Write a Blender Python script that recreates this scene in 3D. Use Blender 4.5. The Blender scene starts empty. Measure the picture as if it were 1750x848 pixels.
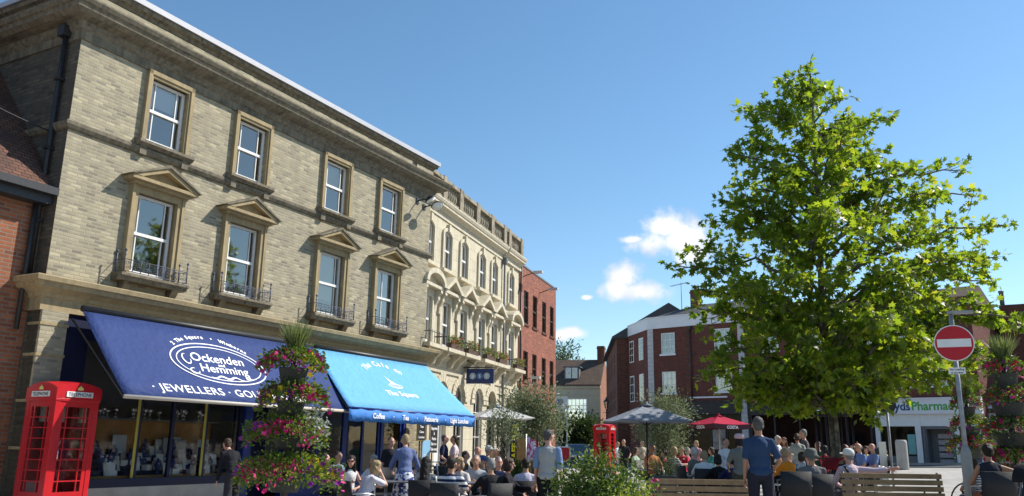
import bpy, bmesh, math, random
import numpy as np
from mathutils import Vector, Matrix, Quaternion
R_ = math.radians
random.seed(7); RNG = np.random.default_rng(7)
sc = bpy.context.scene
col = sc.collection
# ------------------------------------------------------------------ camera
EYE = 1.35
cam_d = bpy.data.cameras.new('camera'); cam = bpy.data.objects.new('camera', cam_d); col.objects.link(cam)
cam_d.sensor_width = 36; cam_d.lens = 36*1407/1750; cam_d.clip_end = 3000; cam_d.clip_start = 0.1
PIT, ROL = R_(13.47), R_(-.92)
_f = Vector((0, math.cos(PIT), math.sin(PIT))); _u = Vector((0, -math.sin(PIT), math.cos(PIT)))
_r = Vector((1, 0, 0))*math.cos(ROL) - _u*math.sin(ROL); _u = _r.cross(_f)
cam.matrix_world = Matrix(((_r.x, _u.x, -_f.x, 0), (_r.y, _u.y, -_f.y, 0), (_r.z, _u.z, -_f.z, EYE), (0, 0, 0, 1)))
sc.camera = cam
def ray(px, py):
    return _f + _r*((px-875)/1407) - _u*((py-424)/1407)
def at(px, py, Y):
    """world point seen at photo pixel (px,py), Y metres ahead"""
    v = ray(px, py); return Vector((0, 0, EYE)) + v*(Y/v.y)
# ------------------------------------------------------------------ sun, sky, exposure
SUN_AZ, SUN_EL = 71.0, 43.0
sd = Vector((math.sin(R_(SUN_AZ))*math.cos(R_(SUN_EL)), math.cos(R_(SUN_AZ))*math.cos(R_(SUN_EL)), math.sin(R_(SUN_EL))))
L = bpy.data.lights.new('sun', 'SUN'); L.energy = 5.0; L.angle = R_(.53); L.color = (1, .945, .86)
sun = bpy.data.objects.new('sun', L); col.objects.link(sun); sun.rotation_euler = sd.to_track_quat('Z', 'Y').to_euler()
sc.view_settings.view_transform = 'Standard'; sc.view_settings.look = 'None'
sc.view_settings.exposure = 0.38; sc.view_settings.gamma = 1.0
W = bpy.data.worlds.new('World'); sc.world = W; W.use_nodes = True
nt = W.node_tree; nt.nodes.clear()
def N(t, nt_, **k):
    n = nt_.nodes.new(t)
    for a, b in k.items():
        if a.startswith('i_'):
            n.inputs[a[2:].replace('_', ' ')].default_value = b
        else: setattr(n, a, b)
    return n
def mth(nt_, op, a, b=None, c=None, clamp=False):
    n = nt_.nodes.new('ShaderNodeMath'); n.operation = op; n.use_clamp = clamp
    for i, v in enumerate((a, b, c)):
        if v is None: continue
        if isinstance(v, (int, float)): n.inputs[i].default_value = v
        else: nt_.links.new(v, n.inputs[i])
    return n.outputs[0]
sky = N('ShaderNodeTexSky', nt, sky_type='NISHITA', sun_disc=False, sun_elevation=R_(SUN_EL), sun_rotation=R_(SUN_AZ),
        altitude=50, air_density=1.0, dust_density=.15, ozone_density=2.2)
geo = N('ShaderNodeNewGeometry', nt)
tc = N('ShaderNodeTexCoord', nt)
nz = N('ShaderNodeTexNoise', nt); nz.inputs['Scale'].default_value = 34; nz.inputs['Detail'].default_value = 7; nz.inputs['Roughness'].default_value = .58
nt.links.new(tc.outputs['Generated'], nz.inputs['Vector'])
nz2 = N('ShaderNodeTexNoise', nt); nz2.inputs['Scale'].default_value = 13; nz2.inputs['Detail'].default_value = 4
nt.links.new(tc.outputs['Generated'], nz2.inputs['Vector'])
blobs = [(1138, 386, 50, 34), (1170, 410, 60, 38), (1114, 412, 46, 24), (1085, 409, 36, 9), (1185, 432, 44, 24),
         (1066, 474, 38, 28), (1100, 497, 54, 23), (1056, 492, 32, 24), (976, 569, 34, 13), (958, 572, 20, 14), (1001, 508, 11, 5)]
dens = None; under = None
for (bx, by, ba, bb) in blobs:
    c = ray(bx, by).normalized(); rt = c.cross(Vector((0, 0, 1))).normalized(); up = rt.cross(c)
    def dot(v):
        n = nt.nodes.new('ShaderNodeVectorMath'); n.operation = 'DOT_PRODUCT'; n.inputs[1].default_value = v
        nt.links.new(tc.outputs['Generated'], n.inputs[0]); return n.outputs['Value']
    k = 1/1407.0*c.dot(_f)
    uu = mth(nt, 'MULTIPLY', dot(rt), 1/(ba*k)); vv = mth(nt, 'MULTIPLY', dot(up), 1/(bb*k))
    r2 = mth(nt, 'SQRT', mth(nt, 'ADD', mth(nt, 'MULTIPLY', uu, uu), mth(nt, 'MULTIPLY', vv, vv)))
    front = mth(nt, 'GREATER_THAN', dot(c), .5)
    d = mth(nt, 'MULTIPLY', mth(nt, 'SUBTRACT', 1.25, r2, clamp=True), front)
    dens = d if dens is None else mth(nt, 'MAXIMUM', dens, d)
nn = mth(nt, 'MULTIPLY', mth(nt, 'SUBTRACT', nz.outputs['Fac'], .5), 2.3)
dd = mth(nt, 'ADD', dens, nn)
mask = N('ShaderNodeMapRange', nt, interpolation_type='SMOOTHSTEP'); mask.inputs[1].default_value = .14; mask.inputs[2].default_value = .95
nt.links.new(dd, mask.inputs[0])
mk = mth(nt, 'MULTIPLY', mask.outputs[0], mth(nt, 'GREATER_THAN', dens, .01))
thick = mth(nt, 'ADD', mth(nt, 'MULTIPLY', dens, .35), mth(nt, 'MULTIPLY', nz2.outputs['Fac'], 1.1), clamp=True)
cr = N('ShaderNodeValToRGB', nt); cr.color_ramp.elements[0].position = .50; cr.color_ramp.elements[0].color = (5.0, 5.9, 7.4, 1)
cr.color_ramp.elements[1].position = .92; cr.color_ramp.elements[1].color = (9.4, 9.5, 9.7, 1)
nt.links.new(thick, cr.inputs[0])
mix = N('ShaderNodeMix', nt, data_type='RGBA'); nt.links.new(mk, mix.inputs['Factor'])
hs = N('ShaderNodeHueSaturation', nt); hs.inputs['Hue'].default_value = .493; hs.inputs['Saturation'].default_value = 1.12; hs.inputs['Value'].default_value = 1.48; nt.links.new(sky.outputs[0], hs.inputs['Color']); nt.links.new(hs.outputs[0], mix.inputs['A']); nt.links.new(cr.outputs[0], mix.inputs['B'])
bg = N('ShaderNodeBackground', nt); bg.inputs[1].default_value = .088
nt.links.new(mix.outputs['Result'], bg.inputs[0]); wo = N('ShaderNodeOutputWorld', nt); nt.links.new(bg.outputs[0], wo.inputs[0])
# ------------------------------------------------------------------ materials
MATS = {}
def new_mat(name):
    m = bpy.data.materials.new(name); m.use_nodes = True; m.node_tree.nodes.clear()
    o = N('ShaderNodeOutputMaterial', m.node_tree); return m, m.node_tree, o
def principled(t, o, rough=.7, spec=.5, metal=0.):
    b = N('ShaderNodeBsdfPrincipled', t); b.inputs['Roughness'].default_value = rough
    b.inputs['Specular IOR Level'].default_value = spec; b.inputs['Metallic'].default_value = metal
    t.links.new(b.outputs[0], o.inputs[0]); return b
def c4(c): return (c[0], c[1], c[2], 1)
def plain(name, c, rough=.7, var=.18, scale=6., spec=.4, metal=0., bump=.15, coord='Object', c2=None):
    """a colour with procedural mottling and fine bump"""
    if name in MATS: return MATS[name]
    m, t, o = new_mat(name); b = principled(t, o, rough, spec, metal)
    tcn = N('ShaderNodeTexCoord', t); n = N('ShaderNodeTexNoise', t); n.inputs['Scale'].default_value = scale
    n.inputs['Detail'].default_value = 6; n.inputs['Roughness'].default_value = .65
    t.links.new(tcn.outputs[coord], n.inputs['Vector'])
    r = N('ShaderNodeValToRGB', t); r.color_ramp.elements[0].position = .3; r.color_ramp.elements[1].position = .72
    lo = c2 if c2 else tuple(x*(1-var) for x in c)
    r.color_ramp.elements[0].color = c4(lo); r.color_ramp.elements[1].color = c4(tuple(min(1, x*(1+var*.6)) for x in c))
    t.links.new(n.outputs['Fac'], r.inputs[0]); t.links.new(r.outputs[0], b.inputs['Base Color'])
    if bump:
        bp = N('ShaderNodeBump', t); bp.inputs['Strength'].default_value = bump; bp.inputs['Distance'].default_value = .01
        n2 = N('ShaderNodeTexNoise', t); n2.inputs['Scale'].default_value = scale*7; n2.inputs['Detail'].default_value = 3
        t.links.new(tcn.outputs[coord], n2.inputs['Vector'])
        t.links.new(n2.outputs['Fac'], bp.inputs['Height']); t.links.new(bp.outputs[0], b.inputs['Normal'])
    MATS[name] = m; return m
def brick(name, ca, cb, mortar, dark, w=.23, h=.075, ms=.012, dirt=.35, rough=.85, bump=.5, big=.6):
    """brick wall: per-brick colour, mortar joints, broad weathering"""
    m, t, o = new_mat(name); b = principled(t, o, rough, .25)
    uv = N('ShaderNodeUVMap', t)
    br = N('ShaderNodeTexBrick', t); br.inputs['Scale'].default_value = 1; br.inputs['Brick Width'].default_value = w
    br.inputs['Row Height'].default_value = h; br.inputs['Mortar Size'].default_value = ms; br.inputs['Mortar Smooth'].default_value = .3
    br.inputs['Bias'].default_value = 0; br.inputs['Color1'].default_value = c4(ca); br.inputs['Color2'].default_value = c4(cb)
    br.inputs['Mortar'].default_value = c4(mortar)
    wn = N('ShaderNodeTexNoise', t); wn.inputs['Scale'].default_value = 2.2; wn.inputs['Detail'].default_value = 3
    t.links.new(uv.outputs[0], wn.inputs['Vector'])
    wv = N('ShaderNodeVectorMath', t, operation='MULTIPLY_ADD'); wv.inputs[1].default_value = (.006, .006, 0)
    t.links.new(wn.outputs['Color'], wv.inputs[0]); t.links.new(uv.outputs[0], wv.inputs[2])
    t.links.new(wv.outputs[0], br.inputs['Vector'])
    # per-brick speckle (cells about brick size)
    sx_ = N('ShaderNodeSeparateXYZ', t); t.links.new(wv.outputs[0], sx_.inputs[0])
    row = mth(t, 'FLOOR', mth(t, 'DIVIDE', sx_.outputs[1], h)); even = mth(t, 'SUBTRACT', 1., mth(t, 'ABSOLUTE', mth(t, 'MODULO', row, 2.)))
    cl_ = mth(t, 'FLOOR', mth(t, 'ADD', mth(t, 'DIVIDE', sx_.outputs[0], w), mth(t, 'MULTIPLY', even, .5)))
    cb_ = N('ShaderNodeCombineXYZ', t); t.links.new(cl_, cb_.inputs[0]); t.links.new(row, cb_.inputs[1])
    wh = N('ShaderNodeTexWhiteNoise', t); wh.noise_dimensions = '2D'; t.links.new(cb_.outputs[0], wh.inputs['Vector'])
    rp = N('ShaderNodeValToRGB', t); els = rp.color_ramp.elements
    while len(els) < 5: els.new(.5)
    lt = tuple(min(1, x*1.25) for x in ca); dk = tuple((x+y)/2 for x, y in zip(dark, cb))
    for i_, (p_, c_) in enumerate([(0, dk), (.16, cb), (.45, tuple((x+y)/2 for x, y in zip(ca, cb))), (.8, ca), (1, lt)]): els[i_].position = p_; els[i_].color = c4(c_)
    t.links.new(wh.outputs['Value'], rp.inputs[0])
    mx = N('ShaderNodeMix', t, data_type='RGBA'); t.links.new(br.outputs['Fac'], mx.inputs['Factor']); t.links.new(rp.outputs[0], mx.inputs['A'])
    mx.inputs['B'].default_value = c4(mortar)
    n = N('ShaderNodeTexNoise', t); n.inputs['Scale'].default_value = big; n.inputs['Detail'].default_value = 7; n.inputs['Roughness'].default_value = .7
    t.links.new(uv.outputs[0], n.inputs['Vector'])
    mr = N('ShaderNodeMapRange', t); mr.inputs[1].default_value = .42; mr.inputs[2].default_value = .72; mr.inputs[4].default_value = dirt
    sv = N('ShaderNodeVectorMath', t, operation='MULTIPLY'); sv.inputs[1].default_value = (5, .45, 1); t.links.new(uv.outputs[0], sv.inputs[0])
    ns = N('ShaderNodeTexNoise', t); ns.inputs['Scale'].default_value = 1; ns.inputs['Detail'].default_value = 5; t.links.new(sv.outputs[0], ns.inputs['Vector'])
    t.links.new(mth(t, 'ADD', mth(t, 'MULTIPLY', n.outputs['Fac'], .6), mth(t, 'MULTIPLY', ns.outputs['Fac'], .42)), mr.inputs[0])
    m2 = N('ShaderNodeMix', t, data_type='RGBA'); t.links.new(mr.outputs[0], m2.inputs['Factor']); t.links.new(mx.outputs['Result'], m2.inputs['A'])
    m2.inputs['B'].default_value = c4(dark); t.links.new(m2.outputs['Result'], b.inputs['Base Color'])
    bp = N('ShaderNodeBump', t); bp.inputs['Strength'].default_value = bump; bp.inputs['Distance'].default_value = .01
    iv = mth(t, 'SUBTRACT', 1.0, br.outputs['Fac']); t.links.new(iv, bp.inputs['Height']); t.links.new(bp.outputs[0], b.inputs['Normal'])
    MATS[name] = m; return m
def stone(name, c, dirtc, scale=1.2, dirt=.7, rough=.8, joints=None):
    """weathered stone: grime patches, streaks running down, optional ashlar joints"""
    m, t, o = new_mat(name); b = principled(t, o, rough, .25)
    uv = N('ShaderNodeUVMap', t)
    n = N('ShaderNodeTexNoise', t); n.inputs['Scale'].default_value = scale*3; n.inputs['Detail'].default_value = 8; n.inputs['Roughness'].default_value = .7
    t.links.new(uv.outputs[0], n.inputs['Vector'])
    st = N('ShaderNodeVectorMath', t, operation='MULTIPLY'); st.inputs[1].default_value = (9, .7, 1); t.links.new(uv.outputs[0], st.inputs[0])
    n2 = N('ShaderNodeTexNoise', t); n2.inputs['Scale'].default_value = scale; n2.inputs['Detail'].default_value = 5; t.links.new(st.outputs[0], n2.inputs['Vector'])
    s = mth(t, 'ADD', mth(t, 'MULTIPLY', n.outputs['Fac'], .55), mth(t, 'MULTIPLY', n2.outputs['Fac'], .45))
    mr = N('ShaderNodeMapRange', t); mr.inputs[1].default_value = .42; mr.inputs[2].default_value = .66; mr.inputs[4].default_value = dirt
    t.links.new(s, mr.inputs[0])
    base = None
    if joints:
        br = N('ShaderNodeTexBrick', t); br.inputs['Scale'].default_value = 1; br.inputs['Brick Width'].default_value = joints[0]
        br.inputs['Row Height'].default_value = joints[1]; br.inputs['Mortar Size'].default_value = joints[2]; br.inputs['Color1'].default_value = c4(c)
        br.inputs['Color2'].default_value = c4(tuple(x*.88 for x in c)); br.inputs['Mortar'].default_value = c4(tuple(x*.45 for x in c))
        t.links.new(uv.outputs[0], br.inputs['Vector']); base = br.outputs['Color']
    mx = N('ShaderNodeMix', t, data_type='RGBA'); t.links.new(mr.outputs[0], mx.inputs['Factor'])
    if base: t.links.new(base, mx.inputs['A'])
    else: mx.inputs['A'].default_value = c4(c)
    mx.inputs['B'].default_value = c4(dirtc); t.links.new(mx.outputs['Result'], b.inputs['Base Color'])
    bp = N('ShaderNodeBump', t); bp.inputs['Strength'].default_value = .3; bp.inputs['Distance'].default_value = .02
    t.links.new(n.outputs['Fac'], bp.inputs['Height']); t.links.new(bp.outputs[0], b.inputs['Normal'])
    MATS[name] = m; return m
def glass(name, tint=(.75, .8, .85), refl=.12):
    m, t, o = new_mat(name)
    tr = N('ShaderNodeBsdfTransparent', t); tr.inputs[0].default_value = c4(tint)
    gl = N('ShaderNodeBsdfGlossy', t); gl.inputs['Roughness'].default_value = .03; gl.inputs[0].default_value = (1., .93, .82, 1)
    fr = N('ShaderNodeFresnel', t); fr.inputs[0].default_value = 1.5
    # old glass: slight waviness
    tcn = N('ShaderNodeTexCoord', t); n = N('ShaderNodeTexNoise', t); n.inputs['Scale'].default_value = 2.5; t.links.new(tcn.outputs['Object'], n.inputs['Vector'])
    bp = N('ShaderNodeBump', t); bp.inputs['Strength'].default_value = .03; bp.inputs['Distance'].default_value = .02; t.links.new(n.outputs['Fac'], bp.inputs['Height'])
    t.links.new(bp.outputs[0], gl.inputs['Normal'])
    f = mth(t, 'ADD', fr.outputs[0], refl, clamp=True)
    mx = N('ShaderNodeMixShader', t); t.links.new(f, mx.inputs[0]); t.links.new(tr.outputs[0], mx.inputs[1]); t.links.new(gl.outputs[0], mx.inputs[2])
    t.links.new(mx.outputs[0], o.inputs[0]); MATS[name] = m; return m
def leafmat(name, ramp, trans=.45, tcol=None, rough=.45, spec=.4):
    """leaf: colour varies leaf by leaf (mesh attribute rnd), light passes through"""
    m, t, o = new_mat(name); b = N('ShaderNodeBsdfPrincipled', t); b.inputs['Roughness'].default_value = rough
    b.inputs['Specular IOR Level'].default_value = spec
    a = N('ShaderNodeAttribute', t); a.attribute_name = 'rnd'
    r = N('ShaderNodeValToRGB', t); els = r.color_ramp.elements
    while len(els) < len(ramp): els.new(.5)
    for i, (p, c) in enumerate(ramp): els[i].position = p; els[i].color = c4(c)
    t.links.new(a.outputs['Fac'], r.inputs[0]); t.links.new(r.outputs[0], b.inputs['Base Color'])
    tl = N('ShaderNodeBsdfTranslucent', t)
    g = N('ShaderNodeMix', t, data_type='RGBA', blend_type='MULTIPLY'); g.inputs['Factor'].default_value = 1
    t.links.new(r.outputs[0], g.inputs['A']); g.inputs['B'].default_value = c4(tcol or (2.2, 2.1, .8)); t.links.new(g.outputs['Result'], tl.inputs[0])
    mx = N('ShaderNodeMixShader', t); mx.inputs[0].default_value = trans; t.links.new(b.outputs[0], mx.inputs[1]); t.links.new(tl.outputs[0], mx.inputs[2])
    t.links.new(mx.outputs[0], o.inputs[0]); MATS[name] = m; return m
def cloth(name, c, rough=.85, trans=0.):
    if name in MATS: return MATS[name]
    m, t, o = new_mat(name); b = N('ShaderNodeBsdfPrincipled', t); b.inputs['Roughness'].default_value = rough; b.inputs['Specular IOR Level'].default_value = .2
    tcn = N('ShaderNodeTexCoord', t); n = N('ShaderNodeTexNoise', t); n.inputs['Scale'].default_value = 5; n.inputs['Detail'].default_value = 5
    t.links.new(tcn.outputs['Object'], n.inputs['Vector'])
    r = N('ShaderNodeValToRGB', t); r.color_ramp.elements[0].color = c4(tuple(x*.86 for x in c)); r.color_ramp.elements[1].color = c4(tuple(min(1, x*1.06) for x in c))
    t.links.new(n.outputs['Fac'], r.inputs[0]); t.links.new(r.outputs[0], b.inputs['Base Color'])
    bp = N('ShaderNodeBump', t); bp.inputs['Strength'].default_value = .6; bp.inputs['Distance'].default_value = .04
    n2 = N('ShaderNodeTexNoise', t); n2.inputs['Scale'].default_value = 9; n2.inputs['Detail'].default_value = 2; t.links.new(tcn.outputs['Object'], n2.inputs['Vector'])
    t.links.new(n2.outputs['Fac'], bp.inputs['Height']); t.links.new(bp.outputs[0], b.inputs['Normal'])
    if trans:
        tl = N('ShaderNodeBsdfTranslucent', t); t.links.new(r.outputs[0], tl.inputs[0])
        mx = N('ShaderNodeMixShader', t); mx.inputs[0].default_value = trans; t.links.new(b.outputs[0], mx.inputs[1]); t.links.new(tl.outputs[0], mx.inputs[2])
        t.links.new(mx.outputs[0], o.inputs[0])
    else: t.links.new(b.outputs[0], o.inputs[0])
    MATS[name] = m; return m
def banded(name, c1, c2, freq=18, axis=2, blotch=False):
    """striped or blotched cloth"""
    if name in MATS: return MATS[name]
    m, t, o = new_mat(name); b = principled(t, o, .85, .2); tcn = N('ShaderNodeTexCoord', t)
    if blotch:
        n = N('ShaderNodeTexNoise', t); n.inputs['Scale'].default_value = freq; t.links.new(tcn.outputs['Object'], n.inputs['Vector']); f = mth(t, 'GREATER_THAN', n.outputs['Fac'], .5)
    else:
        s = N('ShaderNodeSeparateXYZ', t); t.links.new(tcn.outputs['Object'], s.inputs[0])
        f = mth(t, 'GREATER_THAN', mth(t, 'FRACT', mth(t, 'MULTIPLY', s.outputs[axis], freq)), .5)
    mx = N('ShaderNodeMix', t, data_type='RGBA'); t.links.new(f, mx.inputs['Factor']); mx.inputs['A'].default_value = c4(c1); mx.inputs['B'].default_value = c4(c2)
    t.links.new(mx.outputs['Result'], b.inputs['Base Color']); MATS[name] = m; return m
def tiles(name, ca, cb, w=.17, h=.1):
    m, t, o = new_mat(name); b = principled(t, o, .85, .2); uv = N('ShaderNodeUVMap', t)
    br = N('ShaderNodeTexBrick', t); br.inputs['Scale'].default_value = 1; br.inputs['Brick Width'].default_value = w; br.inputs['Row Height'].default_value = h
    br.inputs['Mortar Size'].default_value = .008; br.inputs['Color1'].default_value = c4(ca); br.inputs['Color2'].default_value = c4(cb)
    br.inputs['Mortar'].default_value = c4(tuple(x*.25 for x in ca)); t.links.new(uv.outputs[0], br.inputs['Vector'])
    n = N('ShaderNodeTexNoise', t); n.inputs['Scale'].default_value = 1.5; n.inputs['Detail'].default_value = 8; t.links.new(uv.outputs[0], n.inputs['Vector'])
    mr = N('ShaderNodeMapRange', t); mr.inputs[1].default_value = .45; mr.inputs[2].default_value = .7; mr.inputs[4].default_value = .6; t.links.new(n.outputs['Fac'], mr.inputs[0])
    mx = N('ShaderNodeMix', t, data_type='RGBA'); t.links.new(mr.outputs[0], mx.inputs['Factor']); t.links.new(br.outputs['Color'], mx.inputs['A']); mx.inputs['B'].default_value = c4(tuple(x*.45+.02 for x in cb))
    t.links.new(mx.outputs['Result'], b.inputs['Base Color'])
    bp = N('ShaderNodeBump', t); bp.inputs['Strength'].default_value = .8; bp.inputs['Distance'].default_value = .02
    t.links.new(mth(t, 'SUBTRACT', 1., br.outputs['Fac']), bp.inputs['Height']); t.links.new(bp.outputs[0], b.inputs['Normal']); MATS[name] = m; return m
brick('stock_brick', (.40, .345, .22), (.29, .25, .165), (.35, .32, .25), (.14, .12, .09), w=.21, h=.068, dirt=.34, ms=.012, big=.9)
brick('stock_brick_dark', (.15, .12, .085), (.11, .09, .07), (.10, .09, .075), (.055, .048, .04), dirt=.6)  # grimy side wall brick, its shade also darkened into the colour
brick('orange_brick', (.34, .115, .05), (.26, .085, .042), (.24, .19, .14), (.12, .055, .04), dirt=.5)
brick('red_brick', (.32, .105, .062), (.25, .08, .05), (.24, .16, .12), (.14, .06, .05), dirt=.45, ms=.008)
brick('dark_red_brick', (.175, .052, .036), (.135, .042, .032), (.12, .075, .06), (.07, .032, .028), dirt=.5, ms=.008)
brick('brown_brick', (.17, .062, .038), (.13, .05, .034), (.11, .07, .055), (.06, .03, .026), dirt=.5, ms=.008)
stone('bath_stone', (.38, .295, .16), (.19, .155, .10), dirt=.75)
stone('cornice_stone', (.23, .195, .135), (.055, .05, .042), dirt=.95)
stone('bank_stone', (.60, .54, .40), (.38, .33, .23), dirt=.55, joints=(.9, .38, .006))
stone('bank_trim', (.61, .55, .42), (.30, .26, .17), dirt=.6)
stone('balustrade_stone', (.36, .31, .22), (.07, .06, .05), dirt=.95)
stone('painted_render', (.62, .60, .55), (.45, .43, .38), dirt=.4)
stone('pilaster_paint', (.56, .55, .54), (.40, .39, .38), dirt=.5, joints=(.62, .3, .012))
tiles('clay_tiles', (.17, .085, .058), (.11, .06, .045)); tiles('brown_tiles', (.17, .115, .085), (.11, .08, .06)); tiles('slate_tiles', (.12, .12, .125), (.09, .09, .095))
glass('window_glass', (.72, .76, .80), .20); glass('shop_glass', (.93, .94, .94), .0); glass('dark_glass', (.22, .23, .24), -.032); glass('box_glass', (.8, .84, .84), .06)
plain('white_paint', (.78, .78, .76), .45, .06, 3); plain('white_fascia', (.72, .72, .74), .5, .08, 1.5); plain('iron', (.025, .026, .035), .5, .3, 12)
plain('iron_blue', (.10, .11, .15), .5, .3, 12); plain('blue_paint', (.012, .035, .20), .4, .2, 5); plain('navy_paint', (.012, .016, .05), .4, .2, 5)
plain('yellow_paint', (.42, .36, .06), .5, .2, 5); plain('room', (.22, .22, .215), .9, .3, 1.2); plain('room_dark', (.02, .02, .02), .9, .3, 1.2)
plain('blind', (.74, .72, .66), .8, .05, 3); plain('cream_blind', (.62, .54, .34), .8, .05, 3); plain('lead', (.15, .155, .165), .6, .3, 4)
plain('lead_white', (.46, .46, .49), .5, .1, 2); plain('dark_metal', (.03, .03, .032), .45, .3, 15); plain('phone_red', (.52, .012, .018), .32, .12, 4, spec=.5, bump=.05)
plain('sign_white', (.80, .80, .76), .5, .08, 4); plain('letter_dark', (.04, .04, .045), .6, 0, 4); plain('gold', (.75, .58, .18), .4, .2, 9)
plain('letter_white', (.88, .88, .90), .7, .03, 4); plain('shop_wood', (.42, .22, .07), .5, .3, 4); plain('plinth', (.42, .40, .36), .8, .2, 3)
# ------------------------------------------------------------------ mesh helper
class MB:
    def __init__(s): s.v = []; s.f = []; s.m = []; s.sm = []
    def add(s, vs, fs, mi=0, smooth=False):
        b = len(s.v); s.v += [tuple(p) for p in vs]
        for f in fs: s.f.append([b+i for i in f]); s.m.append(mi); s.sm.append(smooth)
        return s
    def box(s, x0, x1, y0, y1, z0, z1, mi=0):
        return s.add([(x0, y0, z0), (x1, y0, z0), (x1, y1, z0), (x0, y1, z0), (x0, y0, z1), (x1, y0, z1), (x1, y1, z1), (x0, y1, z1)],
                     [(0, 3, 2, 1), (4, 5, 6, 7), (0, 1, 5, 4), (1, 2, 6, 5), (2, 3, 7, 6), (3, 0, 4, 7)], mi)
    def prof(s, poly, x0, x1, mi=0, caps=True):
        """polygon of (y,z) swept from x0 to x1"""
        n = len(poly); vs = [(x0, y, z) for y, z in poly]+[(x1, y, z) for y, z in poly]
        fs = [(i, (i+1) % n, n+(i+1) % n, n+i) for i in range(n)]
        if caps: fs += [tuple(range(n-1, -1, -1)), tuple(range(n, 2*n))]
        return s.add(vs, fs, mi)
    def prism(s, poly, y0, y1, mi=0, smooth=False):
        """polygon of (x,z) swept from y0 to y1"""
        n = len(poly); vs = [(x, y0, z) for x, z in poly]+[(x, y1, z) for x, z in poly]
        fs = [tuple(range(n)), tuple(range(2*n-1, n-1, -1))]+[(i, n+i, n+(i+1) % n, (i+1) % n) for i in range(n)]
        return s.add(vs, fs, mi, smooth)
    def slab(s, poly, z0, z1, mi=0):
        n = len(poly); vs = [(x, y, z0) for x, y in poly]+[(x, y, z1) for x, y in poly]
        return s.add(vs, [tuple(range(n-1, -1, -1)), tuple(range(n, 2*n))]+[(i, (i+1) % n, n+(i+1) % n, n+i) for i in range(n)], mi)
    def quad(s, a, b, c, d, mi=0): return s.add([a, b, c, d], [(0, 1, 2, 3)], mi)
    def tube(s, pts, r, n=8, mi=0, caps=True, smooth=True):
        pts = [Vector(p) for p in pts]; rs = r if isinstance(r, (list, tuple)) else [r]*len(pts)
        ring = []; b = len(s.v); prev = None
        for i, p in enumerate(pts):
            d = (pts[min(i+1, len(pts)-1)]-pts[max(i-1, 0)]).normalized()
            if prev is None:
                a = Vector((0, 0, 1)) if abs(d.z) < .9 else Vector((1, 0, 0)); x = d.cross(a).normalized()
            else:
                x = (prev-d*prev.dot(d)).normalized()
            prev = x; y = d.cross(x)
            for k in range(n):
                t = 2*math.pi*k/n; s.v.append(tuple(p+(x*math.cos(t)+y*math.sin(t))*rs[i]))
        for i in range(len(pts)-1):
            for k in range(n):
                a0 = b+i*n+k; a1 = b+i*n+(k+1) % n; s.f.append([a0, a1, a1+n, a0+n]); s.m.append(mi); s.sm.append(smooth)
        if caps:
            s.f.append([b+k for k in range(n-1, -1, -1)]); s.m.append(mi); s.sm.append(False)
            e = b+(len(pts)-1)*n; s.f.append([e+k for k in range(n)]); s.m.append(mi); s.sm.append(False)
        return s
    def lathe(s, prof, c=(0, 0, 0), n=16, mi=0, smooth=True):
        """prof: (r,z) from bottom to top round the vertical through c"""
        return s.tube([(c[0], c[1], c[2]+z) for r, z in prof], 1, n, mi) if False else s._lathe(prof, c, n, mi, smooth)
    def _lathe(s, prof, c, n, mi, smooth):
        b = len(s.v)
        for r, z in prof:
            for k in range(n):
                t = 2*math.pi*k/n; s.v.append((c[0]+r*math.cos(t), c[1]+r*math.sin(t), c[2]+z))
        for i in range(len(prof)-1):
            for k in range(n):
                a0 = b+i*n+k; a1 = b+i*n+(k+1) % n; s.f.append([a0, a1, a1+n, a0+n]); s.m.append(mi); s.sm.append(smooth)
        s.f.append([b+k for k in range(n-1, -1, -1)]); s.m.append(mi); s.sm.append(False)
        e = b+(len(prof)-1)*n; s.f.append([e+k for k in range(n)]); s.m.append(mi); s.sm.append(False)
        return s
    def ball(s, c, r, seg=10, rings=7, mi=0):
        rx, ry, rz = r if isinstance(r, (tuple, list)) else (r, r, r); b = len(s.v); vs = [(c[0], c[1], c[2]-rz)]
        for i in range(1, rings):
            ph = -math.pi/2+math.pi*i/rings
            for k in range(seg):
                t = 2*math.pi*k/seg; vs.append((c[0]+rx*math.cos(ph)*math.cos(t), c[1]+ry*math.cos(ph)*math.sin(t), c[2]+rz*math.sin(ph)))
        vs.append((c[0], c[1], c[2]+rz)); fs = []
        for k in range(seg): fs.append((0, 1+(k+1) % seg, 1+k))
        for i in range(rings-2):
            for k in range(seg):
                a = 1+i*seg+k; a2 = 1+i*seg+(k+1) % seg; fs.append((a, a2, a2+seg, a+seg))
        l = len(vs)-1
        for k in range(seg): fs.append((l, 1+(rings-2)*seg+k, 1+(rings-2)*seg+(k+1) % seg))
        return s.add(vs, fs, mi, True)
    def xf(s, M, start=0):
        for i in range(start, len(s.v)): s.v[i] = tuple(M @ Vector(s.v[i]))
        return s
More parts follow.
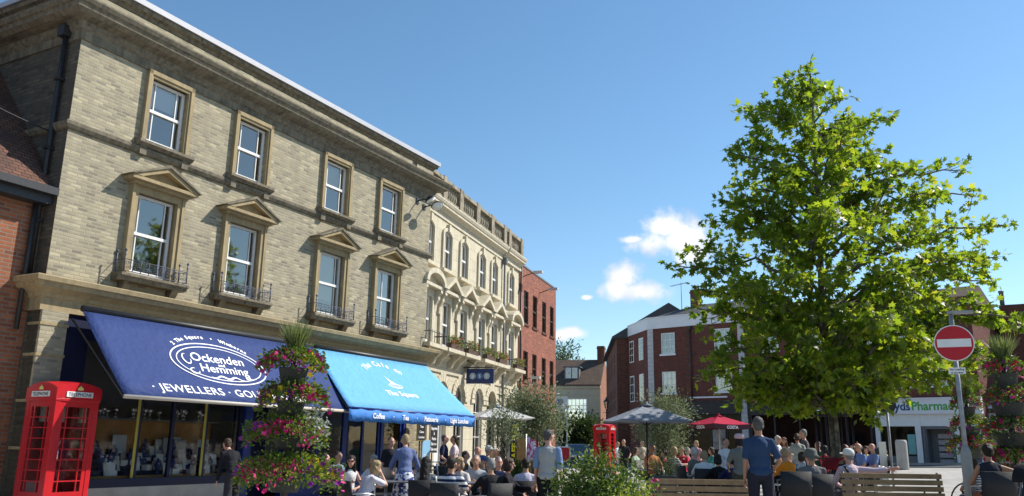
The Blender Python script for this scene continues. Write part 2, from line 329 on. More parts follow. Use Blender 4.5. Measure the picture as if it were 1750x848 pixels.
    def build(s, name, mats, parent=None, bevel=0, label=None, M=None):
        me = bpy.data.meshes.new(name); me.from_pydata(s.v, [], s.f)
        mats = mats if isinstance(mats, (list, tuple)) else [mats]
        for m in mats: me.materials.append(MATS[m] if isinstance(m, str) else m)
        me.polygons.foreach_set('material_index', s.m); me.polygons.foreach_set('use_smooth', s.sm)
        uvl = me.uv_layers.new(name='UVMap'); co = np.array(s.v, dtype=np.float64).reshape(-1, 3)
        me.update(); uv = np.zeros((len(me.loops), 2)); 
        for p in me.polygons:
            n = p.normal; ax, ay, az = abs(n.x), abs(n.y), abs(n.z)
            for li in p.loop_indices:
                c = co[me.loops[li].vertex_index]
                if az > .95: uv[li] = (c[0], c[1])
                elif ay >= ax: 
                    k = math.hypot(n.y, n.z); uv[li] = (c[0], c[2] if az < .15 else c[2]/max(k and ay/k, .2))
                else:
                    k = math.hypot(n.x, n.z); uv[li] = (c[1], c[2] if az < .15 else c[2]/max(k and ax/k, .2))
        uvl.data.foreach_set('uv', uv.ravel())
        o = bpy.data.objects.new(name, me); col.objects.link(o)
        if parent: o.parent = parent
        if M is not None: o.matrix_world = M
        if bevel:
            b = o.modifiers.new('bevel', 'BEVEL'); b.width = bevel; b.segments = 2; b.limit_method = 'ANGLE'
        if label: o['label'] = label
        return o
def tag(o, label=None, cat=None, group=None, kind=None):
    if label: o['label'] = label
    if cat: o['category'] = cat
    if group: o['group'] = group
    if kind: o['kind'] = kind
    return o
def empty(name, loc=(0, 0, 0), rz=0, label=None, cat=None, group=None):
    o = bpy.data.objects.new(name, None); col.objects.link(o); o.location = loc; o.rotation_euler = (0, 0, rz); o.empty_display_size = .2
    return tag(o, label, cat, group)
def copy_tree(o, parent=None, label=None):
    c = o.copy(); col.objects.link(c); c.parent = parent
    if parent is not None: c.matrix_parent_inverse = o.matrix_parent_inverse.copy()
    for ch in [x for x in bpy.data.objects if x.parent == o]: copy_tree(ch, c)
    if label: c['label'] = label
    return c
def frame(az, P, name, label, cat, group=None):
    """building frame: local x runs along the facade, local -y faces the street"""
    return empty(name, (P[0], P[1], 0), R_(90-az), label, cat, group)
def wall_mesh(mb, x0, x1, z0, z1, holes, y=0., depth=.28, mi=0, rmi=None):
    """front skin at y with rectangular or arched openings and their reveals. hole=(hx0,hx1,hz0,hz1[,arch rise])"""
    rmi = mi if rmi is None else rmi
    xs = sorted({x0, x1, *[h[0] for h in holes], *[h[1] for h in holes]}); zs = sorted({z0, z1, *[h[2] for h in holes], *[h[3] for h in holes]})
    for i in range(len(xs)-1):
        for j in range(len(zs)-1):
            cx, cz = (xs[i]+xs[i+1])/2, (zs[j]+zs[j+1])/2
            if any(h[0] < cx < h[1] and h[2] < cz < h[3] for h in holes): continue
            mb.quad((xs[i], y, zs[j]), (xs[i+1], y, zs[j]), (xs[i+1], y, zs[j+1]), (xs[i], y, zs[j+1]), mi)
    for h in holes:
        a, b, c, d = h[:4]; yb = y+depth; ar = h[4] if len(h) > 4 else 0
        mb.quad((a, y, c), (a, yb, c), (b, yb, c), (b, y, c), rmi)
        zt = d-ar
        mb.quad((a, y, c), (a, y, zt), (a, yb, zt), (a, yb, c), rmi); mb.quad((b, y, c), (b, yb, c), (b, yb, zt), (b, y, zt), rmi)
        if not ar: mb.quad((a, y, d), (b, y, d), (b, yb, d), (a, yb, d), rmi)
        else:
            K = 10; m = (a+b)/2; hw = (b-a)/2; pts = [(m-hw*math.cos(math.pi*k/K), zt+ar*math.sin(math.pi*k/K)) for k in range(K+1)]
            for k in range(K):
                (xa, za), (xb, zb) = pts[k], pts[k+1]
                mb.quad((xa, y, za), (xb, y, zb), (xb, yb, zb), (xa, yb, za), rmi)
                mb.quad((xa, y, za), (xa, y, d), (xb, y, d), (xb, y, zb), mi)
def sash(parent, x0, x1, z0, z1, y, cols=(1,), rows=2, fr=.055, barw=.022, ar=0, blind=None, frame_mat='white_paint', margin=None, glassm='window_glass', name='window', split=True):
    """sash window: frame with glazing bars, pane, optional blind. y is the frame's front"""
    mb = MB()
    mb.box(x0, x0+fr, y, y+.07, z0, z1); mb.box(x1-fr, x1, y, y+.07, z0, z1)
    mb.box(x0+fr, x1-fr, y, y+.07, z0, z0+fr*1.1)
    if ar:
        K = 10; m = (x0+x1)/2; hw = (x1-x0)/2; zt = z1-ar
        mb.prism([(m-hw*math.cos(math.pi*k/K), zt+ar*math.sin(math.pi*k/K)+.01) for k in range(K+1)]+[(m+(hw-fr)*math.cos(math.pi*k/K), zt+(ar-fr)*math.sin(math.pi*k/K)) for k in range(K+1)], y, y+.07)
    else: mb.box(x0+fr, x1-fr, y, y+.07, z1-fr, z1)
    zm = (z0+z1)/2 if split is True else split
    if split: mb.box(x0+fr, x1-fr, y-.02, y+.06, zm-.03, zm+.03)
    bars = margin if margin else [x0+(x1-x0)*(k+1)/(cols+1) for k in range(cols)] if isinstance(cols, int) else [x0+(x1-x0)*.5]
    for bx in bars: mb.box(bx-barw/2, bx+barw/2, y+.01, y+.045, z0+fr, z1-fr*(1 if not ar else 1.5))
    nr = rows
    for k in range(1, nr):
        zz = z0+(z1-z0)*k/nr
        if split and abs(zz-zm) < .08: continue
        mb.box(x0+fr, x1-fr, y+.011, y+.044, zz-barw/2, zz+barw/2)
    w = mb.build(name, frame_mat, parent)
    g = MB(); g.quad((x0+fr*.5, y+.03, z0+fr*.5), (x1-fr*.5, y+.03, z0+fr*.5), (x1-fr*.5, y+.03, z1-fr*.5), (x0+fr*.5, y+.03, z1-fr*.5)); g.build('pane', glassm, w)
    if blind:
        zb, bm = blind; b = MB(); b.box(x0+fr, x1-fr, y+.12, y+.13, z0+(z1-z0)*(1-zb), z1-.02); b.build('blind', bm, w)
    return w
def text(s, size=1., bold=0., shear=0., sx=1., align='CENTER', space=1.):
    c = bpy.data.curves.new('t', 'FONT'); c.body = s; c.size = size; c.offset = bold; c.shear = shear; c.align_x = align; c.space_character = space
    c.resolution_u = 3
    o = bpy.data.objects.new('t', c); col.objects.link(o); dg = bpy.context.evaluated_depsgraph_get(); me = bpy.data.meshes.new_from_object(o.evaluated_get(dg))
    vs = [(v.co.x*sx, v.co.y) for v in me.vertices]; fs = [list(p.vertices) for p in me.polygons]
    bpy.data.objects.remove(o); bpy.data.curves.remove(c); bpy.data.meshes.remove(me); return vs, fs
def put_text(mb, t, fn, mi=0):
    vs, fs = t; mb.add([fn(x, y) for x, y in vs], fs, mi)
def mesh_np(name, V, F, mat, parent=None, rnd=None, smooth=False):
    """V (n,3), F (m,k) same size polygons"""
    me = bpy.data.meshes.new(name); n, m, k = len(V), len(F), F.shape[1]
    me.vertices.add(n); me.vertices.foreach_set('co', V.astype(np.float32).ravel()); me.loops.add(m*k); me.loops.foreach_set('vertex_index', F.astype(np.int32).ravel())
    me.polygons.add(m); me.polygons.foreach_set('loop_start', np.arange(0, m*k, k, dtype=np.int32)); me.polygons.foreach_set('loop_total', np.full(m, k, dtype=np.int32))
    me.polygons.foreach_set('use_smooth', np.full(m, smooth)); me.update(calc_edges=True)
    if rnd is not None:
        a = me.attributes.new('rnd', 'FLOAT', 'POINT'); a.data.foreach_set('value', rnd.astype(np.float32))
    me.materials.append(MATS[mat] if isinstance(mat, str) else mat)
    o = bpy.data.objects.new(name, me); col.objects.link(o)
    if parent: o.parent = parent
    if name in ('flowers', 'foliage', 'leaves', 'grass_tuft', 'silver_foliage'): o['kind'] = 'stuff'
    return o
# leaf templates: fans of triangles, length ~1 along +y
def lobed():
    ang = [-90, -50, -32, -5, 12, 38, 60, 90, 120, 142, 168, 185, 212, 230]
    rad = [.12, .42, .26, .52, .30, .62, .36, .72, .36, .62, .30, .52, .26, .42]
    v = [(0, .3, .0)]+[(r*math.cos(R_(a))*.85, .3+r*math.sin(R_(a)), -.10*(r*math.cos(R_(a)))**2*2) for a, r in zip(ang, rad)]
    return np.array(v), np.array([(0, i, i % 14+1) for i in range(1, 15)])
def oval(w=.35, fold=.05):
    v = [(0, 0, 0), (w*.5, .35, fold), (w*.35, .75, fold), (0, 1, 0), (-w*.35, .75, fold), (-w*.5, .35, fold), (0, .45, 0)]
    return np.array(v), np.array([(6, 0, 1), (6, 1, 2), (6, 2, 3), (6, 3, 4), (6, 4, 5), (6, 5, 0)])
def blade():
    return np.array([(-.02, 0, 0), (.02, 0, 0), (.012, .6, .08), (-.012, .6, .08), (0, 1, .25)]), np.array([(0, 1, 2), (0, 2, 3), (3, 2, 4)])
def petal5():
    v = [(0, 0, 0)]; 
    for k in range(10):
        a = 2*math.pi*k/10; r = .5 if k % 2 == 0 else .34; v.append((r*math.cos(a), r*math.sin(a), .12))
    return np.array(v), np.array([(0, k+1, (k+1) % 10+1) for k in range(10)])
def scatter(tmpl, P, D, S, rng, flip=1.):
    """place copies of a template at P, its +y along D (with random roll), sizes S"""
    tv, tf = tmpl; n = len(P); D = D/np.linalg.norm(D, axis=1, keepdims=True)
    a = rng.normal(size=(n, 3)); x = np.cross(D, a); x /= np.linalg.norm(x, axis=1, keepdims=True); z = np.cross(x, D)
    V = P[:, None, :]+S[:, None, None]*(tv[None, :, 0:1]*x[:, None, :]+tv[None, :, 1:2]*D[:, None, :]+tv[None, :, 2:3]*z[:, None, :])
    F = (tf[None]+(np.arange(n)*len(tv))[:, None, None]).reshape(-1, tf.shape[1]); return V.reshape(-1, 3), F
def leaves(name, tmpl, P, D, S, mat, parent=None, rng=RNG, rnd=None):
    P, D, S = np.asarray(P, float), np.asarray(D, float), np.asarray(S, float)
    V, F = scatter(tmpl, P, D, S, rng); k = len(tmpl[0]); r = rng.random(len(P)) if rnd is None else rnd
    return mesh_np(name, V, F, mat, parent, np.repeat(r, k))
def ground_z(x): 
    t = (x-3.)/2.0
    return .033*2.0*math.log1p(math.exp(max(-30, min(30, t)))) if t < 30 else .033*(x-3)
# ------------------------------------------------------------------ GROUND, STREET
def build_ground():
    xs = np.concatenate([np.linspace(-400, -20, 8), np.linspace(-15, 60, 76), np.linspace(80, 500, 8)]); ys = np.concatenate([[-200, -60], np.linspace(-10, 110, 41), [200, 400, 900]])
    V = np.array([(x, y, ground_z(min(x, 40))) for y in ys for x in xs]); nx = len(xs)
    F = np.array([(j*nx+i, j*nx+i+1, (j+1)*nx+i+1, (j+1)*nx+i) for j in range(len(ys)-1) for i in range(nx-1)])
    m, t, o = new_mat('paving'); b = principled(t, o, .85, .25); tcn = N('ShaderNodeTexCoord', t)
    br = N('ShaderNodeTexBrick', t); br.inputs['Scale'].default_value = 1; br.inputs['Brick Width'].default_value = .6; br.inputs['Row Height'].default_value = .4
    br.inputs['Mortar Size'].default_value = .008; br.inputs['Color1'].default_value = (.46, .43, .38, 1); br.inputs['Color2'].default_value = (.38, .36, .33, 1); br.inputs['Mortar'].default_value = (.16, .15, .14, 1)
    rt = N('ShaderNodeMapping', t); rt.inputs['Rotation'].default_value = (0, 0, R_(61.7)); t.links.new(tcn.outputs['Object'], rt.inputs[0]); t.links.new(rt.outputs[0], br.inputs['Vector'])
    n = N('ShaderNodeTexNoise', t); n.inputs['Scale'].default_value = .9; n.inputs['Detail'].default_value = 9; t.links.new(tcn.outputs['Object'], n.inputs['Vector'])
    mr = N('ShaderNodeMapRange', t); mr.inputs[1].default_value = .45; mr.inputs[2].default_value = .75; mr.inputs[4].default_value = .45; t.links.new(n.outputs['Fac'], mr.inputs[0])
    mx = N('ShaderNodeMix', t, data_type='RGBA'); t.links.new(mr.outputs[0], mx.inputs['Factor']); t.links.new(br.outputs['Color'], mx.inputs['A']); mx.inputs['B'].default_value = (.22, .21, .19, 1)
    t.links.new(mx.outputs['Result'], b.inputs['Base Color']); MATS['paving'] = m
    o = mesh_np('ground', V, F, 'paving'); tag(o, 'pale stone slab paving of the sunny square', kind='structure')
    plain('asphalt', (.065, .065, .07), .9, .3, 8); plain('kerb', (.36, .35, .33), .8, .2, 4); plain('road_paint', (.7, .7, .66), .7, .15, 6)
    # road: out of the far street and past the shops on the right, a strip that follows the ground
    def strip(name, A, B, w, mat, dz, label, h=0):
        A, B = Vector(A), Vector(B); d = (B-A).normalized(); n_ = Vector((d.y, -d.x)); K = 30; mb = MB()
        for k in range(K):
            p, q = A.lerp(B, k/K), A.lerp(B, (k+1)/K); c = [p-n_*w/2, q-n_*w/2, q+n_*w/2, p+n_*w/2]
            top = [(v.x, v.y, ground_z(min(v.x, 40))+dz) for v in c]
            mb.quad(top[0], top[3], top[2], top[1])
            if h:
                for i, j in ((0, 1), (2, 3)): mb.quad(top[i], top[j], (top[j][0], top[j][1], top[j][2]-h-.02), (top[i][0], top[i][1], top[i][2]-h-.02))
        o = mb.build(name, mat); return tag(o, label, kind='structure')
    strip('road', (29, 38.3), (6.2, 57.2), 5.2, 'asphalt', .004, 'grey asphalt road in front of the far shops')
    strip('road', (5.4, 55.5), (5.6, 100), 5.0, 'asphalt', .008, 'grey asphalt street leading away past the cream house')
    strip('road_marking', (27, 38.1), (8.6, 53.4), .1, 'road_paint', .012, 'pale line painted along the road edge')
    strip('kerb', (27, 42.3), (9.8, 56.6), .15, 'kerb', .12, 'stone kerb in front of the far shops', .12)
    strip('kerb', (27, 37.0), (8.3, 52.3), .15, 'kerb', .05, 'low stone kerb on the square side of the road', .05)
build_ground()
# ------------------------------------------------------------------ BUILDING 1: yellow brick shop and cafe
P1 = Vector((-8.3413, 14.489, 0)); AZ1 = 28.3
B1 = frame(AZ1, P1, 'brick_building', 'pale yellow brick three-storey building with pedimented windows above the jeweller and the cafe', 'building')
L1 = 12.1; DEP = 9.0
TOPW = [2.075, 4.48, 7.545, 9.96]
holes_top = [(c-.46, c+.46, 7.33, 8.68) for c in TOPW]; holes_mid = [(c-.48, c+.48, 4.56, 6.18) for c in TOPW]
w = MB(); wall_mesh(w, 0, L1, 4.12, 9.1, holes_top+holes_mid, 0, .2)
w.box(0, L1, 0, .22, 9.1, 10.02)
w.quad((L1, 0, 0), (L1, DEP, 0), (L1, DEP, 10.02), (L1, 0, 10.02)); w.quad((L1, DEP, 0), (0, DEP, 0), (0, DEP, 10.02), (L1, DEP, 10.02))
w.build('wall', 'stock_brick', B1)
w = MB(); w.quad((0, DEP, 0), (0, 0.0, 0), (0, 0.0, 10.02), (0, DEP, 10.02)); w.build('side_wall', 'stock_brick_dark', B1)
q = MB(); q.quad((0.02, 1.5, .1), (L1-.02, 1.5, .1), (L1-.02, 1.5, 9.8), (.02, 1.5, 9.8)); q.quad((.02, .2, 6.9), (L1-.02, .2, 6.9), (L1-.02, 1.5, 6.9), (.02, 1.5, 6.9)); q.quad((.02, .2, 4.3), (L1-.02, .2, 4.3), (L1-.02, 1.5, 4.3), (.02, 1.5, 4.3))
q.build('interior_wall', 'room', B1)
r = MB(); r.slab([(0.0, .0), (L1, .0), (L1, DEP), (0, DEP)], 9.95, 10.03); r.build('roof', 'lead', B1)
# cornice, parapet coping: profiles wrap the left corner
def wrap(mb, prof, ret=DEP, x1=L1, right=True, mi=0):
    """(out,z) profile run along the front and round both ends with mitres"""
    n = len(prof); b = len(mb.v)
    stations = [lambda o, z: (-o, ret, z), lambda o, z: (-o, -o, z), lambda o, z: (x1+(o if right else 0), -o, z)]
    if right: stations.append(lambda o, z: (x1+o, 1.5, z))
    for s_ in stations: mb.v += [s_(o, z) for o, z in prof]
    for k in range(len(stations)-1):
        for i in range(n-1):
            a = b+k*n+i; mb.f.append([a, a+n, a+n+1, a+1]); mb.m.append(mi); mb.sm.append(False)
    for k in (0, len(stations)-1): mb.f.append([b+k*n+i for i in range(n)]); mb.m.append(mi); mb.sm.append(False)
    return mb
c = MB()
wrap(c, [(0, 8.82), (.035, 8.82), (.035, 9.0), (.07, 9.03), (.10, 9.08), (.12, 9.16), (.30, 9.2), (.40, 9.26), (.42, 9.34), (.46, 9.36), (.50, 9.43), (.50, 9.46), (0, 9.53)])
c.build('cornice', 'cornice_stone', B1)
c = MB(); wrap(c, [(0, 9.86), (.03, 9.86), (.06, 9.92), (.13, 9.95), (.15, 10.03), (0, 10.06)]); c.build('parapet_coping', 'cornice_stone', B1)
c = MB(); wrap(c, [(0, 10.062), (.20, 10.04), (.20, 10.16), (.16, 10.19), (0, 10.2)]); c.build('roof_edge', 'lead_white', B1)
for a, b in ((.05, L1-1.15), (L1-.9, L1+.02)): c = MB(); c.box(a, b, -.045, -.003, 9.56, 9.84); c.build('parapet_panel', 'stock_brick', B1)
c = MB(); wrap(c, [(0, 6.98), (.05, 7.0), (.09, 7.06), (.10, 7.12), (.02, 7.17), (0, 7.17)], ret=4); c.build('string_course', 'cornice_stone', B1)
c = MB(); wrap(c, [(0, 3.56), (.06, 3.56), (.06, 3.78), (.09, 3.80), (.11, 3.86), (.2, 3.92), (.27, 3.95), (.3, 4.02), (.34, 4.04), (.36, 4.12), (.33, 4.14), (0, 4.2)], ret=1.2); c.build('shop_cornice', 'bath_stone', B1)
for i, cx in enumerate(TOPW):
    a = MB()
    for s in (-1, 1): a.box(min(cx+s*.46, cx+s*.585), max(cx+s*.46, cx+s*.585), -.07, .06, 7.22, 8.80); a.box(min(cx+s*.50, cx+s*.585), max(cx+s*.50, cx+s*.585), -.1, -.07, 7.22, 8.83)
    a.box(cx-.46, cx+.46, -.07, .06, 8.68, 8.80); a.box(cx-.585, cx+.585, -.1, -.07, 8.74, 8.83)
    a.build('architrave', 'bath_stone', B1)
    s_ = MB(); s_.prof([(-.2, 7.2), (-.2, 7.26), (.05, 7.32), (.05, 7.14), (-.12, 7.14)], cx-.68, cx+.68)
    s_.box(cx-.60, cx-.44, -.11, .0, 6.97, 7.14); s_.box(cx+.44, cx+.60, -.11, .0, 6.97, 7.14); s_.build('window_sill', 'cornice_stone', B1)
    sash(B1, cx-.46, cx+.46, 7.33, 8.68, .07, rows=2, margin=[cx-.27, cx+.27], blind=[(.38, 'blind'), None, (.45, 'cream_blind'), None][i])
for i, cx in enumerate(TOPW):
    a = MB()
    for s in (-1, 1): a.box(min(cx+s*.48, cx+s*.64), max(cx+s*.48, cx+s*.64), -.09, .06, 4.5, 6.32); a.box(min(cx+s*.57, cx+s*.64), max(cx+s*.57, cx+s*.64), -.12, -.09, 4.5, 6.32)
    a.box(cx-.48, cx+.48, -.09, .06, 6.18, 6.32); a.build('architrave', 'bath_stone', B1)
    p = MB(); hw = .80
    p.box(cx-.68, cx+.68, -.2, 0, 6.322, 6.38); p.box(cx-hw, cx+hw, -.30, 0, 6.382, 6.45)
    p.prism([(cx-hw+.12, 6.452), (cx+hw-.12, 6.452), (cx, 6.70)], -.14, 0)
    p.prism([(cx-hw, 6.452), (cx-hw+.2, 6.452), (cx, 6.70), (cx+hw-.2, 6.452), (cx+hw, 6.452), (cx, 6.79)], -.31, -.01)
    pd = p.build('pediment', 'bath_stone', B1)
    l = MB(); l.prism([(cx-hw-.07, 6.455), (cx-hw, 6.455), (cx, 6.793), (cx+hw, 6.455), (cx+hw+.07, 6.455), (cx, 6.86)], -.35, 0); l.build('lead_capping', 'cornice_stone', pd)
    sash(B1, cx-.48, cx+.48, 4.56, 6.18, .07, rows=2, margin=[cx-.31, cx+.31] if i < 3 else [cx-.05], blind=[None, None, (.75, 'cream_blind'), (.85, 'blind')][i])
    # balconette
    b = MB(); b.prof([(-.32, 4.42), (-.32, 4.47), (.05, 4.50), (.05, 4.34), (-.25, 4.34), (-.27, 4.40)], cx-.80, cx+.80)
    for s in (-1, 1):
        b.prof([(0, 4.12), (0, 4.34), (-.22, 4.34), (-.18, 4.28), (-.1, 4.14)], cx+s*.56-.08, cx+s*.56+.08)
    bb = b.build('balcony', 'cornice_stone', B1)
    g = MB(); y0 = -.28
    def bar(a_, b_, rr=.008): g.tube([a_, b_], rr, 5)
    X0, X1 = cx-.74, cx+.74
    for zz in (4.51, 4.74): bar((X0, y0, zz), (X1, y0, zz)); bar((X0, y0, zz), (X0, 0, zz)); bar((X1, y0, zz), (X1, 0, zz))
    for k in range(9):
        xx = X0+(X1-X0)*k/8; bar((xx, y0, 4.5), (xx, y0, 4.76 if k not in (0, 8) else 4.90), .008 if k not in (0, 8) else .014)
        if k < 8:
            xm = xx+(X1-X0)/16
            for (ox, oz, rr) in ((-.035, .045, .032), (.035, -.03, .032), (.03, .06, .022), (-.035, -.045, .022)):
                g.tube([(xm+ox+rr*math.cos(t), y0, 4.625+oz+rr*math.sin(t)) for t in [2*math.pi*j/8 for j in range(9)]], .006, 4, caps=False)
    for xx in (X0, X1): g.ball((xx, y0, 4.92), .03, 6, 4); g.ball((xx, y0, 4.82), .022, 6, 4); bar((xx, -.03, 4.5), (xx, -.03, 4.9), .014); g.ball((xx, -.03, 4.92), .028, 6, 4)
    g.build('railing', 'iron_blue', bb)
# ground floor shopfronts
for a, b, y in ((0, .5, -.06), (11.25, L1, -.04)): g0 = MB(); g0.box(a, b, y, .3, 0, 3.56); g0.build('pier', 'stock_brick', B1)
pl = MB(); pl.box(-.03, .53, -.12, .3, 0, .35); pl.build('pier_base', 'bath_stone', B1)
for zz in (1.15, 1.95, 2.75, 3.3): pl = MB(); pl.box(-.02, .52, -.075, .3, zz, zz+.05); pl.build('pier_trim', 'bath_stone', B1)
f = MB(); f.box(.5, 11.25, .0, .3, 3.2, 3.56); f.build('shop_fascia', 'navy_paint', B1)
sh = MB(); sh.box(.5, 5.0, -.06, .3, 0, .46); sh.build('stall_riser', 'plinth', B1)
def shopwin(name, x0, x1, z0, z1, y, muls, mat, sill=.16, fr=.09, glassm='shop_glass', accents=()):
    m = MB(); m.box(x0, x1, y-.05, y+.07, z0, z0+sill); m.box(x0, x1, y, y+.07, z1-.08, z1)
    m.box(x0, x0+fr, y, y+.07, z0+sill, z1-.08); m.box(x1-fr, x1, y, y+.07, z0+sill, z1-.08)
    for mx_ in muls: m.box(mx_-.035, mx_+.035, y, y+.07, z0+sill, z1-.08)
    o = m.build(name, mat, B1)
    for ax in accents: a = MB(); a.box(ax-.03, ax+.03, y-.012, y-.002, z0+sill, z1-.08); a.build('yellow_trim', 'yellow_paint', o)
    gq = MB(); gq.quad((x0+fr, y+.035, z0+sill), (x1-fr, y+.035, z0+sill), (x1-fr, y+.035, z1-.08), (x0+fr, y+.035, z1-.08)); gq.build('pane', glassm, o)
    return o
shopwin('shop_window', .9, 5.0, .46, 3.2, .0, [2.32, 3.12, 3.98], 'navy_paint', accents=[2.26, 3.92])
m = MB(); m.box(.5, .9, -.03, .1, 0.0, 3.2); m.build('shop_pilaster', 'navy_paint', B1)
for a, b in ((5.0, 5.22), (6.3, 6.5)): m = MB(); m.box(a, b, -.08, .1, 0, 3.2); m.build('shop_pilaster', 'blue_paint', B1)
d = MB(); d.box(5.25, 6.25, .5, .56, 0, 2.2); d.build('shop_door', 'navy_paint', B1)
shopwin('cafe_window', 6.5, 8.6, .45, 3.2, .02, [7.55], 'blue_paint'); shopwin('cafe_window', 8.6, 10.1, .45, 3.2, .02, [9.35], 'blue_paint')
d = MB(); d.box(10.1, 10.2, -.02, .1, 0, 3.2); d.box(11.15, 11.25, -.02, .1, 0, 3.2); d.box(10.2, 11.15, -.0, .1, 2.3, 2.4); d.box(6.5, 10.1, -.03, .1, 0, .45); d.build('cafe_frame', 'blue_paint', B1)
d = MB(); d.box(10.22, 10.3, .03, .08, 0, 2.3); d.box(11.05, 11.13, .03, .08, 0, 2.3); d.box(10.3, 11.05, .03, .08, 0, .5); d.box(10.3, 11.05, .03, .08, 2.15, 2.3); dd_ = d.build('cafe_door', 'blue_paint', B1)
gq = MB(); gq.quad((10.3, .055, .5), (11.05, .055, .5), (11.05, .055, 2.15), (10.3, .055, 2.15)); gq.build('pane', 'shop_glass', dd_)
d = MB(); d.box(.55, 5.0, .1, 1.0, .55, .66); d.box(.55, 5.0, 1.0, 1.05, .3, 1.72); d.build('display_floor', 'shop_wood', B1)
for st in range(1, 5): d = MB(); d.box(.56, 4.99, .2+.16*(st-.5), .2+.16*(st+.5) if st < 4 else .99, .661, .66+.085*st-.002); d.build('display_step', 'navy_paint', B1)
d = MB(); d.box(.55, 5.0, .75, 1.0, 1.72, 1.76); d.build('display_shelf', 'room', B1)
# downpipe on the shaded side wall
d = MB(); d.tube([(-.08, .38, 9.0), (-.08, .38, 4.2)], .05, 8); d.box(-.2, 0, .28, .48, 8.9, 9.12)
for zz in (8., 6.6, 5.2): d.box(-.15, 0, .31, .45, zz, zz+.05)
d.build('downpipe', 'dark_metal', B1)
M1 = B1.matrix_world.copy() if False else Matrix.Translation(P1) @ Matrix.Rotation(R_(90-AZ1), 4, 'Z')
def loc1(x, y, z=0): return M1 @ Vector((x, y, z))
# jewellery displays in the window: small cards, boxes and busts
plain('card_white', (.75, .75, .72), .6, .1, 8); plain('card_blue', (.03, .05, .16), .6, .1, 8); plain('card_grey', (.45, .46, .47), .3, .1, 8); plain('silver', (.7, .7, .72), .2, .1, 9, metal=.8)
def display(kind):
    t = empty('jewellery_display'); s = MB()
    if kind == 0: s.prof([(0, 0), (.03, 0), (.07, .2), (.055, .2)], -.07, .07); s.build('card', 'card_white', t)
    if kind == 1: s.box(-.08, .08, 0, .1, 0, .09); s.build('box', 'card_white', t); b = MB(); b.prof([(.1, .09), (.11, .09), (.15, .19), (.14, .19)], -.08, .08); b.build('lid', 'card_blue', t)
    if kind == 2: s.lathe([(.05, 0), (.05, .01), (.02, .03), (.02, .1), (.06, .16), (.07, .21), (.025, .26), (.02, .32)], n=10); s.build('bust', 'card_blue', t); b = MB(); b.tube([(.045*math.cos(a_), .045*math.sin(a_)-.02, .24-.03*math.sin(-a_)) for a_ in [k*math.pi/5 for k in range(11)]], .006, 4); b.build('necklace', 'silver', t)
    if kind == 3: s.lathe([(.04, 0), (.045, .03), (.015, .05), (.02, .1), (.06, .13), (.065, .19), (.05, .2)], n=12); s.build('cup', 'silver', t)
    if kind == 4: s.prof([(0, .0), (.02, 0), (.05, .34), (.035, .34)], -.11, .11); s.build('card', 'card_grey', t)
    return t
dk = [('small white display card in the jeweller\'s window', 0), ('open jewellery box in the jeweller\'s window', 1), ('dark necklace bust in the jeweller\'s window', 2), ('silver cup in the jeweller\'s window', 3), ('tall grey framed card in the jeweller\'s window', 4)]
protos = []
rr = random.Random(3)
for k in range(130):
    kd = [0, 1, 2, 3, 0, 1, 0, 4, 2, 0][k % 10] if k < 108 else 3
    x = .75+4.1*rr.random(); y = .18+.7*rr.random()
    zb = .66 if k < 108 else 1.76
    if k >= 108: y = .85
    if kd == 4: y = .8; 
    t = next((p for p, kk in protos if kk == kd), None)
    if t is None: t = display(kd); protos.append((t, kd))
    else: t = copy_tree(t)
    s = rr.uniform(.8, 1.3); lift = 0 if k >= 108 else max(0, round((y-.2)/.16))*.085
    t.location = loc1(x, y, zb+lift); t.rotation_euler = (0, 0, R_(90-AZ1)+rr.uniform(-.5, .5)); t.scale = (s, s, s)
    tag(t, dk[kd][0], 'display stand', 'jewellery and gifts on display in the shop window')
# floodlights
def floodlight(x, z, yaw, label):
    t = empty('floodlight', loc1(x, 0, z), R_(90-AZ1), label, 'floodlight')
    a = MB(); a.tube([(0, 0, 0), (0, -.25, .03), (0, -.42, .0)], .022, 6); a.box(-.07, .07, -.03, 0, -.09, .09); a.build('bracket', 'dark_metal', t)
    h = MB(); h.lathe([(.02, .12), (.09, .1), (.17, .04), (.19, 0), (.17, -.012)], n=14); hh = h.build('lamp_head', 'dark_metal', t); hh.location = (0, -.5, -.02); hh.rotation_euler = (R_(-28), R_(yaw), 0)
    g = MB(); g.lathe([(.0, -.01), (.16, -.008), (.165, -.02), (.0, -.03)][::-1], n=14); g.build('lens', 'sign_white', hh)
floodlight(11.35, 8.66, -18, 'left of two black floodlights on the yellow brick wall under the cornice'); floodlight(11.72, 8.56, 22, 'right of two black floodlights on the yellow brick wall under the cornice')
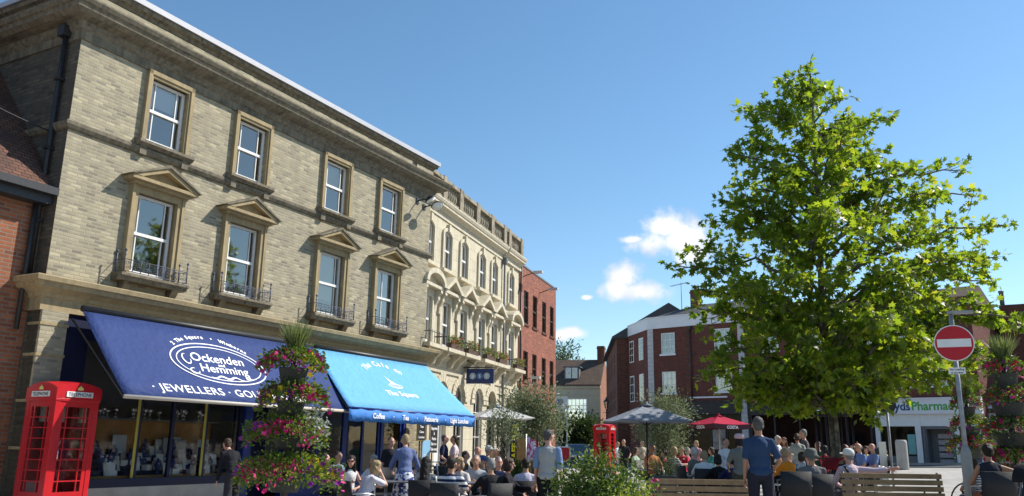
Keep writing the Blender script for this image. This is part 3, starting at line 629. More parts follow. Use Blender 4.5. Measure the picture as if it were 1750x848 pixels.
# ------------------------------------------------------------------ awnings
def awn_fn(x0, y0, z0, dy, dz):
    """map (u along, v down the slope 0..1) onto the awning plane, slightly above it"""
    n_ = Vector((0, dz, dy)).normalized() if False else Vector((0, -abs(dz), abs(dy))).normalized()
    def f(u, v, lift=.006): return tuple(Vector((u, y0+dy*v, z0+dz*v))+n_*lift)
    return f
cloth('awning_navy', (.032, .056, .175), .75); cloth('awning_blue', (.16, .46, .78), .7, .12); cloth('valance_blue', (.07, .25, .66), .7, .1); plain('awning_bar', (.55, .50, .42), .5, .1, 4)
def awning(label, xa, xb, xa2, xb2, z0, z1, y0, y1, mat, bar):
    t = empty('awning', loc1((xa+xb)/2, 0, 0), R_(90-AZ1), label, 'awning'); ox = -(xa+xb)/2
    m = MB(); K = 24; J = 6
    for i in range(K+1):
        for j in range(J+1):
            a = i/K; b = j/J; x = (xa+(xb-xa)*a)*(1-b)+(xa2+(xb2-xa2)*a)*b; sag = -.03*math.sin(math.pi*b)-.011*math.sin(a*math.pi*9)*math.sin(math.pi*b)*(.4+b)
            m.v.append((x+ox, y0+(y1-y0)*b, z0+(z1-z0)*b+sag))
    for i in range(K):
        for j in range(J): k = i*(J+1)+j; m.f.append([k, k+1, k+J+2, k+J+1]); m.m.append(0); m.sm.append(True)
    o = m.build('canopy', mat, t); so = o.modifiers.new('s', 'SOLIDIFY'); so.thickness = .012; so.offset = 1
    b = MB(); b.tube([(xa2+ox, y1, z1-.02), (xb2+ox, y1, z1-.02)], .035, 8); b.build('front_bar', bar, t)
    b = MB(); b.tube([(xa+ox, y0, z0+.03), (xb+ox, y0, z0+.03)], .06, 8); b.build('roller', 'dark_metal', t)
    for xx, x2 in ((xa, xa2), (xb, xb2)):
        b = MB(); b.tube([(xx+ox, -.05, z0-.15), (x2+ox, y1+.02, z1-.02)], .018, 6); b.build('arm', 'dark_metal', t)
    return t, ox
AW1 = awning('navy blue awning with white jeweller lettering', .58, 6.75, .5, 6.5, 3.62, 2.07, -.3, -1.85, 'awning_navy', 'awning_bar')
t, ox = AW1
def sag(v): return -.03*math.sin(math.pi*v)
def mapper(ox, y0, y1, z0, z1):
    S = math.hypot(y1-y0, z1-z0); nrm = Vector((0, -(z0-z1), -(y1-y0))).normalized()
    nrm = Vector((0, (z1-z0)/S, (y0-y1)/S)); 
    if nrm.z < 0: nrm = -nrm
    def f(x, s):  # s = metres down the slope
        v = s/S; return tuple(Vector((x+ox, y0+(y1-y0)*v, z0+(z1-z0)*v+sag(v)))+nrm*.02)
    return f, S
f1, S1 = mapper(ox, -.3, -1.85, 3.62, 2.07)
m = MB()
def arc_text(s, size, cx, cs, rad, a0, a1, bold=.006):
    n = len(s)
    for i, ch in enumerate(s):
        if ch == ' ': continue
        th = R_(a0+(a1-a0)*i/(n-1)); bx, bs = cx+rad[0]*math.sin(th), cs-rad[1]*math.cos(th)
        tl = math.atan2(rad[1]*math.sin(th), rad[0]*math.cos(th))
        put_text(m, text(ch, size, bold), lambda x, y: f1(bx+x*math.cos(tl)+y*math.sin(tl), bs+x*math.sin(tl)-y*math.cos(tl)))
CX, CS = 3.22, 1.07
def ring(rx, rs, w):
    K = 64; pts = []
    for k in range(K):
        th = 2*math.pi*k/K; a = (math.cos(th), math.sin(th)); pts.append((f1(CX+rx*a[0], CS+rs*a[1]), f1(CX+(rx-w)*a[0], CS+(rs-w)*a[1])))
    b = len(m.v)
    for p, q_ in pts: m.v += [p, q_]
    for k in range(K): k2 = (k+1) % K; m.f.append([b+2*k, b+2*k+1, b+2*k2+1, b+2*k2]); m.m.append(0); m.sm.append(False)
ring(1.22, .60, .028); ring(1.08, .50, .022)
arc_text('2 The Square  •  Wimborne', .13, CX, CS+.62, (1.5, 1.36), -38, 38, .006)
put_text(m, text('Ockenden', .34, .004, .22, .98), lambda x, y: f1(CX-.02+x, CS-.04-y))
put_text(m, text('and', .12, .004, .2), lambda x, y: f1(CX+.0+x, CS+.07-y))
put_text(m, text('Hemming', .33, .004, .22, .98), lambda x, y: f1(CX+.0+x, CS+.26-y))
def swirl(pts, wd=.022):
    b = len(m.v); n = len(pts)
    for i, p in enumerate(pts):
        d = Vector(pts[min(i+1, n-1)])-Vector(pts[max(i-1, 0)]); d.normalize(); w_ = wd*math.sin(math.pi*(i+.5)/n)+.004
        m.v += [f1(p[0]-d.y*w_, p[1]+d.x*w_), f1(p[0]+d.y*w_, p[1]-d.x*w_)]
    for i in range(n-1): m.f.append([b+2*i, b+2*i+1, b+2*i+3, b+2*i+2]); m.m.append(0); m.sm.append(False)
swirl([(CX-.45+k*.04, CS+.405+.035*math.sin(k*.7)) for k in range(22)]); swirl([(CX+.55+.09*math.cos(k*.5)*(1-k/30), CS+.36+.035*math.sin(k*.5)) for k in range(26)], .010)
swirl([(CX-.82+.09*math.cos(k*.45), CS-.07+.14*math.sin(k*.45)) for k in range(12)], .014); swirl([(CX-.78+.1*math.cos(k*.45), CS+.27+.08*math.sin(k*.45)) for k in range(12)], .014)
def serif(s, size, cx, cs, sx=1.):
    put_text(m, text(s, size, .003, 0, sx, 'LEFT', space=1.07), lambda x, y: f1(cx+x, cs-y))
serif('· JEWELLERS · GOLD & SILVER ·', .29, 1.16, 2.02)
m.build('lettering', 'letter_white', t)
AW2 = awning('bright blue cafe awning with white lettering', 6.85, 11.8, 6.25, 11.85, 3.62, 2.14, -.25, -1.95, 'awning_blue', 'blue_paint')
t, ox = AW2; f2, S2 = mapper(ox, -.25, -1.95, 3.62, 2.14); m = MB()
def ptext2(s, size, cx, cs, sx=1, tilt=0, bold=.005): put_text(m, text(s, size, bold, .1, sx), lambda x, y: f2(cx+x*math.cos(tilt)+y*math.sin(tilt), cs+x*math.sin(tilt)-y*math.cos(tilt)))
for i, ch in enumerate('The Cafe on'):
    if ch != ' ': th = R_(-50+100*i/10); bx, bs = 9.15+.95*math.sin(th), 1.02-.62*math.cos(th); ptext2(ch, .27, bx, bs, 1, th*.6)
ptext2('The Square', .27, 9.05, 1.62, 1.1)
# little sailing-cup emblem
for (ax, rs, a0, a1, w_) in ((.30, .10, 0, 2*math.pi, .03), (.2, .045, 0, 2*math.pi, .02)):
    K = 28; b = len(m.v)
    for k in range(K+1):
        th = a0+(a1-a0)*k/K; m.v += [f2(9.1+ax*math.cos(th), 1.2+rs*math.sin(th)), f2(9.1+(ax-w_)*math.cos(th), 1.2+(rs-w_)*math.sin(th))]
    for k in range(K): m.f.append([b+2*k, b+2*k+1, b+2*k+3, b+2*k+2]); m.m.append(0); m.sm.append(False)
for k in range(3): 
    m.add([f2(8.98+k*.07, 1.14), f2(8.94+k*.07, .78+.1*k), f2(9.05+k*.08, 1.12)], [(0, 1, 2)])
m.build('lettering', 'letter_white', t)
v = MB(); K = 40
for i in range(K+1):
    a = i/K; x = 6.25+(11.85-6.25)*a; wv = .008*math.sin(a*60); v.v += [(x+ox, -1.97+wv, 2.12), (x+ox, -1.975-wv, 1.83+.012*math.cos(a*math.pi*20))]
for i in range(K): v.f.append([2*i, 2*i+2, 2*i+3, 2*i+1]); v.m.append(0); v.sm.append(True)
vo = v.build('valance', 'valance_blue', t); so = vo.modifiers.new('s', 'SOLIDIFY'); so.thickness = .006
m = MB()
for s, x in (('Coffee', 7.35), ('·', 7.95), ('Tea', 8.45), ('·', 8.95), ('Patisserie', 9.6), ('·', 10.28), ('Light Lunches', 11.0)):
    put_text(m, text(s, .17, .005), lambda xx, yy: (x+ox+xx, -1.995, 1.92+yy))
m.build('lettering', 'letter_white', vo)
# ------------------------------------------------------------------ left neighbour
PN = loc1(0, .38); BN = frame(AZ1, PN, 'brick_house', 'orange brick house with clay tile roof at the left edge', 'house')
w = MB(); wall_mesh(w, -6, -.005, 3.2, 5.75, [(-4.6, -3.6, 3.9, 5.2)], 0, .15); w.box(-6, -.005, 0.0, .3, 2.9, 3.2); w.box(-.5, -.005, 0, .3, 0, 2.9); w.quad((-6, 0, 0), (-6, 6, 0), (-6, 6, 6), (-6, 0, 6)); w.build('wall', 'orange_brick', BN)
sash(BN, -4.6, -3.6, 3.9, 5.2, .08, rows=2)
r = MB(); r.prof([(-.3, 5.72), (-.3, 5.8), (4.2, 11.0), (4.2, 10.8)], -6, -.005); r.build('roof', 'clay_tiles', BN)
g = MB(); g.box(-6, -.01, -.42, -.28, 5.66, 5.8); g.box(-6, -.01, -.28, 0, 5.5, 5.71); g.build('gutter', 'dark_metal', BN)
s = MB(); s.box(-6, -.5, -.08, .1, 2.45, 3.0); s.box(-6, -.5, .2, .3, 0, .6); s.box(-.62, -.5, -.03, .2, .0, 2.45); s.box(-3.4, -3.3, .0, .2, 0, 2.45); s.build('shopfront', 'white_paint', BN)
s = MB(); s.quad((-6, .22, .6), (-.5, .22, .6), (-.5, .22, 2.45), (-6, .22, 2.45)); s.build('pane', 'shop_glass', BN)
s = MB(); s.box(-6, -.01, 1.2, 1.3, 0, 2.6); s.build('interior_wall', 'room', BN)
pp = MB(); pp.tube([(-.2, -.08, 5.6), (-.2, -.08, 3.2)], .04, 8); pp.build('downpipe', 'dark_metal', BN)

cb = MB(); A_ = loc1(-3.5, .2, 7.9); B_ = loc1(-.02, .5, 7.0); cb.tube([A_.lerp(B_, k/8)-Vector((0, 0, .25*math.sin(math.pi*k/8))) for k in range(9)], .012, 5); o = cb.build('cable', 'iron'); tag(o, 'thin overhead cable running to the shaded side wall of the yellow brick building', 'cable')
# ------------------------------------------------------------------ BUILDING 2: stone bank with balustrade
P2 = Vector((-2.8907, 25.2337, 0)); AZ2 = 17.65
M2 = Matrix.Translation(P2) @ Matrix.Rotation(R_(90-AZ2), 4, 'Z')
def loc2(x, y, z=0): return M2 @ Vector((x, y, z))
B2 = frame(AZ2, P2, 'stone_building', 'cream stone bank building with a balustraded roof and pedimented windows', 'building')
C2 = [.62, 2.2, 3.8, 5.72, 7.2, 9.4]; E2 = 10.55
top = [(c-.34, c+.34, 7.08, 8.42, .16) for c in C2]; mid = [(c-.36, c+.36, 4.5, 5.95) for c in C2]; arch = [(c-.47, c+.47, .75 if i not in (1, 4) else .05, 3.36, .4) for i, c in enumerate(C2)]
w = MB(); wall_mesh(w, -.3, E2, 0, 9.0, top+mid+arch, 0, .25); w.box(-.3, E2, .001, .25, 9.0, 9.3) if False else None
w.quad((-.3, 0, 9.0), (E2, 0, 9.0), (E2, 0, 9.4), (-.3, 0, 9.4)); w.quad((E2, 0, 0), (E2, 8, 0), (E2, 8, 9.4), (E2, 0, 9.4)); w.quad((E2, 8, 0), (-.3, 8, 0), (-.3, 8, 9.4), (E2, 8, 9.4))
w.build('wall', 'bank_stone', B2)
q = MB(); q.quad((-.3, 1.4, .1), (E2-.02, 1.4, .1), (E2-.02, 1.4, 9), (-.3, 1.4, 9)); q.quad((-.3, .25, 3.6), (E2-.02, .25, 3.6), (E2-.02, 1.4, 3.6), (-.3, 1.4, 3.6)); q.build('interior_wall', 'room', B2)
r = MB(); r.slab([(-.3, .0), (E2, .0), (E2, 8), (-.3, 8)], 9.32, 9.4); r.build('roof', 'lead', B2)
def lin(mb, prof, x0, x1): mb.prof([(-o, z) for o, z in prof], x0, x1)
c = MB()
cprof = [(-.05, 8.76), (.04, 8.76), (.04, 8.86), (.02, 8.87), (.02, 8.96), (.08, 8.98), (.12, 9.04), (.24, 9.07), (.24, 9.15), (.27, 9.16), (.31, 9.24), (.31, 9.28), (-.05, 9.33)]
lin(c, cprof, -.3, 8.3); lin(c, [(o+.05 if o > 0 else o, z+.002) for o, z in cprof], 8.3, E2+.12)
c.build('cornice', 'bank_trim', B2)
c = MB(); lin(c, [(-.02, 4.02), (.06, 4.02), (.08, 4.1), (.14, 4.14), (.14, 4.2), (-.02, 4.24)], -.3, E2+.1); lin(c, [(-.02, 3.62), (.05, 3.62), (.06, 3.7), (-.02, 3.72)], -.3, E2+.05); lin(c, [(-.02, 6.94), (.05, 6.94), (.08, 7.0), (-.02, 7.04)], -.3, E2+.05); c.build('string_course', 'bank_trim', B2)
b = MB()
peds = [-.25, 1.45, 3.0, 4.75, 6.45, 8.05, 8.7, 10.45]
for px_ in peds: b = MB(); b.box(px_-.17, px_+.17, -.2, .14, 9.34, 10.16); b.build('balustrade_pier', 'balustrade_stone', B2)
b = MB(); b.box(-.3, E2+.07, -.16, .1, 9.345, 9.46); b.box(-.3, E2+.07, -.18, .12, 10.0, 10.12); bl = b.build('balustrade', 'balustrade_stone', B2)
for i in range(len(peds)-1):
    bm_ = MB()
    a, e = peds[i]+.17, peds[i+1]-.17; n = max(2, int((e-a)/.2))
    if e-a < .35: bm_.box(a, e, -.1, .04, 9.46, 10.0); bm_.build('balusters', 'balustrade_stone', bl); continue
    for k in range(n):
        xx = a+(e-a)*(k+.5)/n; bm_.lathe([(.055, 9.46), (.055, 9.5), (.03, 9.53), (.07, 9.66), (.06, 9.74), (.03, 9.86), (.055, 9.95), (.055, 10.0)], (xx, -.03, 0), 8)
    bm_.build('balusters', 'balustrade_stone', bl)
for i, cx in enumerate(C2):
    c = MB()
    for s in (-1, 1): c.box(min(cx+s*.34, cx+s*.47), max(cx+s*.34, cx+s*.47), -.07, .05, 7.05, 8.3)
    K = 10; pts = [(cx-.47*math.cos(math.pi*k/K), 8.3+.24*math.sin(math.pi*k/K)) for k in range(K+1)]; inn = [(cx+.34*math.cos(math.pi*k/K), 8.26+.16*math.sin(math.pi*k/K)) for k in range(K+1)]
    c.prism(pts+inn, -.07, .05); c.box(cx-.08, cx+.08, -.12, -.0, 8.4, 8.66)
    c.build('window_surround', 'bank_trim', B2)
for i, cx in enumerate(C2):
    sash(B2, cx-.34, cx+.34, 7.08, 8.42, .035, rows=2, fr=.07, ar=.16, cols=1, blind=(.55, 'blind') if i in (1, 2, 4) else None)
    s_ = MB(); s_.box(cx-.55, cx+.55, -.16, .02, 6.96, 7.07); s_.build('window_sill', 'bank_trim', B2)
    sash(B2, cx-.36, cx+.36, 4.5, 5.95, .035, rows=2, fr=.07, cols=1, blind=(.4, 'blind') if i in (0, 3) else None)
    p = MB()
    for s in (-1, 1):
        p.box(min(cx+s*.36, cx+s*.56), max(cx+s*.36, cx+s*.56), -.08, .02, 4.3, 6.2)
        p.prof([(0, 6.2), (-.28, 6.2), (-.3, 6.1), (-.2, 6.02), (-.2, 5.9), (-.1, 5.72), (-.08, 5.5), (0, 5.5)], cx+s*.60-.075, cx+s*.60+.075)
    p.box(cx-.74, cx+.74, -.3, 0, 6.202, 6.3); p.box(cx-.36, cx+.36, -.08, .02, 5.95, 6.2)
    if i in (0, 5):
        K = 12; o_ = [(cx-.82*math.cos(math.pi*k/K), 6.302+.5*math.sin(math.pi*k/K)) for k in range(K+1)]; i_ = [(cx+.64*math.cos(math.pi*k/K), 6.302+.34*math.sin(math.pi*k/K)) for k in range(K+1)]
        p.prism(o_+i_, -.38, 0); p.prism([(cx-.7*math.cos(math.pi*k/K), 6.302+.38*math.sin(math.pi*k/K)) for k in range(K+1)], -.12, 0)
    else:
        p.prism([(cx-.82, 6.302), (cx-.6, 6.302), (cx, 6.66), (cx+.6, 6.302), (cx+.82, 6.302), (cx, 6.84)], -.38, 0); p.prism([(cx-.65, 6.302), (cx+.65, 6.302), (cx, 6.7)], -.12, 0)
    p.build('pediment', 'bank_trim', B2)
    if i != 0 or True:
        bk = MB(); bk.box(cx-.72, cx+.72, -.5, 0, 4.26, 4.38)
        for s in (-1, 1): bk.prof([(0, 3.8), (0, 4.26), (-.44, 4.26), (-.4, 4.16), (-.2, 4.0), (-.12, 3.84)], cx+s*.5-.09, cx+s*.5+.09)
        ba = bk.build('balcony', 'bank_trim', B2); g = MB()
        g.tube([(cx-.7, 0, 4.72), (cx-.7, -.47, 4.72), (cx+.7, -.47, 4.72), (cx+.7, 0, 4.72)], .012, 5)
        for k in range(8): g.tube([(cx-.7+.2*k, -.47, 4.38), (cx-.7+.2*k, -.47, 4.78)], .009, 5)
        g.build('railing', 'iron', ba)
# arches of the ground floor
for i, cx in enumerate(C2):
    ag = MB()
    K = 10; zt = 2.96
    for k in range(K):
        t0, t1 = math.pi*k/K+.02, math.pi*(k+1)/K-.02; rr0, rr1 = .47, .74 if k not in (4, 5) else .86
        ag.prism([(cx-rr0*math.cos(t0), zt+.85*rr0*math.sin(t0)), (cx-rr1*math.cos(t0), zt+.85*rr1*math.sin(t0)), (cx-rr1*math.cos(t1), zt+.85*rr1*math.sin(t1)), (cx-rr0*math.cos(t1), zt+.85*rr0*math.sin(t1))], -.05, .01)
    for s in (-1, 1): ag.box(min(cx+s*.47, cx+s*.8), max(cx+s*.47, cx+s*.8), -.06, .01, 2.8, 2.94)
    ag.build('arch_stones', 'bank_trim', B2)
for i, cx in enumerate(C2):
    if i in (1, 4):
        d = MB(); d.box(cx-.47, cx+.47, .2, .26, .05, 2.4); d.box(cx-.47, cx-.42, .14, .2, .05, 2.4); d.box(cx+.42, cx+.47, .14, .2, .05, 2.4); d.build('door', 'white_paint' if i == 1 else 'room_dark', B2)
        g = MB(); g.quad((cx-.47, .2, 2.4), (cx+.47, .2, 2.4), (cx+.47, .2, 3.4), (cx-.47, .2, 3.4)); g.build('fanlight', 'window_glass', B2)
    else: sash(B2, cx-.47, cx+.47, .75, 3.36, .07, rows=3, fr=.06, ar=.4, cols=1, split=False)
pp = MB(); pp.tube([(8.3, -.1, 8.8), (8.3, -.1, 0.1)], .05, 8); pp.box(8.2, 8.4, -.2, 0, 8.6, 8.85); pp.build('downpipe', 'lead', B2)
# bank sign and flower boxes on the balconies
t = empty('hanging_sign', loc2(4.15, 0, 0), R_(90-AZ2), 'dark blue bank sign with three pale discs on a bracket between the stone arches', 'sign')
b = MB(); b.tube([(0, 0, 3.98), (0, -1.15, 3.98)], .02, 6); b.tube([(0, 0, 4.3), (0, -.6, 3.98)], .012, 5); b.build('bracket', 'iron', t)
plain('sign_navy', (.025, .045, .16), .4, .05, 4); plain('disc_pale', (.45, .55, .65), .5, .05, 5); plain('disc_blue', (.10, .22, .45), .5, .05, 5)
b = MB(); b.box(-.04, .04, -1.12, -.12, 3.42, 3.93); sg = b.build('board', 'sign_navy', t)
for s in (-1, 1):
    for k in range(3):
        yy = -.88+.26*k; K = 20; dsk = MB(); dsk.add([(s*.046, yy+.115*math.cos(2*math.pi*j/K), 3.68+.115*math.sin(2*math.pi*j/K)) for j in range(K)], [tuple(range(K))]); dsk.build('disc', ['disc_pale', 'disc_blue', 'disc_pale'][k if s < 0 else 2-k], sg)
    tm = MB()
    for k, ch in enumerate('TSB'):
        yy = -.88+.26*k
        put_text(tm, text(ch, .15, .004), (lambda x, y: (-.05, yy-x, 3.625+y)) if s < 0 else (lambda x, y: (.05, -1.24-yy+x, 3.625+y)))
    tm.build('lettering', 'sign_navy' if False else 'letter_white', sg)
LF_BOX = leafmat('box_leaf', [(0, (.05, .10, .02)), (.6, (.09, .15, .03)), (1, (.16, .18, .05))]); 
m_, t_, o_ = new_mat('petal'); b_ = principled(t_, o_, .6, .2); a_ = N('ShaderNodeAttribute', t_); a_.attribute_name = 'rnd'; r_ = N('ShaderNodeValToRGB', t_); r_.color_ramp.interpolation = 'CONSTANT'
cols_ = [(0, (.55, .015, .16)), (.3, (.70, .05, .28)), (.5, (.60, .02, .03)), (.62, (.28, .03, .30)), (.74, (.70, .50, .02)), (.88, (.75, .30, .35)), (.95, (.75, .7, .72))]
while len(r_.color_ramp.elements) < len(cols_): r_.color_ramp.elements.new(.5)
for i, (p, c) in enumerate(cols_): r_.color_ramp.elements[i].position = p; r_.color_ramp.elements[i].color = c4(c)
t_.links.new(a_.outputs['Fac'], r_.inputs[0]); t_.links.new(r_.outputs[0], b_.inputs['Base Color']); MATS['petal'] = m_
plain('soil_pot', (.10, .06, .045), .9, .3, 8); plain('pot_dark', (.035, .04, .035), .6, .2, 8)
def rdir(n, rng, up=.3):
    d = rng.normal(size=(n, 3)); d[:, 2] += up; return d/np.linalg.norm(d, axis=1, keepdims=True)
for k, (i, lab) in enumerate([(1, 'flower box with orange blooms on the second balcony of the stone building'), (2, 'flower box on the third balcony of the stone building'), (3, 'flower box on the fourth balcony of the stone building, left of the sign end'), (4, 'flower box on the fifth balcony of the stone building'), (5, 'flower box on the last balcony of the stone building by the red brick wall')]):
    t = empty('flower_box', loc2(C2[i], -.4, 4.38), R_(90-AZ2), lab, 'flower box', 'flower boxes on the stone balconies')
    b = MB(); b.box(-.5, .5, -.09, .09, 0, .18); b.build('trough', 'soil_pot', t); rg = np.random.default_rng(40+k); n = 240
    P = np.stack([rg.uniform(-.55, .55, n), rg.uniform(-.16, .14, n), .2+rg.uniform(-.06, .22, n)], 1); leaves('foliage', oval(.5), P, rdir(n, rg), rg.uniform(.05, .1, n), 'box_leaf', t, rg)
    n = 40; P = np.stack([rg.uniform(-.5, .5, n), rg.uniform(-.2, .05, n), .24+rg.uniform(-.05, .22, n)], 1); leaves('flowers', petal5(), P, rdir(n, rg), rg.uniform(.04, .07, n), 'petal', t, rg, .5+.1*rg.random(n))
# ------------------------------------------------------------------ BUILDING 3: red brick
P3 = loc2(10.86, .0); M3 = Matrix.Translation(P3) @ Matrix.Rotation(R_(90-AZ2), 4, 'Z')
def loc3(x, y, z=0): return M3 @ Vector((x, y, z))
B3 = frame(AZ2, P3, 'brick_building', 'bright red brick block with eight dark windows beside the stone bank', 'building'); E3 = 6.2
wx = [.9, 2.33, 3.95, 5.4]; hl = [(x-.36, x+.36, z0, z1) for x in wx for z0, z1 in ((6.62, 8.1), (4.1, 5.4))]+[(.6, 2.6, .3, 2.8), (3.2, 5.6, .3, 2.8)]
w = MB(); wall_mesh(w, -.28, E3, 0, 9.12, hl, 0, .18); w.quad((E3, 0, 0), (E3, 8, 0), (E3, 8, 9.12), (E3, 0, 9.12)); w.quad((-.28, 8, 9.12), (-.28, 0, 9.12), (-.28, 0, 0), (-.28, 8, 0)); w.quad((E3, 8, 0), (-.28, 8, 0), (-.28, 8, 9.12), (E3, 8, 9.12)); w.build('wall', 'red_brick', B3)
c = MB(); c.box(-.3, E3+.03, -.03, 8, 9.122, 9.2); c.build('coping', 'lead', B3)
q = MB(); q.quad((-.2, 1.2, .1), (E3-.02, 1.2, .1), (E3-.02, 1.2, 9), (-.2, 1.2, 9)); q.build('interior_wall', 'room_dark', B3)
plain('brown_frame', (.05, .035, .025), .5, .2, 5)
for x in wx:
    for z0, z1 in ((6.62, 8.1), (4.1, 5.4)):
        sash(B3, x-.36, x+.36, z0, z1, .05, rows=2, cols=1, fr=.05, frame_mat='brown_frame'); s_ = MB(); s_.box(x-.42, x+.42, -.05, .1, z0-.1, z0); s_.build('window_sill', 'brown_brick', B3)
for a, b_ in ((.6, 2.6), (3.2, 5.6)): sash(B3, a, b_, .3, 2.8, .08, rows=1, cols=2, fr=.07, frame_mat='brown_frame', split=False, name='shop_window', glassm='window_glass')
pp = MB(); pp.tube([(-.15, -.08, 9.0), (-.15, -.08, .1)], .05, 8); pp.build('downpipe', 'dark_metal', B3)
def floodlight3(x, z, lab):
    t = empty('floodlight', loc3(x, 0, z), R_(90-AZ2), lab, 'floodlight'); a = MB(); a.tube([(0, 0, -.1), (0, -.3, 0), (0, -.55, .08)], .02, 6); a.build('bracket', 'dark_metal', t)
    h = MB(); h.box(-.1, .1, -.9, -.5, .02, .12); h.build('lamp_head', 'pilaster_paint', t)
floodlight3(.35, 8.75, 'slim floodlight sticking out near the top left of the red brick wall'); floodlight3(3.1, 8.5, 'slim floodlight sticking out in the middle of the red brick wall'); floodlight3(.1, 4.1, 'small floodlight low on the left of the red brick wall')
# ------------------------------------------------------------------ RIGHT: corner building, shops
G4 = Vector((23.6575, 47.0, 0)); d4 = Vector((math.sin(R_(130)), math.cos(R_(130)), 0)); AZ4 = 130
def loc4(a, y=0, z=0):
    return G4+d4*a+Vector((math.cos(R_(AZ4)), -math.sin(R_(AZ4)), 0))*(-y)+Vector((0, 0, z))
B4 = frame(AZ4, loc4(-18.1), 'brick_building', 'dark red brick corner building with a white parapet band and white pilasters', 'building')
W4 = 7.25
ws = [(1.06, 2.15), (5.1, 6.3)]
hl = [(a, b_, z0, z1) for a, b_ in ws for z0, z1 in ((7.72, 9.2), (5.03, 6.5))]
w = MB(); wall_mesh(w, .45, W4-.42, 4.35, 9.55, hl, 0, .15); w.build('wall', 'dark_red_brick', B4)
for a, b_ in ((0, .45), (W4-.42, W4)): pz = MB(); pz.box(a, b_, -.05, .3, 0, 9.55); pz.build('pilaster', 'pilaster_paint', B4)
pz = MB(); pz.box(-.02, W4, -.08, .3, 9.552, 10.3); pz.box(-.06, W4+.02, -.13, .34, 10.302, 10.38); pz.build('parapet', 'white_fascia', B4)
pz = MB(); pz.box(2.9, 3.3, -.04, 0, 4.4, 9.54); pz.build('brick_strip', 'brown_brick', B4)
pz = MB(); pz.box(3.2, 5.9, -.06, 0, 4.62, 4.72); pz.build('string_course', 'white_fascia', B4)
for a, b_ in ws:
    for z0, z1 in ((7.72, 9.2), (5.03, 6.5)):
        sash(B4, a, b_, z0, z1, .03, rows=3, cols=2, fr=.07, barw=.04, split=False, blind=(.35, 'cream_blind') if a > 3 and z0 > 6 else (.6, 'blind') if z0 < 6 and a < 3 else None); s_ = MB(); s_.box(a-.08, b_+.08, -.1, .03, z0-.12, z0); s_.build('window_sill', 'white_paint', B4)
q = MB(); q.quad((.1, 1, 0.1), (W4, 1, .1), (W4, 1, 9.4), (.1, 1, 9.4)); q.build('interior_wall', 'room', B4)
plain('shop_black', (.018, .018, .02), .5, .2, 4); plain('shop_grey', (.16, .16, .17), .6, .1, 4)
s_ = MB(); s_.box(.45, W4-.42, -.2, .3, 3.55, 4.34); s_.box(.45, W4-.42, -.26, .0, 4.342, 4.42); s_.build('shop_fascia', 'shop_black', B4)
s_ = MB(); s_.box(.45, W4-.42, 0, .1, 0, .75)
for x in (.45, 1.8, 3.2, 4.6, 5.7, 6.73): s_.box(x, x+.1, 0, .1, .75, 3.55)
s_.build('shopfront', 'shop_black', B4); g = MB(); g.quad((.45, .05, .75), (W4-.42, .05, .75), (W4-.42, .05, 3.55), (.45, .05, 3.55)); g.build('pane', 'dark_glass', B4)
plain('poster_green', (.25, .30, .10), .6, .5, 3); plain('poster_mix', (.35, .30, .24), .6, .6, 2.5)
pst = MB(); pst.box(4.75, 5.65, -.02, -.005, 1.3, 2.6); pst.build('window_poster', 'poster_mix', B4)
# left return: angled face with two narrow windows
A4 = loc4(-18.1); E4 = Vector((8.98, 62.7, 0)); dv = E4-A4; len4 = dv.length; azr = math.degrees(math.atan2(dv.x, dv.y))
def side_frame(A, Bv, parent=None): # local x from A to B, wall facing left
    return None
# children of B4 built in B4's local frame through a matrix
MB4 = Matrix.Translation(loc4(-18.1)) @ Matrix.Rotation(R_(90-AZ4), 4, 'Z'); loc_E = MB4.inverted() @ E4
def ret_pts(u, out, z):  # u metres from the corner along the return, out towards the street
    d = Vector((loc_E.x, loc_E.y, 0)).normalized(); n = Vector((d.y, -d.x, 0)); n = -n if n.x > 0 else n
    return Vector((0, 0, z))+d*u+n*out
def rbox(mb, u0, u1, o0, o1, z0, z1):
    vs = [ret_pts(u, o, z) for z in (z0, z1) for u, o in ((u0, o0), (u1, o0), (u1, o1), (u0, o1))]
    mb.add(vs, [(0, 3, 2, 1), (4, 5, 6, 7), (0, 1, 5, 4), (1, 2, 6, 5), (2, 3, 7, 6), (3, 0, 4, 7)])
w = MB(); rbox(w, 0.0, len4, -.2, 0, 0, 9.55); w.build('side_wall', 'dark_red_brick', B4)
w = MB(); rbox(w, 0.0, len4, -.2, .04, 9.552, 10.3); rbox(w, 0, len4, -.25, .08, 10.302, 10.38); w.build('side_parapet', 'white_fascia', B4)
for u0 in (.9, 2.9):
    for z0, z1 in ((7.5, 9.1), (4.6, 6.5)):
        w = MB(); rbox(w, u0, u0+.85, .005, .05, z0, z1); ww = w.build('window', 'white_paint', B4); w = MB()
        for k in range(3):
            for j in range(2): rbox(w, u0+.07+j*.38, u0+.40+j*.38, .052, .056, z0+.07+k*(z1-z0-.1)/3, z0+.02+(k+1)*(z1-z0-.1)/3)
        w.build('pane', 'window_glass', ww)
rf = MB(); rf.add([(0, .1, 10.35), (W4, .1, 10.35), (W4, 8, 10.35), (0, 8, 10.35), (2.2, 3.4, 11.6), (W4+1, 3.4, 11.6)], [(0, 1, 5, 4), (0, 4, 3), (3, 4, 5, 2)]); rf.build('roof', 'slate_tiles', B4)
rf = MB(); rf.box(2.1, 2.7, 2.6, 3.2, 11.0, 12.6); rf.box(2.05, 2.75, 2.55, 3.25, 12.35, 12.45); rf.lathe([(.1, 12.6), (.12, 12.65), (.09, 12.95)], (2.4, 2.9, 0), 8); rf.build('chimney', 'brown_brick', B4)
rf = MB(); rf.tube([(1.5, 2.4, 11.0), (1.5, 2.4, 13.2)], .025, 5); rf.tube([(.6, 2.4, 13.0), (1.9, 2.4, 13.12)], .02, 5)
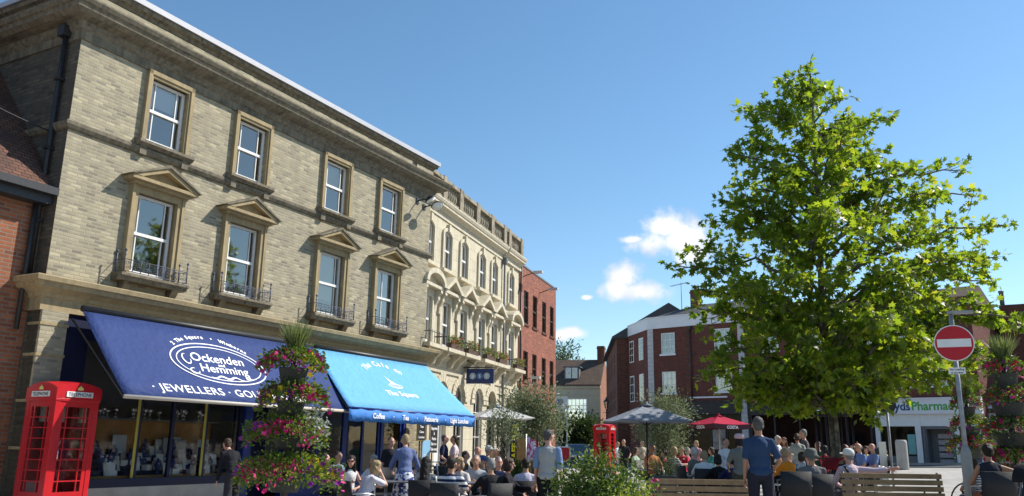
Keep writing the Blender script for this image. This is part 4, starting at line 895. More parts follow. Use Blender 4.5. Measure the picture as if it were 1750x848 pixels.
for k in range(6): rf.tube([(.7+.2*k, 2.2, 13.02+.018*k), (.7+.2*k, 2.6, 13.02+.018*k)], .012, 4)
rf.build('aerial', 'lead', B4)
# building 5 with the pharmacy at its right end
B5 = frame(AZ4, loc4(-10.85), 'brick_building', 'long red brick terrace behind the plane tree with shops below and white sash windows', 'building'); W5 = 13.4
wins = [(1.2, 2.3), (4.0, 5.1), (6.9, 8.0), (9.9, 11.0), (11.0+.1, 12.2)]
wins = [(1.2, 2.3), (4.0, 5.1), (6.9, 8.0), (8.9, 9.9), (10.75, 11.85)]
hl = [(a, b_, z0, z1) for a, b_ in wins for z0, z1 in ((7.5, 8.75), (5.0, 6.6))]
w = MB(); wall_mesh(w, 0, W5, 4.25, 9.55, hl, 0, .14); w.quad((W5, 0, 0), (W5, 9, 0), (W5, 9, 9.55), (W5, 0, 9.55)); w.quad((W5, 9, 0), (0, 9, 0), (0, 9, 9.5), (W5, 9, 9.5)); w.box(0, W5, .0, .3, 9.552, 9.9); w.build('wall', 'dark_red_brick', B5)
c = MB(); c.box(0, W5+.05, -.12, .1, 9.4, 9.545); c.build('string_course', 'white_fascia', B5)
r = MB(); r.prof([(0.3, 9.7), (3.2, 11.0), (9, 9.7)], .0, W5); r.build('roof', 'brown_tiles', B5)
q = MB(); q.quad((.0, 1, 0.1), (W5-.02, 1, .1), (W5-.02, 1, 9.4), (.0, 1, 9.4)); q.build('interior_wall', 'room', B5)
for a, b_ in wins:
    for z0, z1 in ((7.5, 8.75), (5.0, 6.6)):
        sash(B5, a, b_, z0, z1, .02, rows=3, cols=2, fr=.08, barw=.04, split=True, blind=(.3+.07*a%.5, 'cream_blind' if a > 6 else 'blind') if (int(a)+int(z0)) % 2 else None); s_ = MB(); s_.box(a-.08, b_+.08, -.1, .03, z0-.12, z0); s_.build('window_sill', 'white_paint', B5)
s_ = MB(); s_.box(.15, 7.6, -.2, .3, 3.45, 4.24); s_.build('shop_fascia', 'shop_black', B5)
s_ = MB(); 
for x in (.15, 1.7, 3.3, 4.9, 6.1, 7.5): s_.box(x, x+.12, 0, .1, .75, 3.45)
s_.box(.15, 7.6, 0, .1, 0, .75); s_.build('shopfront', 'shop_black', B5)
g = MB(); g.quad((.15, .05, .75), (7.6, .05, .75), (7.6, .05, 3.45), (.15, .05, 3.45)); g.build('pane', 'dark_glass', B5)
tm = MB(); put_text(tm, text('COFFEE HOUSE' if False else 'HOUSE', .52, .012, 0, 1.1), lambda x, y: (4.45+x, -.206, 3.68+y)); tm.build('lettering', 'letter_white', B5)
# pharmacy shopfront
s_ = MB(); s_.box(7.8, W5+.02, -.22, .3, 3.42, 4.24); s_.box(7.75, W5+.06, -.27, .0, 4.242, 4.32); s_.build('pharmacy_fascia', 'white_fascia', B5)
s_ = MB(); gz = .6
for x0, x1 in ((7.8, 8.05), (9.95, 10.25), (11.95, 12.2), (13.15, W5)): s_.box(x0, x1, -.06, .12, gz, 3.42)
s_.box(8.05, 9.95, -.03, .1, 2.75, 3.42); s_.box(10.25, 11.95, -.03, .1, 2.75, 3.42); s_.box(12.2, 13.15, -.03, .1, 2.75, 3.42); s_.build('pharmacy_front', 'white_paint', B5)
for a, b_, z_ in ((8.05, 9.95, 1.1), (12.2, 13.15, 1.)): s_ = MB(); s_.box(a, b_, -.03, .1, gz, z_); s_.build('stall_riser', 'shop_grey', B5)
for a, b_, z_ in ((8.05, 9.95, 1.1), (12.2, 13.15, 1.)): g = MB(); g.quad((a, .05, z_), (b_, .05, z_), (b_, .05, 2.75), (a, .05, 2.75)); g.build('pane', 'dark_glass', B5)
s_ = MB(); s_.box(10.3, 10.42, .02, .1, gz, 2.72); s_.box(11.78, 11.9, .02, .1, gz, 2.72); s_.box(10.42, 11.78, .02, .1, 2.6, 2.72); s_.box(10.42, 10.5, .1, .9, gz, 2.6); s_.build('pharmacy_door', 'shop_grey', B5)
for k in range(5): s_ = MB(); s_.box(10.9, 11.6, .8, .95, .7+.35*k, .95+.35*k); s_.build('shelf', 'card_grey', B5)
plain('text_navy', (.015, .06, .16), .5, 0, 4); plain('text_green', (.08, .36, .07), .5, 0, 4); plain('poster_teal', (.2, .45, .42), .6, .2, 3)
tm = MB(); put_text(tm, text('Lloyds', .66, .018, 0, .95, 'RIGHT'), lambda x, y: (9.85+x, -.226, 3.64+y)); tm.build('lettering', 'text_navy', B5)
tm = MB(); put_text(tm, text('Pharmacy', .66, .018, 0, .95, 'LEFT'), lambda x, y: (9.9+x, -.226, 3.64+y)); tm.build('lettering', 'text_green', B5)
tm = MB(); tm.box(9.5, 9.9, -.01, .0, 1.2, 2.3); tm.build('window_poster', 'poster_teal', B5)
# building 6: dark row down the street
B6 = frame(4-180, Vector((9.35, 80.5, 0)), 'brick_row', 'dark brown brick row running down the narrow street behind the corner building', 'building')
# local x runs from the far end towards the camera; local -y faces the street
L6 = 17.6; hl = [(x, x+.8, z0, z1) for x in (1, 3.6, 6.2, 8.8, 11.4, 14.0) for z0, z1 in ((7.0, 8.6), (4.2, 5.9), (1.2, 3))]
w = MB(); wall_mesh(w, 0, L6, 0, 9.5, hl, 0, .15); w.quad((0, 0, 0), (0, 0, 9.5), (0, 8, 9.5), (0, 8, 0)); w.quad((L6, 0, 0), (L6, 8, 0), (L6, 8, 9.5), (L6, 0, 9.5)); w.build('wall', 'brown_brick', B6)
for h in hl: sash(B6, h[0], h[1], h[2], h[3], .05, rows=2, cols=1, fr=.06)
q = MB(); q.quad((0, 1, 0.1), (L6, 1, .1), (L6, 1, 9.4), (.0, 1, 9.4)); q.build('interior_wall', 'room', B6)
r = MB(); r.prof([(-.35, 9.42), (-.35, 9.56), (4, 12.2), (8.3, 9.5)], -.2, L6+.2); r.build('roof', 'slate_tiles', B6)
# cream house closing the street
PC = at(951, 763, 84); PC.z = 0
BC = frame(104, PC+Vector((-4.0, 1.0, 0)), 'cream_house', 'cream rendered house with a brown tile roof and brick gable closing the street', 'house')
WC = 8.55; hl = [(4.9, 7.2, 3.9, 6.0), (1.0, 2.6, 3.9, 6.0)]
plain('cream_render', (.52, .47, .36), .85, .12, 1.2)
w = MB(); wall_mesh(w, 0, WC, 0, 7.2, hl, 0, .15); w.build('wall', 'cream_render', BC)
w = MB(); w.add([(WC, 0, 0), (WC, 7.5, 0), (WC, 7.5, 7.2), (WC, 3.75, 10.1), (WC, 0, 7.2)], [(0, 1, 2, 3, 4)]); w.add([(0, 0, 0), (0, 7.5, 0), (0, 7.5, 7.2), (0, 3.75, 10.1), (0, 0, 7.2)], [(4, 3, 2, 1, 0)]); w.build('gable_wall', 'orange_brick', BC)
w = MB(); w.box(-.1, WC+.02, -.16, 0, 7.0, 7.25); w.box(0, WC, -.05, 0, 6.3, 6.4); w.build('cornice', 'cream_render', BC)
sash(BC, 4.9, 7.2, 3.9, 6.0, .04, rows=3, cols=5, fr=.09, barw=.05); sash(BC, 1.0, 2.6, 3.9, 6.0, .04, rows=3, cols=3, fr=.09, barw=.05)
r = MB(); r.prof([(-.25, 7.22), (3.75, 10.05), (7.75, 7.22), (7.75, 7.36), (3.75, 10.22), (-.25, 7.36)], -.1, WC-.01); r.build('roof', 'brown_tiles', BC)
c = MB(); c.box(WC-.75, WC-.02, 3.2, 4.3, 9.5, 11.6); c.box(WC-.8, WC+.03, 3.15, 4.35, 11.3, 11.45); c.build('chimney', 'brown_brick', BC)
d = MB(); d.box(4.8, 6.3, .6, 2.6, 7.9, 9.15); d.slab([(4.65, .45), (6.45, .45), (6.45, 3), (4.65, 3)], 9.15, 9.25); dm = d.build('dormer', 'lead', BC)
sash(dm, 4.95, 5.5, 8.05, 9.1, .52, rows=2, cols=1, fr=.08); sash(dm, 5.6, 6.15, 8.05, 9.1, .52, rows=2, cols=1, fr=.08)
t = empty('wall_sign', at(960, 700, 78), R_(90-104), 'white signboard with a blue shield crest at the end of the street', 'sign')
b = MB(); b.box(-.7, .5, -.05, .05, .0, 1.2); b.box(.45, .55, -.06, .06, -3.6, 1.2); b.build('board', 'sign_white', t); plain('crest_blue', (.03, .10, .42), .5, .1, 4)
b = MB(); b.prism([(-.12-.22, .95), (-.12, 1.0), (-.12+.22, .95), (-.12+.22, .55), (-.12, .25), (-.12-.22, .55)], -.06, -.052); b.build('crest', 'crest_blue', t)
# far right: dark gable block, low slate house, pink wall
def rect_house(name, label, P, az, w_, dep, h, mat, roofmat, rise, holes=(), cat='house'):
    o = frame(az, P, name, label, cat); m = MB(); wall_mesh(m, 0, w_, -.5, h, list(holes), 0, .12)
    m.add([(w_, 0, -.5), (w_, dep, -.5), (w_, dep, h), (w_, dep/2, h+rise), (w_, 0, h)], [(0, 1, 2, 3, 4)]); m.add([(0, 0, -.5), (0, dep, -.5), (0, dep, h), (0, dep/2, h+rise), (0, 0, h)], [(4, 3, 2, 1, 0)]); m.quad((w_, dep, -.5), (0, dep, -.5), (0, dep, h), (w_, dep, h))
    m.build('wall', mat, o); r = MB(); r.prof([(-.3, h-.1), (dep/2, h+rise), (dep+.3, h-.1), (dep+.3, h+.05), (dep/2, h+rise+.16), (-.3, h+.05)], -.1, w_+.1); r.build('roof', roofmat, o)
    for hh in holes: sash(o, *hh[:4], .04, rows=3, cols=2, fr=.08, barw=.04)
    if holes: q = MB(); q.quad((.1, .9, 0), (w_-.1, .9, 0), (w_-.1, .9, h-.1), (.1, .9, h-.1)); q.build('interior_wall', 'room', o)
    return o
PD = at(1729, 700, 50); PD.z = 0
o = frame(120, PD, 'dark_building', 'dark brown brick building cut off by the right edge', 'building'); m = MB(); wall_mesh(m, 0, 9, 0, 10.1, [(2, 3.2, 7, 8.6), (2, 3.2, 4.3, 6)], 0, .12); m.quad((0, 6, 0), (0, 0, 0), (0, 0, 10.1), (0, 6, 10.1)); m.box(0, 9, .001, 6, 10.101, 10.2); m.build('wall', 'brown_brick', o)
for z0, z1 in ((7, 8.6), (4.3, 6)): sash(o, 2, 3.2, z0, z1, .04, rows=3, cols=2, fr=.08)
m = MB(); m.lathe([(.13, 10.2), (.13, 11.0), (.16, 11.02), (.16, 11.12)], (.2, .3, 0), 10); m.build('vent_pipe', 'lead', o)
rect_house('slate_house', 'low brown brick house with a dark tiled roof right of the pharmacy', at(1662, 700, 53)*1.0 - Vector((0, 0, at(1662, 700, 53).z)), 118, 8, 6, 4.9, 'brown_brick', 'brown_tiles', 2.0)
plain('pink_render', (.60, .42, .36), .85, .1, 1.5)
o = rect_house('pink_house', 'low pink rendered annexe with an orange brick band right of the pharmacy', at(1668, 700, 47)*1.0 - Vector((0, 0, at(1668, 700, 47).z)), 121, 9, 1.4, 3.6, 'pink_render', 'clay_tiles', .35)
m = MB(); m.box(1.0, 9.02, -.05, .3, 3.1, 4.0); m.build('brick_band', 'orange_brick', o); m = MB(); m.box(-.02, 1.0, -.06, .3, 2.9, 4.1); m.build('end_panel', 'white_fascia', o)
# unseen terraces closing the square, added to darken what the windows reflect
for (p, az, w_, lab) in (((44, 38, 0), 185, 40, 'unseen brown brick terrace on the east side of the square'), ((30, -16, 0), 265, 46, 'unseen brown brick terrace behind the camera across the square')):
    hs = [(x, x+1.1, z0, z1) for x in np.arange(1.5, w_-2, 3.2) for z0, z1 in ((4.2, 5.8), (1.0, 3.0))]
    rect_house('unseen_terrace', lab, Vector(p), az, w_, 8, 6.6, 'brown_brick', 'slate_tiles', 3, hs, 'terrace')

for bb, xx, z1_ in ((B4, 3.38, 9.5), (B5, .12, 9.4), (B5, 8.45, 9.4)):
    m = MB(); m.tube([(xx, -.1, z1_), (xx, -.1, 4.4)], .05, 8); m.box(xx-.1, xx+.1, -.2, 0, z1_-.2, z1_)
    m.build('downpipe', 'dark_metal', bb)
# ------------------------------------------------------------------ TREES AND PLANTS
def leaves_up(name, tmpl, P, D, S, mat, parent, rng, rough=.6, rnd=None):
    """like leaves(), blades roughly facing the sky"""
    tv, tf = tmpl; P, D, S = np.asarray(P, float), np.asarray(D, float), np.asarray(S, float); n = len(P)
    D = D/np.linalg.norm(D, axis=1, keepdims=True); a = np.array([0, 0, 1.])+rng.normal(size=(n, 3))*rough
    x = np.cross(D, a); x /= np.linalg.norm(x, axis=1, keepdims=True); z = np.cross(x, D)
    V = P[:, None, :]+S[:, None, None]*(tv[None, :, 0:1]*x[:, None, :]+tv[None, :, 1:2]*D[:, None, :]+tv[None, :, 2:3]*z[:, None, :])
    F = (tf[None]+(np.arange(n)*len(tv))[:, None, None]).reshape(-1, tf.shape[1]); r = rng.random(n) if rnd is None else rnd
    return mesh_np(name, V.reshape(-1, 3), F, mat, parent, np.repeat(r, len(tv)))
m_, t_, o_ = new_mat('plane_bark'); b_ = principled(t_, o_, .9, .2); tc_ = N('ShaderNodeTexCoord', t_); v_ = N('ShaderNodeTexNoise', t_); v_.inputs['Scale'].default_value = 7; v_.inputs['Detail'].default_value = 3
t_.links.new(tc_.outputs['Object'], v_.inputs['Vector']); r_ = N('ShaderNodeValToRGB', t_); r_.color_ramp.elements[0].position = .42; r_.color_ramp.elements[0].color = (.085, .075, .055, 1); r_.color_ramp.elements[1].position = .58; r_.color_ramp.elements[1].color = (.21, .19, .135, 1)
t_.links.new(v_.outputs['Fac'], r_.inputs[0]); t_.links.new(r_.outputs[0], b_.inputs['Base Color']); MATS['plane_bark'] = m_
plain('bark', (.10, .085, .065), .9, .4, 12)
leafmat('plane_leaf', [(0, (.05, .090, .016)), (.5, (.088, .14, .020)), (.85, (.12, .17, .027)), (1, (.17, .20, .035))], .64, (3.3, 2.9, .9), .38, .45)
leafmat('olive_leaf', [(0, (.09, .12, .06)), (.6, (.16, .19, .11)), (1, (.32, .34, .25))], .25, (1.5, 1.5, .9), .5)
leafmat('shrub_leaf', [(0, (.04, .085, .015)), (.6, (.075, .13, .028)), (1, (.16, .20, .05))], .35, (2, 1.9, .8), .45)
leafmat('lime_leaf', [(0, (.12, .20, .02)), (.6, (.22, .30, .03)), (1, (.35, .38, .06))], .35, (1.6, 1.5, .8), .5)
leafmat('grass_blade', [(0, (.10, .15, .05)), (.6, (.17, .22, .08)), (1, (.30, .30, .15))], .3, (1.5, 1.5, .8), .5)
leafmat('dark_leaf', [(0, (.022, .045, .012)), (1, (.05, .085, .02))], .3, (2, 1.8, .8), .5)
leafmat('silver_leaf', [(0, (.25, .28, .22)), (1, (.42, .45, .38))], .2, (1, 1, 1), .6)
def branch_pts(A, Bv, rng, n=7, sag=.0, wig=.05):
    A, Bv = np.array(A, float), np.array(Bv, float); L_ = np.linalg.norm(Bv-A); pts = []
    for k in range(n+1):
        t = k/n; p = A*(1-t)+Bv*t; p = p+np.array([0, 0, sag*L_*math.sin(math.pi*t)])+rng.normal(size=3)*wig*L_*math.sin(math.pi*t)*.4; pts.append(p)
    return pts
def plane_tree():
    rng = np.random.default_rng(11); X0, Y0 = 7.73, 20.0; gz = ground_z(X0)
    T = empty('plane_tree', (X0, Y0, gz), 0, 'young plane tree with bright green lobed leaves standing inside a black tree guard', 'tree')
    O = np.array([X0, Y0, gz]); mb = MB(); topz = 10.9
    tr = [(0, 0, 0), (.0, .02, 1.5), (-.03, 0, 3.0), (-.08, .03, 4.6), (.0, 0, 6.5), (.02, 0, 8.4), (.05, 0, 9.8), (.06, 0, topz)]
    def trunk(z):
        for i in range(len(tr)-1):
            if z <= tr[i+1][2]: t = (z-tr[i][2])/(tr[i+1][2]-tr[i][2]); return np.array(tr[i])*(1-t)+np.array(tr[i+1])*t
        return np.array(tr[-1])
    mb.tube(tr, [.135, .115, .10, .085, .065, .045, .025, .01], 12); mb.build('trunk', 'plane_bark', T)
    lim = MB(); P, D, S, LP = [], [], [], []
    tips = [(1345, 145, 0), (1385, 122, 0), (1400, 150, .3), (1270, 185, .3), (1252, 262, -.4), (1320, 200, .5), (1438, 172, -.3), (1518, 205, .2), (1500, 262, -.5), (1465, 215, .6), (1300, 280, -.8),
            (1550, 292, .5), (1590, 330, -.8), (1640, 292, .2), (1662, 335, .9), (1712, 385, .0), (1700, 440, -1.0), (1690, 480, .8), (1215, 378, .2), (1240, 345, -.6), (1160, 455, .0), (1182, 428, .8), (1196, 495, -.8),
            (1210, 640, .2), (1240, 600, -1.0), (1262, 690, .5), (1215, 545, .8), (1290, 640, -1.4), (1330, 690, -.8), (1380, 700, 1.4), (1500, 690, -.9), (1500, 712, .2), (1560, 640, .8), (1470, 650, -1.5),
            (1610, 560, .4), (1660, 600, -.3), (1700, 612, .5), (1732, 560, .1), (1745, 545, -.2), (1650, 650, -.6), (1606, 664, .5), (1580, 600, -1.2), (1670, 520, .3), (1285, 560, -1.8), (1400, 600, -2.2), (1480, 560, -2.4), (1560, 500, -2.4), (1640, 440, -1.6),
            (1260, 480, -2.2), (1350, 470, -2.6), (1440, 460, -2.6), (1300, 400, -1.8), (1400, 370, -1.9), (1500, 380, -1.8), (1570, 400, -1.3), (1350, 300, -1.3), (1440, 300, -1.3), (1380, 230, -.8)]
    T3 = [np.array(at(x, y, Y0+dy))-O for x, y, dy in tips]
    for k in range(44):  # the far side and the inside of the crown
        z = 2.4+8.2*rng.random()**1.25; rad = np.interp(z, [2.2, 3.2, 5, 6.5, 8, 10, 11], [2.6, 3.9, 4.2, 3.7, 2.5, 1.1, .4])*(.55+.4*rng.random()); a = rng.uniform(-.2, math.pi+.2) if k < 30 else rng.uniform(0, 2*math.pi)
        T3.append(np.array([rad*math.cos(a), rad*math.sin(a), z]))
    for tp in T3:
        r = math.hypot(tp[0], tp[1]); z0 = max(1.95+.3*rng.random(), min(tp[2]-.35*r-.25, 9.9)); A = trunk(z0); sg = .10 if tp[2] > 4.5 else .16
        pts = branch_pts(A, tp, rng, 8, sg, .06); L_ = np.linalg.norm(tp-A)
        r0 = .014+.011*L_; lim.tube(pts, [r0*(1-.85*i/8)+.004 for i in range(9)], 6)
        LP += pts[2:]
        nt_ = int(4+L_*3.0)
        for j in range(nt_):
            t = .22+.78*(j+.5*rng.random())/nt_; i = min(7, int(t*8)); f = t*8-i; base = pts[i]*(1-f)+pts[i+1]*f; d = (pts[i+1]-pts[i]); d /= np.linalg.norm(d)
            sd_ = rng.normal(size=3); sd_[2] = abs(sd_[2])*.6-.15; sd_ -= d*sd_.dot(d); sd_ /= np.linalg.norm(sd_); tl = (.30+.38*rng.random())*(1.15-.5*t); e = base+(d*.6+sd_*.8)*tl
            if j == nt_-1: e = base+d*.35
            lim.tube([base, (base+e)/2+rng.normal(size=3)*.03, e], [.009, .006, .003], 4, caps=False)
            nl = rng.integers(11, 19) if tp[2] < 6.5 else rng.integers(8, 15)
            for q_ in range(nl):
                tt = .15+.9*rng.random(); p = base*(1-tt)+e*tt+rng.normal(size=3)*.075; P.append(p); dd_ = (e-base)/np.linalg.norm(e-base)*.5+rng.normal(size=3)*.7; dd_[2] -= .25; D.append(dd_)
                S.append(.10+.10*rng.random())
    limb_pts = np.array(LP)
    ys = [125, 150, 180, 200, 260, 300, 340, 380, 440, 480, 520, 560, 600, 640, 680, 712]; xl = [1376, 1348, 1300, 1268, 1252, 1246, 1240, 1208, 1170, 1168, 1192, 1208, 1202, 1198, 1240, 1330]; xr = [1394, 1425, 1452, 1495, 1512, 1570, 1655, 1690, 1700, 1690, 1655, 1640, 1690, 1665, 1540, 1500]
    cnt = 0
    while cnt < 350:
        yy = 705-545*(rng.random()**.95); a_, b__ = np.interp(yy, ys, xl), np.interp(yy, ys, xr); th = rng.uniform(0, 2*math.pi); rr = .30+.68*rng.random()**.6; xx = (a_+b__)/2+(b__-a_)/2*rr*math.cos(th); dy = (b__-a_)/2/70*rr*math.sin(th)*.9
        c_ = np.array(at(xx, yy, Y0+dy))-O; dd = np.linalg.norm(limb_pts-c_, axis=1); j = int(dd.argmin())
        if dd[j] > 1.5: continue
        if math.sin(xx*.031+1.3)*math.sin(yy*.037+.5+dy) > .34: continue
        cnt += 1; base = limb_pts[j]; lim.tube([base, (base+c_)/2+rng.normal(size=3)*.04, c_], [.009, .006, .003], 4, caps=False)
        for q_ in range(rng.integers(12, 22)):
            tt = .35+.7*rng.random(); P.append(base*(1-tt)+c_*tt+rng.normal(size=3)*.11); dd_ = (c_-base)*.6+rng.normal(size=3)*.7; dd_[2] -= .3; D.append(dd_); S.append(.09+.10*rng.random())
    P = np.array(P); print('plane leaves', len(P))
    lim.build('limbs', 'plane_bark', T)
    # keep the crown inside a loose envelope so no leaf floats off
    lo_ = at(1560, 676, Y0)-Vector(O); keep = (P[:, 2] > 1.75) & ~((P[:, 0] > 1.15) & (P[:, 2] < lo_.z+.12*np.sin(P[:, 0]*5))); P, D, S = P[keep], np.array(D)[keep], np.array(S)[keep]
    leaves_up('leaves', lobed(), P, D, S*1.28, 'plane_leaf', T, rng, .65)
    # guard of vertical bars round the trunk
    g = empty('tree_guard', (X0, Y0, gz), 0, 'black round tree guard of iron bars around the plane tree trunk', 'tree guard'); mb = MB()
    for zz in (.1, 1.0, 2.0):
        mb.tube([(.42*math.cos(2*math.pi*k/24), .42*math.sin(2*math.pi*k/24), zz) for k in range(25)], .016, 5, caps=False)
    mb.build('hoops', 'iron', g); mb = MB()
    for k in range(16): a = 2*math.pi*k/16; mb.tube([(.42*math.cos(a), .42*math.sin(a), 0), (.42*math.cos(a), .42*math.sin(a), 2.08)], .011, 5)
    mb.build('bars', 'iron', g)
plane_tree()
def bushy_tree(name, label, loc, h, crown, n, leafm, tmpl, lsize, seed, trunk_r=.05, bark='bark', cat='tree', clumps=26, group=None, up=.2, twigs=True):
    """tree or bush: crown = (cx,cy,cz,rx,ry,rz) relative to the base"""
    rng = np.random.default_rng(seed); T = empty(name, loc, 0, label, cat, group); cx, cy, cz, rx, ry, rz = crown
    mb = MB(); cl = []
    for k in range(clumps):
        d = rng.normal(size=3); d /= np.linalg.norm(d); rr = rng.random()**.4; cl.append(np.array([cx+d[0]*rx*rr, cy+d[1]*ry*rr, max(.1, cz+d[2]*rz*rr)]))
    mb.tube([(0, 0, 0), (rng.normal()*.03, 0, h*.35), (cx, cy, h*.62)], [trunk_r, trunk_r*.8, trunk_r*.5], 8); mb.build('trunk', bark, T)
    lb = MB()
    for c_ in cl: z0 = min(h*.55, c_[2]*.6); lb.tube(branch_pts((cx*z0/h, cy*z0/h, z0), c_, rng, 4, .08, .1), [trunk_r*.35, trunk_r*.3, trunk_r*.22, trunk_r*.15, trunk_r*.08], 4, caps=False)
    lb.build('limbs', bark, T); P, D = [], []
    per = n//clumps; cr = .42*max(rx, rz)
    for c_ in cl:
        o = rng.normal(size=(per, 3))*cr*np.array([.62, .62, .55]); P.append(c_+o); dd_ = o/np.maximum(np.linalg.norm(o, axis=1, keepdims=True), .01)+rng.normal(size=(per, 3))*.6; dd_[:, 2] += up; D.append(dd_)
    P = np.concatenate(P); D = np.concatenate(D); k = P[:, 2] > .03; leaves('leaves', tmpl, P[k], D[k], rng.uniform(.7, 1.3, k.sum())*lsize, leafm, T, rng); return T
def gz(v, z=None): return Vector((v[0], v[1], ground_z(v[0]) if z is None else z))
p = at(908, 760, 26.8); bushy_tree('olive_tree', 'feathery olive tree beside the pale parasol in front of the stone building', gz(p), 3.3, (0, 0, 2.3, .92, .8, .85), 7600, 'olive_leaf', oval(.3), .12, 21, .05, clumps=40)
p = at(862, 760, 20.2); bushy_tree('olive_tree', 'thin olive sapling left of the feathery olive tree by the parasol pole', gz(p), 2.2, (0, 0, 1.75, .38, .3, .5), 1800, 'olive_leaf', oval(.26), .075, 24, .025)
p = at(1133, 760, 25); bushy_tree('olive_tree', 'feathery olive tree behind the grey parasol', gz(p), 3.0, (0, 0, 2.0, .72, .6, .85), 7000, 'olive_leaf', oval(.26), .095, 22, .045, clumps=36)
p = at(985, 760, 82); bushy_tree('climbing_plant', 'dark green creeper over the ground floor of the cream house', gz(p), 3, (0, 0, 2.6, 2.3, .6, 1.5), 3600, 'dark_leaf', oval(.6), .26, 23, .1, cat='climber', clumps=40)
p = at(950, 760, 105); bushy_tree('conifer', 'dark tree rising behind the roof of the red brick block', gz(p, 0), 13, (0, 0, 10.8, 2.0, 2.2, 3.2), 3600, 'dark_leaf', oval(.25), .45, 25, .3, clumps=40)
# shrub in front, with a few pale roses, and lime-green bedding beside it
def shrub(name, label, px, Y, w_, h_, n, leafm, lsize, seed, flowers=(), stems=14, cat='shrub', tmpl=None, planter=None, zbase=0.):
    rng = np.random.default_rng(seed); p = at(px, 800, Y); T = empty(name, gz(p), 0, label, cat); mb = MB(); P, D = [], []
    for k in range(stems):
        a = rng.uniform(0, 2*math.pi); r = w_*.5*rng.random()**.5; tip = np.array([r*math.cos(a), r*math.sin(a)*.7, zbase+h_*(.62+.38*rng.random())*(1-.35*(r/(w_*.5))**2)]); b0 = np.array([tip[0]*.35, tip[1]*.35, zbase*.9])
        pts = branch_pts(b0, tip, rng, 5, .05, .12); mb.tube(pts, [.010, .009, .008, .006, .005, .003], 4, caps=False)
        m_n = n//stems; t = rng.random(m_n)**.7; pp_ = np.array([np.array(pts[min(4, int(x*5))])*(1-(x*5-int(x*5)))+np.array(pts[min(5, int(x*5)+1)])*(x*5-int(x*5)) for x in np.minimum(t, .999)])
        P.append(pp_+rng.normal(size=(m_n, 3))*w_*.075); d = rng.normal(size=(m_n, 3)); d[:, 2] += .4; D.append(d)
    mb.build('stems', 'bark', T); P = np.concatenate(P); D = np.concatenate(D); leaves('leaves', tmpl or oval(.45), P, D, rng.uniform(.6, 1.3, len(P))*lsize, leafm, T, rng)
    if flowers:
        nf, lo, hi, fs = flowers
        if nf < 20:
            for q_ in rng.integers(0, len(P), nf): leaves('flower', petal5(), P[q_:q_+1]+np.array([[0, -.06, .03]]), rdir(1, rng), np.array([fs]), 'petal', T, rng, np.array([rng.uniform(lo, hi)]))
            return T
        idx = rng.integers(0, len(P), nf); Q = P[idx].copy(); Q[:, 2] += .03; Q[:, 1] -= .06; leaves('flowers', petal5(), Q, rdir(nf, rng), rng.uniform(.7, 1.2, nf)*fs, 'petal', T, rng, rng.uniform(lo, hi, nf))
    if planter:
        b = MB(); b.box(-planter[0]/2, planter[0]/2, -planter[0]/2, planter[0]/2, 0, planter[1]); b.build('planter', 'pot_dark', T, bevel=.01)
    return T
shrub('shrub', 'big leafy shrub with pale blooms between the man in grey and the bench', 1032, 11.2, 1.42, 1.40, 8200, 'shrub_leaf', .062, 31, (14, .96, 1, .08), 34)
shrub('bedding_plant', 'bright lime green bedding plants at the foot of the foreground shrub', 1082, 10.6, .78, .98, 4200, 'lime_leaf', .045, 32, (0, 0, 1, .01) if False else (), 16)
shrub('bedding_plant', 'magenta flowers spilling beside the left end of the slatted bench', 1112, 12.4, .42, .98, 500, 'shrub_leaf', .05, 33, (60, 0, .35, .06), 8)
shrub('grass_planter', 'feathery green grasses in a dark box planter behind the left bench', 1133, 15.5, .5, .45, 1200, 'grass_blade', .11, 34, (), 12, tmpl=blade(), planter=(.42, .82), zbase=.8, cat='planter')
shrub('grass_planter', 'green planter plants behind the seated guests left of the man in grey', 884, 17.5, .5, .4, 700, 'shrub_leaf', .07, 35, (), 10, planter=(.45, .65), zbase=.63, cat='planter')
shrub('grass_planter', 'leafy planter beside the orange menu board', 908, 18.5, .5, .42, 700, 'grass_blade', .12, 36, (), 10, tmpl=blade(), planter=(.45, .7), zbase=.68, cat='planter')
